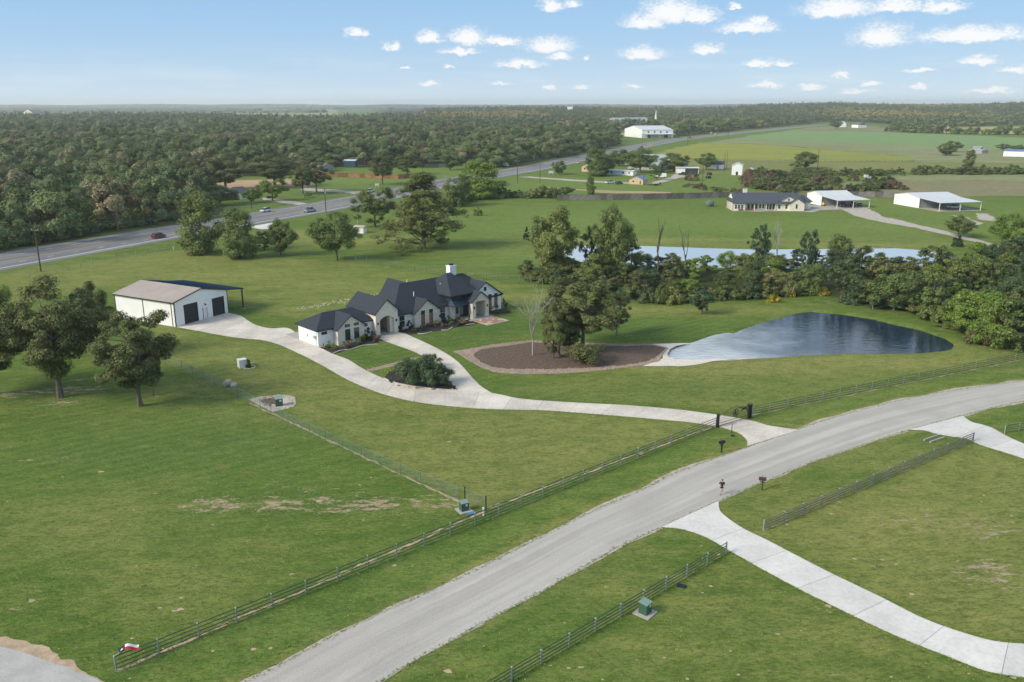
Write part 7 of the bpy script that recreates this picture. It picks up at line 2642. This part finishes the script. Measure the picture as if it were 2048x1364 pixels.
mailbox((1443, 904.5), 'dark mailbox on the verge left of the driveway entrance', R(120))
mailbox((1524, 980), 'brown-topped mailbox on the verge near the jogging person', R(75), 'brown_steel')


def transformer(px, label, an, s=1.0, pad='concrete_pad', lid='green_lid', blue=False):
    e = thing('utility_box', label, 'utility box', (*G(*px), 0), an)
    MB().bx(-.75 * s, .75 * s, -.75 * s, .75 * s, 0, .08).build('pad', M[pad], e)
    MB().bx(-.42 * s, .42 * s, -.38 * s, .38 * s, .08, .98 * s).build('cabinet', M['green_box'], e)
    n = MB()
    n.v = [(-.45 * s, -.42 * s, .98 * s), (.45 * s, -.42 * s, .98 * s), (.45 * s, .42 * s, 1.08 * s), (-.45 * s, .42 * s, 1.08 * s), (-.45 * s, -.42 * s, 1.02 * s), (.45 * s, -.42 * s, 1.02 * s), (.45 * s, .42 * s, 1.12 * s), (-.45 * s, .42 * s, 1.12 * s)]
    n.f = [(3, 2, 1, 0), (4, 5, 6, 7), (0, 1, 5, 4), (1, 2, 6, 5), (2, 3, 7, 6), (3, 0, 4, 7)]
    n.build('lid', M[lid], e)
    MB().bx(.02 * s, .26 * s, -.395 * s, -.38 * s, .65 * s, .88 * s).build('notice_plate', M['white'], e)
    return e


transformer((928, 1021), 'green utility box beside the black corner posts of the pipe fence', R(28), .95)
transformer((1290, 1226), 'green utility box on a concrete pad by the lower right fence', R(50), 1.0)
transformer((558, 812), 'green utility box in the rock bed beside the mesh fence', R(25), 1.15, 'limestone')
o = MB().bx(-.5, .5, -.35, .35, 0, .05).build('cover_plate', M['blue_metal'])
o.location = (*G(941, 1026), 0.02)
o.rotation_euler = (0, 0, R(28))
tag(o, 'flat bluish cover plate on the ground in front of the green utility box', 'cover plate')
o = MB().bx(-.36, .36, -.22, .22, 0, .13).bx(-.33, .33, -.19, .19, .13, .15).build('meter_cover', M['navy'])
o.location = (*G(1363, 1173), 0)
o.rotation_euler = (0, 0, R(-25))
tag(o, 'dark blue-black ground box lid on a bare patch below the fence', 'ground box')
e = thing('marker_post', 'white utility marker post in front of the pipe fence corner', 'marker post', (*G(967, 1031), 0))
MB().tube([(0, 0, 0), (0, 0, .85)], .085, 8).tube([(0, 0, .85), (0, 0, .93)], [.10, .05], 8).build('post', M['white'], e)
MB().bx(-.07, .07, -.1, -.084, .45, .7).build('notice_plate', M['grey'], e)
e = thing('tank_box', 'square white utility box on the lawn below the driveway', 'utility box', (*G(485, 734), 0), R(35))
MB().bx(-.62, .62, -.55, .55, 0, 1.25).build('cabinet', M['white'], e)
MB().bx(-.66, .66, -.59, .59, 1.25, 1.32).build('lid', M['white'], e)
px_tree('topiary', 498, 735.5, 718, 13, 'f_cedar', 'dark clipped round shrub beside the square white box', cat='shrub', name='clipped_shrub')
e = thing('stone_ring', 'small ring of pale stones around the clipped shrub', 'edging', (*G(499, 735), 0))
for i in range(16):
    t_ = i / 16 * 6.283
    MB().box((.85 * math.cos(t_), .85 * math.sin(t_), .06), (.3, .18, .12), t_ + 1.57).build('stone', M['limestone'], e)
e = thing('boulder_pile', 'heap of pale grey boulders against the mesh fence', 'boulders', (*G(458, 772), 0))
rb_ = random.Random(2)
for i in range(16):
    t_ = rb_.uniform(0, 6.28)
    rr = rb_.uniform(0, .85)
    s__ = rb_.uniform(.25, .5) * (1.25 - rr * .5)
    MB().blob((rr * math.cos(t_) * 1.2, rr * math.sin(t_) * .7, s__ * .5 + max(0, .55 - rr) * 1.1), (s__, s__ * .85, s__ * .75), i, 7, 4, .18).build('boulder', M['limestone'], e)
for px_, l in (((1176, 789), 0),):
    pass
for k_, (x, y, s__) in enumerate([(797, 772, .22), (833, 777, .28), (866, 780, .3), (888, 780, .22), (905, 779, .2), (818, 775, .16)]):
    o = MB().blob((0, 0, s__ * .4), (s__, s__ * .8, s__ * .7), k_, 7, 4, .2).build('garden_rock', M['brick_red'])
    o.location = (*G(x, y), 0)
    tag(o, 'reddish rock on the stone border of the triangular bed', 'rock', 'reddish rocks on the border of the triangular bed')
    AUTO.append(o)
# culvert headwall
e = thing('culvert', 'two pale concrete culvert walls in the ditch by the second drive', 'culvert', (*G(1868, 879), 0), math.atan2(G(1882, 875)[1] - G(1855, 884)[1], G(1882, 875)[0] - G(1855, 884)[0]))
MB().bx(-1.5, 1.5, -.5, -.35, -.05, .22).build('wall', M['concrete_pad'], e)
MB().bx(-1.5, 1.5, .3, .45, -.05, .22).build('wall', M['concrete_pad'], e)

# ---------------------------------------------------------------- flag lying over the fence end
e = thing('flag', 'navy, white and red star flag blowing from the end post of the pipe fence', 'flag', (*G(233, 1342), 1.28), R(22))
MB().tube([(0, 0, 0), (.42, .10, .14)], .012, 6).build('flag_staff', M['white'], e)
def flagz(u, v):
    return .30 + .06 * math.sin(u * 5.5) + v * .30


def flag_piece(u0, u1, v0, v1, mat, nm, lift=0.0):
    mb = MB()
    n = 12
    for i in range(n):
        for s_ in range(2):
            pass
    P = []
    for i in range(n + 1):
        u = u0 + (u1 - u0) * i / n
        for v in (v0, v1):
            P.append((.30 + u * 1.0, .12 + .55 * v + .05 * math.sin(u * 4) , .10 + .13 * math.sin(u * 4.6 - 1.2) + .04 * u + lift + .10 * v))
    for i in range(n):
        a = 2 * i
        mb.quad(P[a], P[a + 2], P[a + 3], P[a + 1])
        mb.quad(*[(q[0], q[1], q[2] - .012) for q in (P[a + 1], P[a + 3], P[a + 2], P[a])])
    return mb.build(nm, M[mat], e)


flag_piece(0, .42, 0, 1, 'cloth_navy', 'blue_field')
flag_piece(.42, 1.35, 0, .5, 'cloth_red', 'red_stripe')
flag_piece(.42, 1.35, .5, 1, 'cloth_white', 'white_stripe')
stv = MB()
sp_ = []
for i in range(10):
    r_ = .17 if i % 2 == 0 else .07
    t_ = math.pi / 2 + i * math.pi / 5
    u, v = .20 + r_ * math.cos(t_) * .8, .5 + r_ * math.sin(t_) * 1.3
    sp_.append((.30 + u, .12 + .55 * v + .05 * math.sin(u * 4), .10 + .13 * math.sin(u * 4.6 - 1.2) + .04 * u + .012 + .10 * v))
stv.quad(*sp_)
stv.build('star', M['cloth_white'], e)

# ---------------------------------------------------------------- utility poles and wires
WIRE_ENDS = []


def power_pole(px, top, label, arm=True, an=0.0, pos=None, H_=None, thick=.16, transformer_=False):
    p = G(*px) if pos is None else pos
    h = Zat(p, top) if H_ is None else H_
    e = thing('power_pole', label, 'power pole', (p[0], p[1], float(hills(p[0], p[1]))), an)
    MB().tube([(0, 0, -.2), (0, 0, h)], [thick * 1.15, thick * .8], 8).build('pole', M['pole'], e)
    if arm:
        MB().bx(-1.2, 1.2, -.07, .07, h - .75, h - .6).build('crossarm', M['wood_post'], e)
        for x in (-1.1, 0, 1.1):
            z = h - .6 if x else h
            MB().tube([(x, 0, z), (x, 0, z + .25)], [.06, .04], 6).build('insulator', M['white'], e)
    if transformer_:
        MB().tube([(.35, -.1, h - 2.4), (.35, -.1, h - 1.4)], .28, 10).build('transformer', M['grey'], e)
    return p, h


poles = []
pl = [((-260, 640), 0, None), ((82, 543), 455, 'brown power pole with a crossarm standing at the left beside the highway'), ((652, 425), 375, 'dark power pole with a crossarm beside the highway above the silver pickup'),
      ((1035, 366), 320, 'power pole at the left of the round tree by the highway'), ((1174, 326), 284, 'tall power pole behind the tan cottage nearest the highway'), ((1284, 297), 268, 'power pole on the highway verge above the village trees'),
      ((1375, 289), 254, 'power pole before the bright red car far down the highway'), ((1434, 277), 245, 'slim power pole farther down the highway'), ((1456, 275), 256, 'short power pole on the yellow field edge by the highway'), ((1485, 271), 254, 'small distant power pole beside the hay field')]
p0 = (-168, 92)
for i, (px_, top, lab) in enumerate(pl):
    if i == 0:
        p, h = power_pole(None, 0, 'power pole outside the left edge of the view', True, R(-20), pos=p0, H_=10.5)
    else:
        p, h = power_pole(px_, top, lab, True, R(-22), transformer_=(i in (2, 4)))
    poles.append((p, h))
wm = thing('power_lines', 'thin power lines strung along the highway poles', 'power line', (0, 0, 0))
for i in range(len(poles) - 1):
    (pa, ha), (pb, hb) = poles[i], poles[i + 1]
    for off, dz in ((-1.1, -.35), (0, .25), (1.1, -.35), (0, -2.2), (.2, -2.6)):
        ca, sa = math.cos(R(-22)), math.sin(R(-22))
        a = Vector((pa[0] + off * ca, pa[1] + off * sa, ha + dz))
        b_ = Vector((pb[0] + off * ca, pb[1] + off * sa, hb + dz))
        L = (b_ - a).length
        pts_ = [a.lerp(b_, t_) - Vector((0, 0, L * .018 * 4 * t_ * (1 - t_))) for t_ in np.linspace(0, 1, 15)]
        MB().tube(pts_, .022 if dz > -1 else .035, 4, cap=False).build('wire', M['wire' if dz > -1 else 'rail_dark'], wm)
for px_, top, l, th in (((1080, 367), 323, 'plain brown pole on the grass by the highway sign', .13), ((1448, 344), 305, 'leaning pole behind the tall narrow shed, left one of the pair', .14), ((1453, 338), 303, 'leaning pole behind the tall narrow shed, right one of the pair', .12),
                        ((1405, 368), 331, 'pole with a white lamp box on the village green', .12), ((1287, 370), 337, 'brown pole at the corner of the small tan cottage', .12), ((1635, 337), 298, 'slim tall pole in the olive pasture right of the leaning tree', .14),
                        ((1360, 267), 241, 'pale pole by the highway left of the lamp pole', .22), ((1393, 265), 242, 'pale lamp pole at the far highway', .22), ((503, 417), 399, 'short brown post on the highway bank', .14)):
    power_pole(px_, top, l, arm=False, thick=th)

# ---------------------------------------------------------------- vehicles
def vehicle(label, cat, px, head, paint_, kind='suv', s=1.0, z=.0, pos=None, name=None):
    p = G(*px) if pos is None else pos
    e = thing(name or {'suv': 'parked_car', 'car': 'parked_car', 'pickup': 'pickup_truck', 'truck': 'box_truck'}[kind], label, cat, (p[0], p[1], z), head)
    e.scale = (s, s, s)
    L, Wd = {'suv': (4.7, 1.86), 'car': (4.6, 1.8), 'pickup': (5.7, 1.98), 'truck': (6.5, 2.2)}[kind]
    hw = Wd / 2
    b_ = MB()

    def loft(mb, secs):
        """sections: x, half width bottom, half width top, z bottom, z top"""
        n = len(mb.v)
        for x, w0, w1, z0, z1 in secs:
            zm = z0 + (z1 - z0) * .6
            mb.v += [(x, -w0, z0), (x, -max(w0, w1) * 1.0, zm), (x, -w1 * .94, z1), (x, w1 * .94, z1), (x, max(w0, w1), zm), (x, w0, z0)]
        for i in range(len(secs) - 1):
            for k_ in range(6):
                a = n + i * 6 + k_
                c = n + i * 6 + (k_ + 1) % 6
                mb.f.append((a, c, c + 6, a + 6))
        mb.f.append(tuple(n + i for i in range(6)))
        mb.f.append(tuple(n + (len(secs) - 1) * 6 + i for i in range(6))[::-1])
    fz = L / 2
    if kind == 'suv':
        loft(b_, [(-fz, hw * .88, hw * .84, .45, .98), (-fz + .15, hw * .97, hw * .95, .33, 1.08), (-.9, hw, hw, .28, 1.08), (.9, hw, hw, .28, 1.04), (fz - .75, hw * .98, hw * .93, .3, .96), (fz - .1, hw * .86, hw * .8, .38, .78), (fz, hw * .8, hw * .75, .45, .68)])
        cab = [(-fz + .12, hw * .86, hw * .80, 1.06, 1.12), (-fz + .55, hw * .92, hw * .72, 1.06, 1.64), (-.3, hw * .95, hw * .74, 1.06, 1.70), (.55, hw * .95, hw * .72, 1.04, 1.62), (1.35, hw * .92, hw * .84, 1.0, 1.06)]
        roof = [(-fz + .6, hw * .68, 1.655), (-.3, hw * .71, 1.72), (.5, hw * .68, 1.64)]
    elif kind == 'car':
        loft(b_, [(-fz, hw * .86, hw * .82, .42, .88), (-fz + .2, hw * .97, hw * .93, .3, .96), (-.9, hw, hw, .25, .93), (.9, hw, hw, .25, .92), (fz - .75, hw * .98, hw * .92, .28, .84), (fz, hw * .8, hw * .74, .4, .6)])
        cab = [(-fz + .6, hw * .86, hw * .8, .92, .97), (-fz + 1.25, hw * .92, hw * .7, .92, 1.38), (.1, hw * .93, hw * .72, .92, 1.44), (1.15, hw * .9, hw * .82, .88, .94)]
        roof = [(-fz + 1.3, hw * .66, 1.4), (-.3, hw * .69, 1.46), (.1, hw * .67, 1.45)]
    else:
        loft(b_, [(-fz, hw * .92, hw * .92, .5, 1.12), (-fz + .1, hw * .98, hw * .98, .45, 1.14), (-.75, hw, hw, .38, 1.14), (.9, hw, hw, .36, 1.14), (fz - .9, hw * .99, hw * .95, .4, 1.1), (fz - .1, hw * .9, hw * .88, .45, .98), (fz, hw * .86, hw * .8, .5, .85)])
        cab = [(-.85, hw * .9, hw * .74, 1.12, 1.72), (-.6, hw * .92, hw * .76, 1.12, 1.84), (.7, hw * .93, hw * .76, 1.12, 1.84), (1.55, hw * .92, hw * .86, 1.1, 1.16)]
        roof = [(-.62, hw * .72, 1.86), (.1, hw * .74, 1.88), (.66, hw * .72, 1.86)]
        if kind == 'truck':
            b_.bx(-fz, -.5, -hw, hw, .6, 2.6)
    body = b_.build('body', M[paint_], e)
    c = MB()
    loft(c, cab)
    c.build('windows', M['glass'], e)
    r = MB()
    n = 0
    for x, w_, z_ in roof:
        r.v += [(x, -w_, z_), (x, w_, z_), (x, w_, z_ - .05), (x, -w_, z_ - .05)]
    for i in range(len(roof) - 1):
        for k_ in range(4):
            a = i * 4 + k_
            d_ = i * 4 + (k_ + 1) % 4
            r.f.append((a, d_, d_ + 4, a + 4))
    r.f.append((3, 2, 1, 0))
    m_ = (len(roof) - 1) * 4
    r.f.append((m_, m_ + 1, m_ + 2, m_ + 3))
    r.build('roof', M[paint_], e)
    if kind == 'pickup':
        MB().bx(-fz + .12, -.95, -hw + .12, hw - .12, 1.08, 1.155).build('cargo_bed', M['black'], e)
    wr = .36 if kind != 'car' else .32
    for x in (-fz + .95, fz - .95):
        for y in (-hw + .1, hw - .1):
            t_ = MB().tube([(x, y - .12, wr), (x, y + .12, wr)], wr, 14).build('wheel', M['tyre'], e)
            sgn = -1 if y < 0 else 1
            MB().tube([(x, y + sgn * .121, wr), (x, y + sgn * .135, wr)], wr * .6, 10).build('rim', M['rim'], t_)
    for y in (-hw * .68, hw * .68):
        MB().bx(fz - .12, fz + .01, y - .2, y + .2, .62, .78).build('headlight', M['lamp_clear'], e)
        MB().bx(-fz - .01, -fz + .1, y - .14, y + .14, .72, .98).build('tail_light', M['lamp_red'], e)
    return e


def hw_dir(px):
    p = np.array(G(*px))
    i = int(np.argmin(((hC - p) ** 2).sum(1)))
    return math.atan2(d[i][1], d[i][0]) if False else math.atan2(*(hC[min(i + 1, len(hC) - 1)] - hC[max(i - 1, 0)])[::-1])


for lab, px_, back, pt, kd, nm in (('dark red SUV with a pale roof on the highway at the left', (318, 476), 0, 'car_red', 'suv', None), ('white car half hidden by the ragged tree on the highway', (459, 447), 0, 'car_white', 'car', None), ('white SUV on the far lanes of the highway', (531, 424), 1, 'car_white', 'suv', None),
                                   ('silver pickup truck on the highway beside the power pole', (620, 424), 0, 'car_silver', 'pickup', None), ('white pickup truck on the highway glimpsed above the shelter tree', (740, 385), 1, 'car_white', 'pickup', None), ('red and white car on the highway by the tan cottage', (1157, 327), 0, 'car_white', 'car', None),
                                   ('dark red car on the highway above the village trees', (1284, 296.5), 0, 'car_red', 'suv', None), ('bright red car far down the highway', (1380, 277), 0, 'car_bright_red', 'suv', None), ('white car farthest down the highway', (1431, 269), 1, 'car_white', 'suv', None)):
    vehicle(lab, 'pickup truck' if kd == 'pickup' else 'car', px_, hw_dir(px_) + (math.pi if back else 0), pt, kd, 1.0 if px_[0] < 1200 else 1.25, .06, name='moving_car' if kd != 'pickup' else 'pickup_truck')
vehicle('white SUV parked on the village track next to the blue car', 'car', (1220, 367), R(25), 'car_white', 'suv', 1.05)
vehicle('blue car parked on the village track next to the white SUV', 'car', (1238, 368.5), R(35), 'car_blue', 'suv', 1.0)
vehicle('dark pickup truck parked beside the open white shed', 'pickup truck', (1366, 350), R(15), 'car_dark', 'pickup', .95)
vehicle('dark tractor-like truck behind the brown brush heap', 'truck', (1386, 349), R(140), 'car_dark', 'truck', .8)
vehicle('blue and white truck under the village trees', 'truck', (1322, 355), R(160), 'car_white', 'truck', .95)
vehicle('dark car under the smaller carport', 'car', (1686, 413.5), R(-120), 'car_dark', 'suv', 1.0, .06)
vehicle('red car under the smaller carport', 'car', (1706, 412), R(-110), 'car_bright_red', 'suv', 1.0, .06)
vehicle('black off-road buggy at the right end of the smaller carport', 'car', (1719, 412), R(-100), 'car_dark', 'suv', .8, .06)
vehicle('white pickup truck under the larger carport', 'pickup truck', (1908, 417.5), R(-15), 'car_white', 'pickup', .95, .06)
vehicle('white old car in the brush behind the village green', 'car', (1494, 366), R(60), 'car_white', 'pickup', .9)
vehicle('white van half hidden in the brush behind the cream house, right', 'van', (1736, 356), R(10), 'car_white', 'truck', .7)
vehicle('white car parked before the steel warehouse', 'car', (1324, 269), R(10), 'car_white', 'suv', 1.3)
vehicle('white van under the right canopy of the steel warehouse', 'van', (1322, 265), R(-30), 'car_silver', 'truck', 1.2)
vehicle('silver trailer truck standing beyond the highway above the hedge', 'truck', (1013, 333), R(70), 'car_white', 'truck', 1.0)
vehicle('white truck parked in the forest clearing near the highway', 'truck', (1116, 292), R(10), 'car_white', 'truck', 1.3)
e = thing('forklift', 'yellow forklift under the left end of the smaller carport', 'forklift', (*G(1646, 412), 0), R(60))
MB().bx(-.6, .7, -.5, .5, .35, 1.1).bx(-.6, -.1, -.5, .5, 1.1, 1.5).build('body', M['yellow'], e)
MB().bx(.7, .8, -.45, -.35, .1, 2.2).bx(.7, .8, .35, .45, .1, 2.2).bx(.8, 1.7, -.4, -.25, .12, .18).bx(.8, 1.7, .25, .4, .12, .18).build('mast', M['black'], e)
MB().tube([(-.35, -.6, .3), (-.35, .6, .3)], .3, 10).tube([(.45, -.6, .3), (.45, .6, .3)], .3, 10).build('wheel', M['tyre'], e)
e = thing('fuel_pump', 'red and orange cabinet against the back wall of the larger carport', 'cabinet', (*G(1853, 415), 0), R(0))
MB().bx(-.4, .4, -.3, .3, 0, 2.0).build('cabinet', M['rust'], e)
MB().bx(-.3, .3, -.32, -.3, 1.2, 1.7).build('panel', M['white'], e)
e = thing('flatbed_trailer', 'low black flatbed trailer on the village grass', 'trailer', (*G(1309, 371), 0), R(8))
MB().bx(-3, 3, -1.1, 1.1, .55, .75).bx(3, 3.1, -1.1, 1.1, .75, 1.5).tube([(-3, 0, .6), (-4.4, 0, .5)], .06, 5).build('deck', M['black'], e)
for x in (.2, 1.2):
    MB().tube([(x, -1.15, .4), (x, 1.15, .4)], .38, 10).build('wheel', M['tyre'], e)
for px_, l, m_ in (((1419, 350), 'green garden tractor on the village grass', 'green_box'), ((1417, 357), 'second dark green tractor nearer the brush on the village grass', 'green_box')):
    e = thing('tractor', l, 'tractor', (*G(*px_), 0), R(40))
    MB().bx(-.2, 1.6, -.35, .35, .7, 1.4).bx(-1.2, -.2, -.6, .6, .6, 1.2).build('body', M[m_], e)
    MB().bx(-1.1, -.1, -.55, .55, 2.3, 2.4).bx(-1.1, -1.0, -.5, -.4, 1.2, 2.3).bx(-1.1, -1.0, .4, .5, 1.2, 2.3).build('canopy', M['black'], e)
    for x, y, r_ in ((-.8, -.8, .75), (-.8, .8, .75), (1.3, -.5, .4), (1.3, .5, .4)):
        MB().tube([(x, y - .15, r_), (x, y + .15, r_)], r_, 12).build('wheel', M['tyre'], e)


def signboard(px, top, w, label, mat='white', legs=2):
    p = G(*px)
    h = Zat(p, top)
    e = thing('signboard', label, 'sign', (*p, 0), R(10))
    W_ = w / ppm(p)
    MB().bx(-W_ / 2, W_ / 2, -.05, .05, h * .45, h).build('board', M[mat], e)
    for x in ((-W_ * .4, W_ * .4) if legs == 2 else (0,)):
        MB().bx(x - .06, x + .06, .052, .15, 0, h * .95).build('post', M[mat], e)


signboard((1102, 350), 342, 10, 'small white roadside board beside the round tree')
signboard((754, 375), 367, 8, 'white board on posts by the highway above the shelter tree')
signboard((1208, 295), 290, 6, 'white board at the forest edge by the highway')
signboard((1301, 293), 287, 6, 'yellow warning sign on the highway', 'yellow', 1)
signboard((1422, 269), 264, 5, 'small yellow sign at the far highway', 'yellow', 1)
signboard((1398, 267), 263, 7, 'far white board beside the highway lamp pole')
signboard((454, 478), 464, 7, 'grey-green metal cabinet on the highway verge between the first two lawn trees', 'galv_green', 2)
e = thing('marker_post', 'short white marker post on the highway verge left of the tall round-headed tree', 'marker post', (*G(347, 500), 0))
MB().tube([(0, 0, 0), (0, 0, .95)], .09, 6).tube([(0, 0, .95), (0, 0, 1.02)], [.1, .04], 6).build('post', M['white'], e)
e = thing('playset', 'red and yellow play equipment on the dirt yard beyond the highway', 'play equipment', (*G(372, 388), 0), R(20))
MB().bx(-1.2, 1.2, -.8, .8, 1.2, 1.3).bx(-1.2, -1.1, -.8, -.7, 0, 2.4).bx(1.1, 1.2, -.8, -.7, 0, 2.4).bx(-1.2, -1.1, .7, .8, 0, 2.4).bx(1.1, 1.2, .7, .8, 0, 2.4).build('frame', M['yellow'], e)
n = MB()
slab_roof(n, [(-3.6, -.5, .3), (-1.2, -.5, 1.3), (-1.2, .5, 1.3), (-3.6, .5, .3)], .08)
n.build('slide', M['red'], e)

# ---------------------------------------------------------------- the jogging person
def skin_mesh(name, pts, edges, mat, parent, sub=1, root=0):
    me = bpy.data.meshes.new(name)
    me.from_pydata([p[0] for p in pts], edges, [])
    o = link(name, me, mat, parent)
    sk = o.modifiers.new('skin', 'SKIN')
    lay = me.skin_vertices[0].data if me.skin_vertices else None
    for i, (_, r_) in enumerate(pts):
        me.skin_vertices[0].data[i].radius = (r_, r_) if not hasattr(r_, '__len__') else r_
        me.skin_vertices[0].data[i].use_root = (i == root)
    sb_ = o.modifiers.new('sub', 'SUBSURF')
    sb_.levels = sub
    sb_.render_levels = sub
    me.polygons.foreach_set('use_smooth', [True] * len(me.polygons))
    return o


pp = G(1442.5, 989.5)
face = math.atan2(-pp[1], -pp[0]) + R(8)
pe = thing('person', 'person jogging on the lane in a navy shirt, black shorts and dark shoes', 'person', (pp[0], pp[1], 0.02), face)
# local x = forward, y = left
J = {'pelvis': ((0, 0, .95), (.13, .15)), 'waist': ((.02, 0, 1.10), (.105, .14)), 'chest': ((.06, 0, 1.32), (.12, .17)), 'neck': ((.09, 0, 1.50), .055), 'head0': ((.12, 0, 1.60), .08), 'head1': ((.13, 0, 1.70), .092), 'head2': ((.12, 0, 1.78), .06),
     'shL': ((.06, .20, 1.43), .06), 'elL': ((-.10, .30, 1.20), .042), 'wrL': ((.14, .27, 1.10), .03), 'haL': ((.21, .24, 1.12), .038),
     'shR': ((.06, -.20, 1.43), .06), 'elR': ((.02, -.31, 1.17), .042), 'wrR': ((.22, -.22, 1.20), .03), 'haR': ((.28, -.18, 1.25), .038),
     'hiL': ((.0, .10, .88), .09), 'knL': ((.05, .12, .50), .058), 'anL': ((-.34, .13, .42), .036), 'ftL': ((-.38, .13, .33), .034), 'toL': ((-.30, .13, .22), .03),
     'hiR': ((.0, -.10, .88), .09), 'knR': ((.12, -.10, .50), .058), 'anR': ((.06, -.10, .12), .036), 'ftR': ((.10, -.10, .06), .036), 'toR': ((.24, -.10, .05), .03)}
keys = list(J)
ed = [('pelvis', 'waist'), ('waist', 'chest'), ('chest', 'neck'), ('neck', 'head0'), ('head0', 'head1'), ('head1', 'head2'), ('chest', 'shL'), ('shL', 'elL'), ('elL', 'wrL'), ('wrL', 'haL'), ('chest', 'shR'), ('shR', 'elR'), ('elR', 'wrR'), ('wrR', 'haR'),
      ('pelvis', 'hiL'), ('hiL', 'knL'), ('knL', 'anL'), ('anL', 'ftL'), ('ftL', 'toL'), ('pelvis', 'hiR'), ('hiR', 'knR'), ('knR', 'anR'), ('anR', 'ftR'), ('ftR', 'toR')]
skin_mesh('body', [J[k_] for k_ in keys], [(keys.index(a), keys.index(b_)) for a, b_ in ed], M['skin'], pe, 2)


def sub_skel(names, extra, edges, grow, mat, nm):
    pts_ = []
    for n_ in names:
        p_, r_ = J[n_] if n_ in J else extra[n_]
        if n_ in extra:
            p_, r_ = extra[n_]
        r_ = tuple(q + grow for q in r_) if hasattr(r_, '__len__') else r_ + grow
        pts_.append((p_, r_))
    skin_mesh(nm, pts_, [(names.index(a), names.index(b_)) for a, b_ in edges], M[mat], pe, 2)


def lerp3(a, b_, f_):
    return tuple(x + (y - x) * f_ for x, y in zip(a, b_))


sub_skel(['pelvis', 'waist', 'chest', 'nk', 'shL', 'slL', 'shR', 'slR'], {'nk': ((.085, 0, 1.46), .07), 'slL': (lerp3(J['shL'][0], J['elL'][0], .75), .05), 'slR': (lerp3(J['shR'][0], J['elR'][0], .75), .05)},
         [('pelvis', 'waist'), ('waist', 'chest'), ('chest', 'nk'), ('chest', 'shL'), ('shL', 'slL'), ('chest', 'shR'), ('shR', 'slR')], .036, 'navy', 'shirt')
sub_skel(['w0', 'pelvis', 'hiL', 'tL', 'hiR', 'tR'], {'w0': ((.01, 0, 1.02), (.12, .14)), 'tL': (lerp3(J['hiL'][0], J['knL'][0], .5), .08), 'tR': (lerp3(J['hiR'][0], J['knR'][0], .5), .08)},
         [('w0', 'pelvis'), ('pelvis', 'hiL'), ('hiL', 'tL'), ('pelvis', 'hiR'), ('hiR', 'tR')], .022, 'cloth_black', 'shorts')
for a_, b_, c_ in (('anL', 'ftL', 'toL'), ('anR', 'ftR', 'toR')):
    mid = lerp3(J[a_][0], J[b_][0], .6)
    skin_mesh('shoe', [(mid, .045), (J[b_][0], .052), (J[c_][0], .046)], [(0, 1), (1, 2)], M['cloth_black'], pe, 2)
MB().blob((.105, 0, 1.74), (.115, .105, .095), 5, 12, 8, .03).build('hair', M['bark_dark'], pe, True)
for s_ in (-1, 1):
    MB().blob((.215, s_ * .035, 1.70), (.012, .014, .009), 5, 6, 4, 0).build('eye', M['black'], pe)
    for side, hand, wr in ((s_, 'haL' if s_ > 0 else 'haR', 'wrL' if s_ > 0 else 'wrR'),):
        hp_, wp_ = Vector(J[hand][0]), Vector(J[wr][0])
        dd_ = (hp_ - wp_).normalized()
        for f_ in range(4):
            o_ = Vector((0, (f_ - 1.5) * .018, 0))
            MB().tube([hp_ + o_, hp_ + o_ + dd_ * .05, hp_ + o_ + dd_ * .06 + Vector((0, -s_ * .02, -.03))], [.011, .010, .007], 5).build('finger', M['skin'], pe)
        MB().tube([hp_ + Vector((0, 0, .02)), hp_ + dd_ * .03 + Vector((0, -s_ * .03, .04))], [.012, .008], 5).build('thumb', M['skin'], pe)
MB().blob((.225, 0, 1.665), (.02, .014, .02), 5, 6, 4, 0).build('nose', M['skin'], pe)

# ---------------------------------------------------------------- haze
HAZE = 0.00011
mb = MB().bx(-9300, 9300, -700, 9700, -3.0, 75.0)
m = bpy.data.materials.new('haze air')
m.use_nodes = True
m.node_tree.nodes.clear()
pv = m.node_tree.nodes.new('ShaderNodeVolumePrincipled')
pv.inputs['Color'].default_value = (0.93, 0.97, 1.0, 1)
pv.inputs['Density'].default_value = HAZE
pv.inputs['Anisotropy'].default_value = 0.3
oo = m.node_tree.nodes.new('ShaderNodeOutputMaterial')
m.node_tree.links.new(pv.outputs[0], oo.inputs['Volume'])
hzo = mb.build('haze', m)
hzo['kind'] = 'stuff'
hzo.display_type = 'WIRE'

# ---------------------------------------------------------------- wording that singles each repeat out
ORD = ['leftmost', 'second from the left', 'third from the left', 'fourth from the left', 'fifth from the left', 'sixth from the left', 'seventh from the left', 'eighth from the left', 'ninth from the left', 'tenth from the left',
       'eleventh from the left', 'twelfth from the left', 'thirteenth from the left', 'fourteenth from the left', 'fifteenth from the left', 'sixteenth from the left']
sets_ = {}
for o in AUTO:
    sets_.setdefault(o['label'], []).append(o)
for base_, lst in sets_.items():
    if len(lst) < 2:
        continue
    lst.sort(key=lambda o: proj(o.location.x, o.location.y, 0)[0])
    n = len(lst)
    if n > 24:
        # long rows: split front and back before counting
        pass
    for i, o in enumerate(lst):
        if i < min(n, 10) and i < (n + 1) // 2 or n <= 10 and i < n - 3:
            w_ = ORD[i]
        else:
            j = n - 1 - i
            w_ = ORD[min(j, 15)].replace('left', 'right')
        if i >= 16 and n - 1 - i >= 16:
            w_ = '%s, mid-row' % ['nearer the camera', 'farther back'][i % 2]
        o['label'] = base_ + ', ' + w_
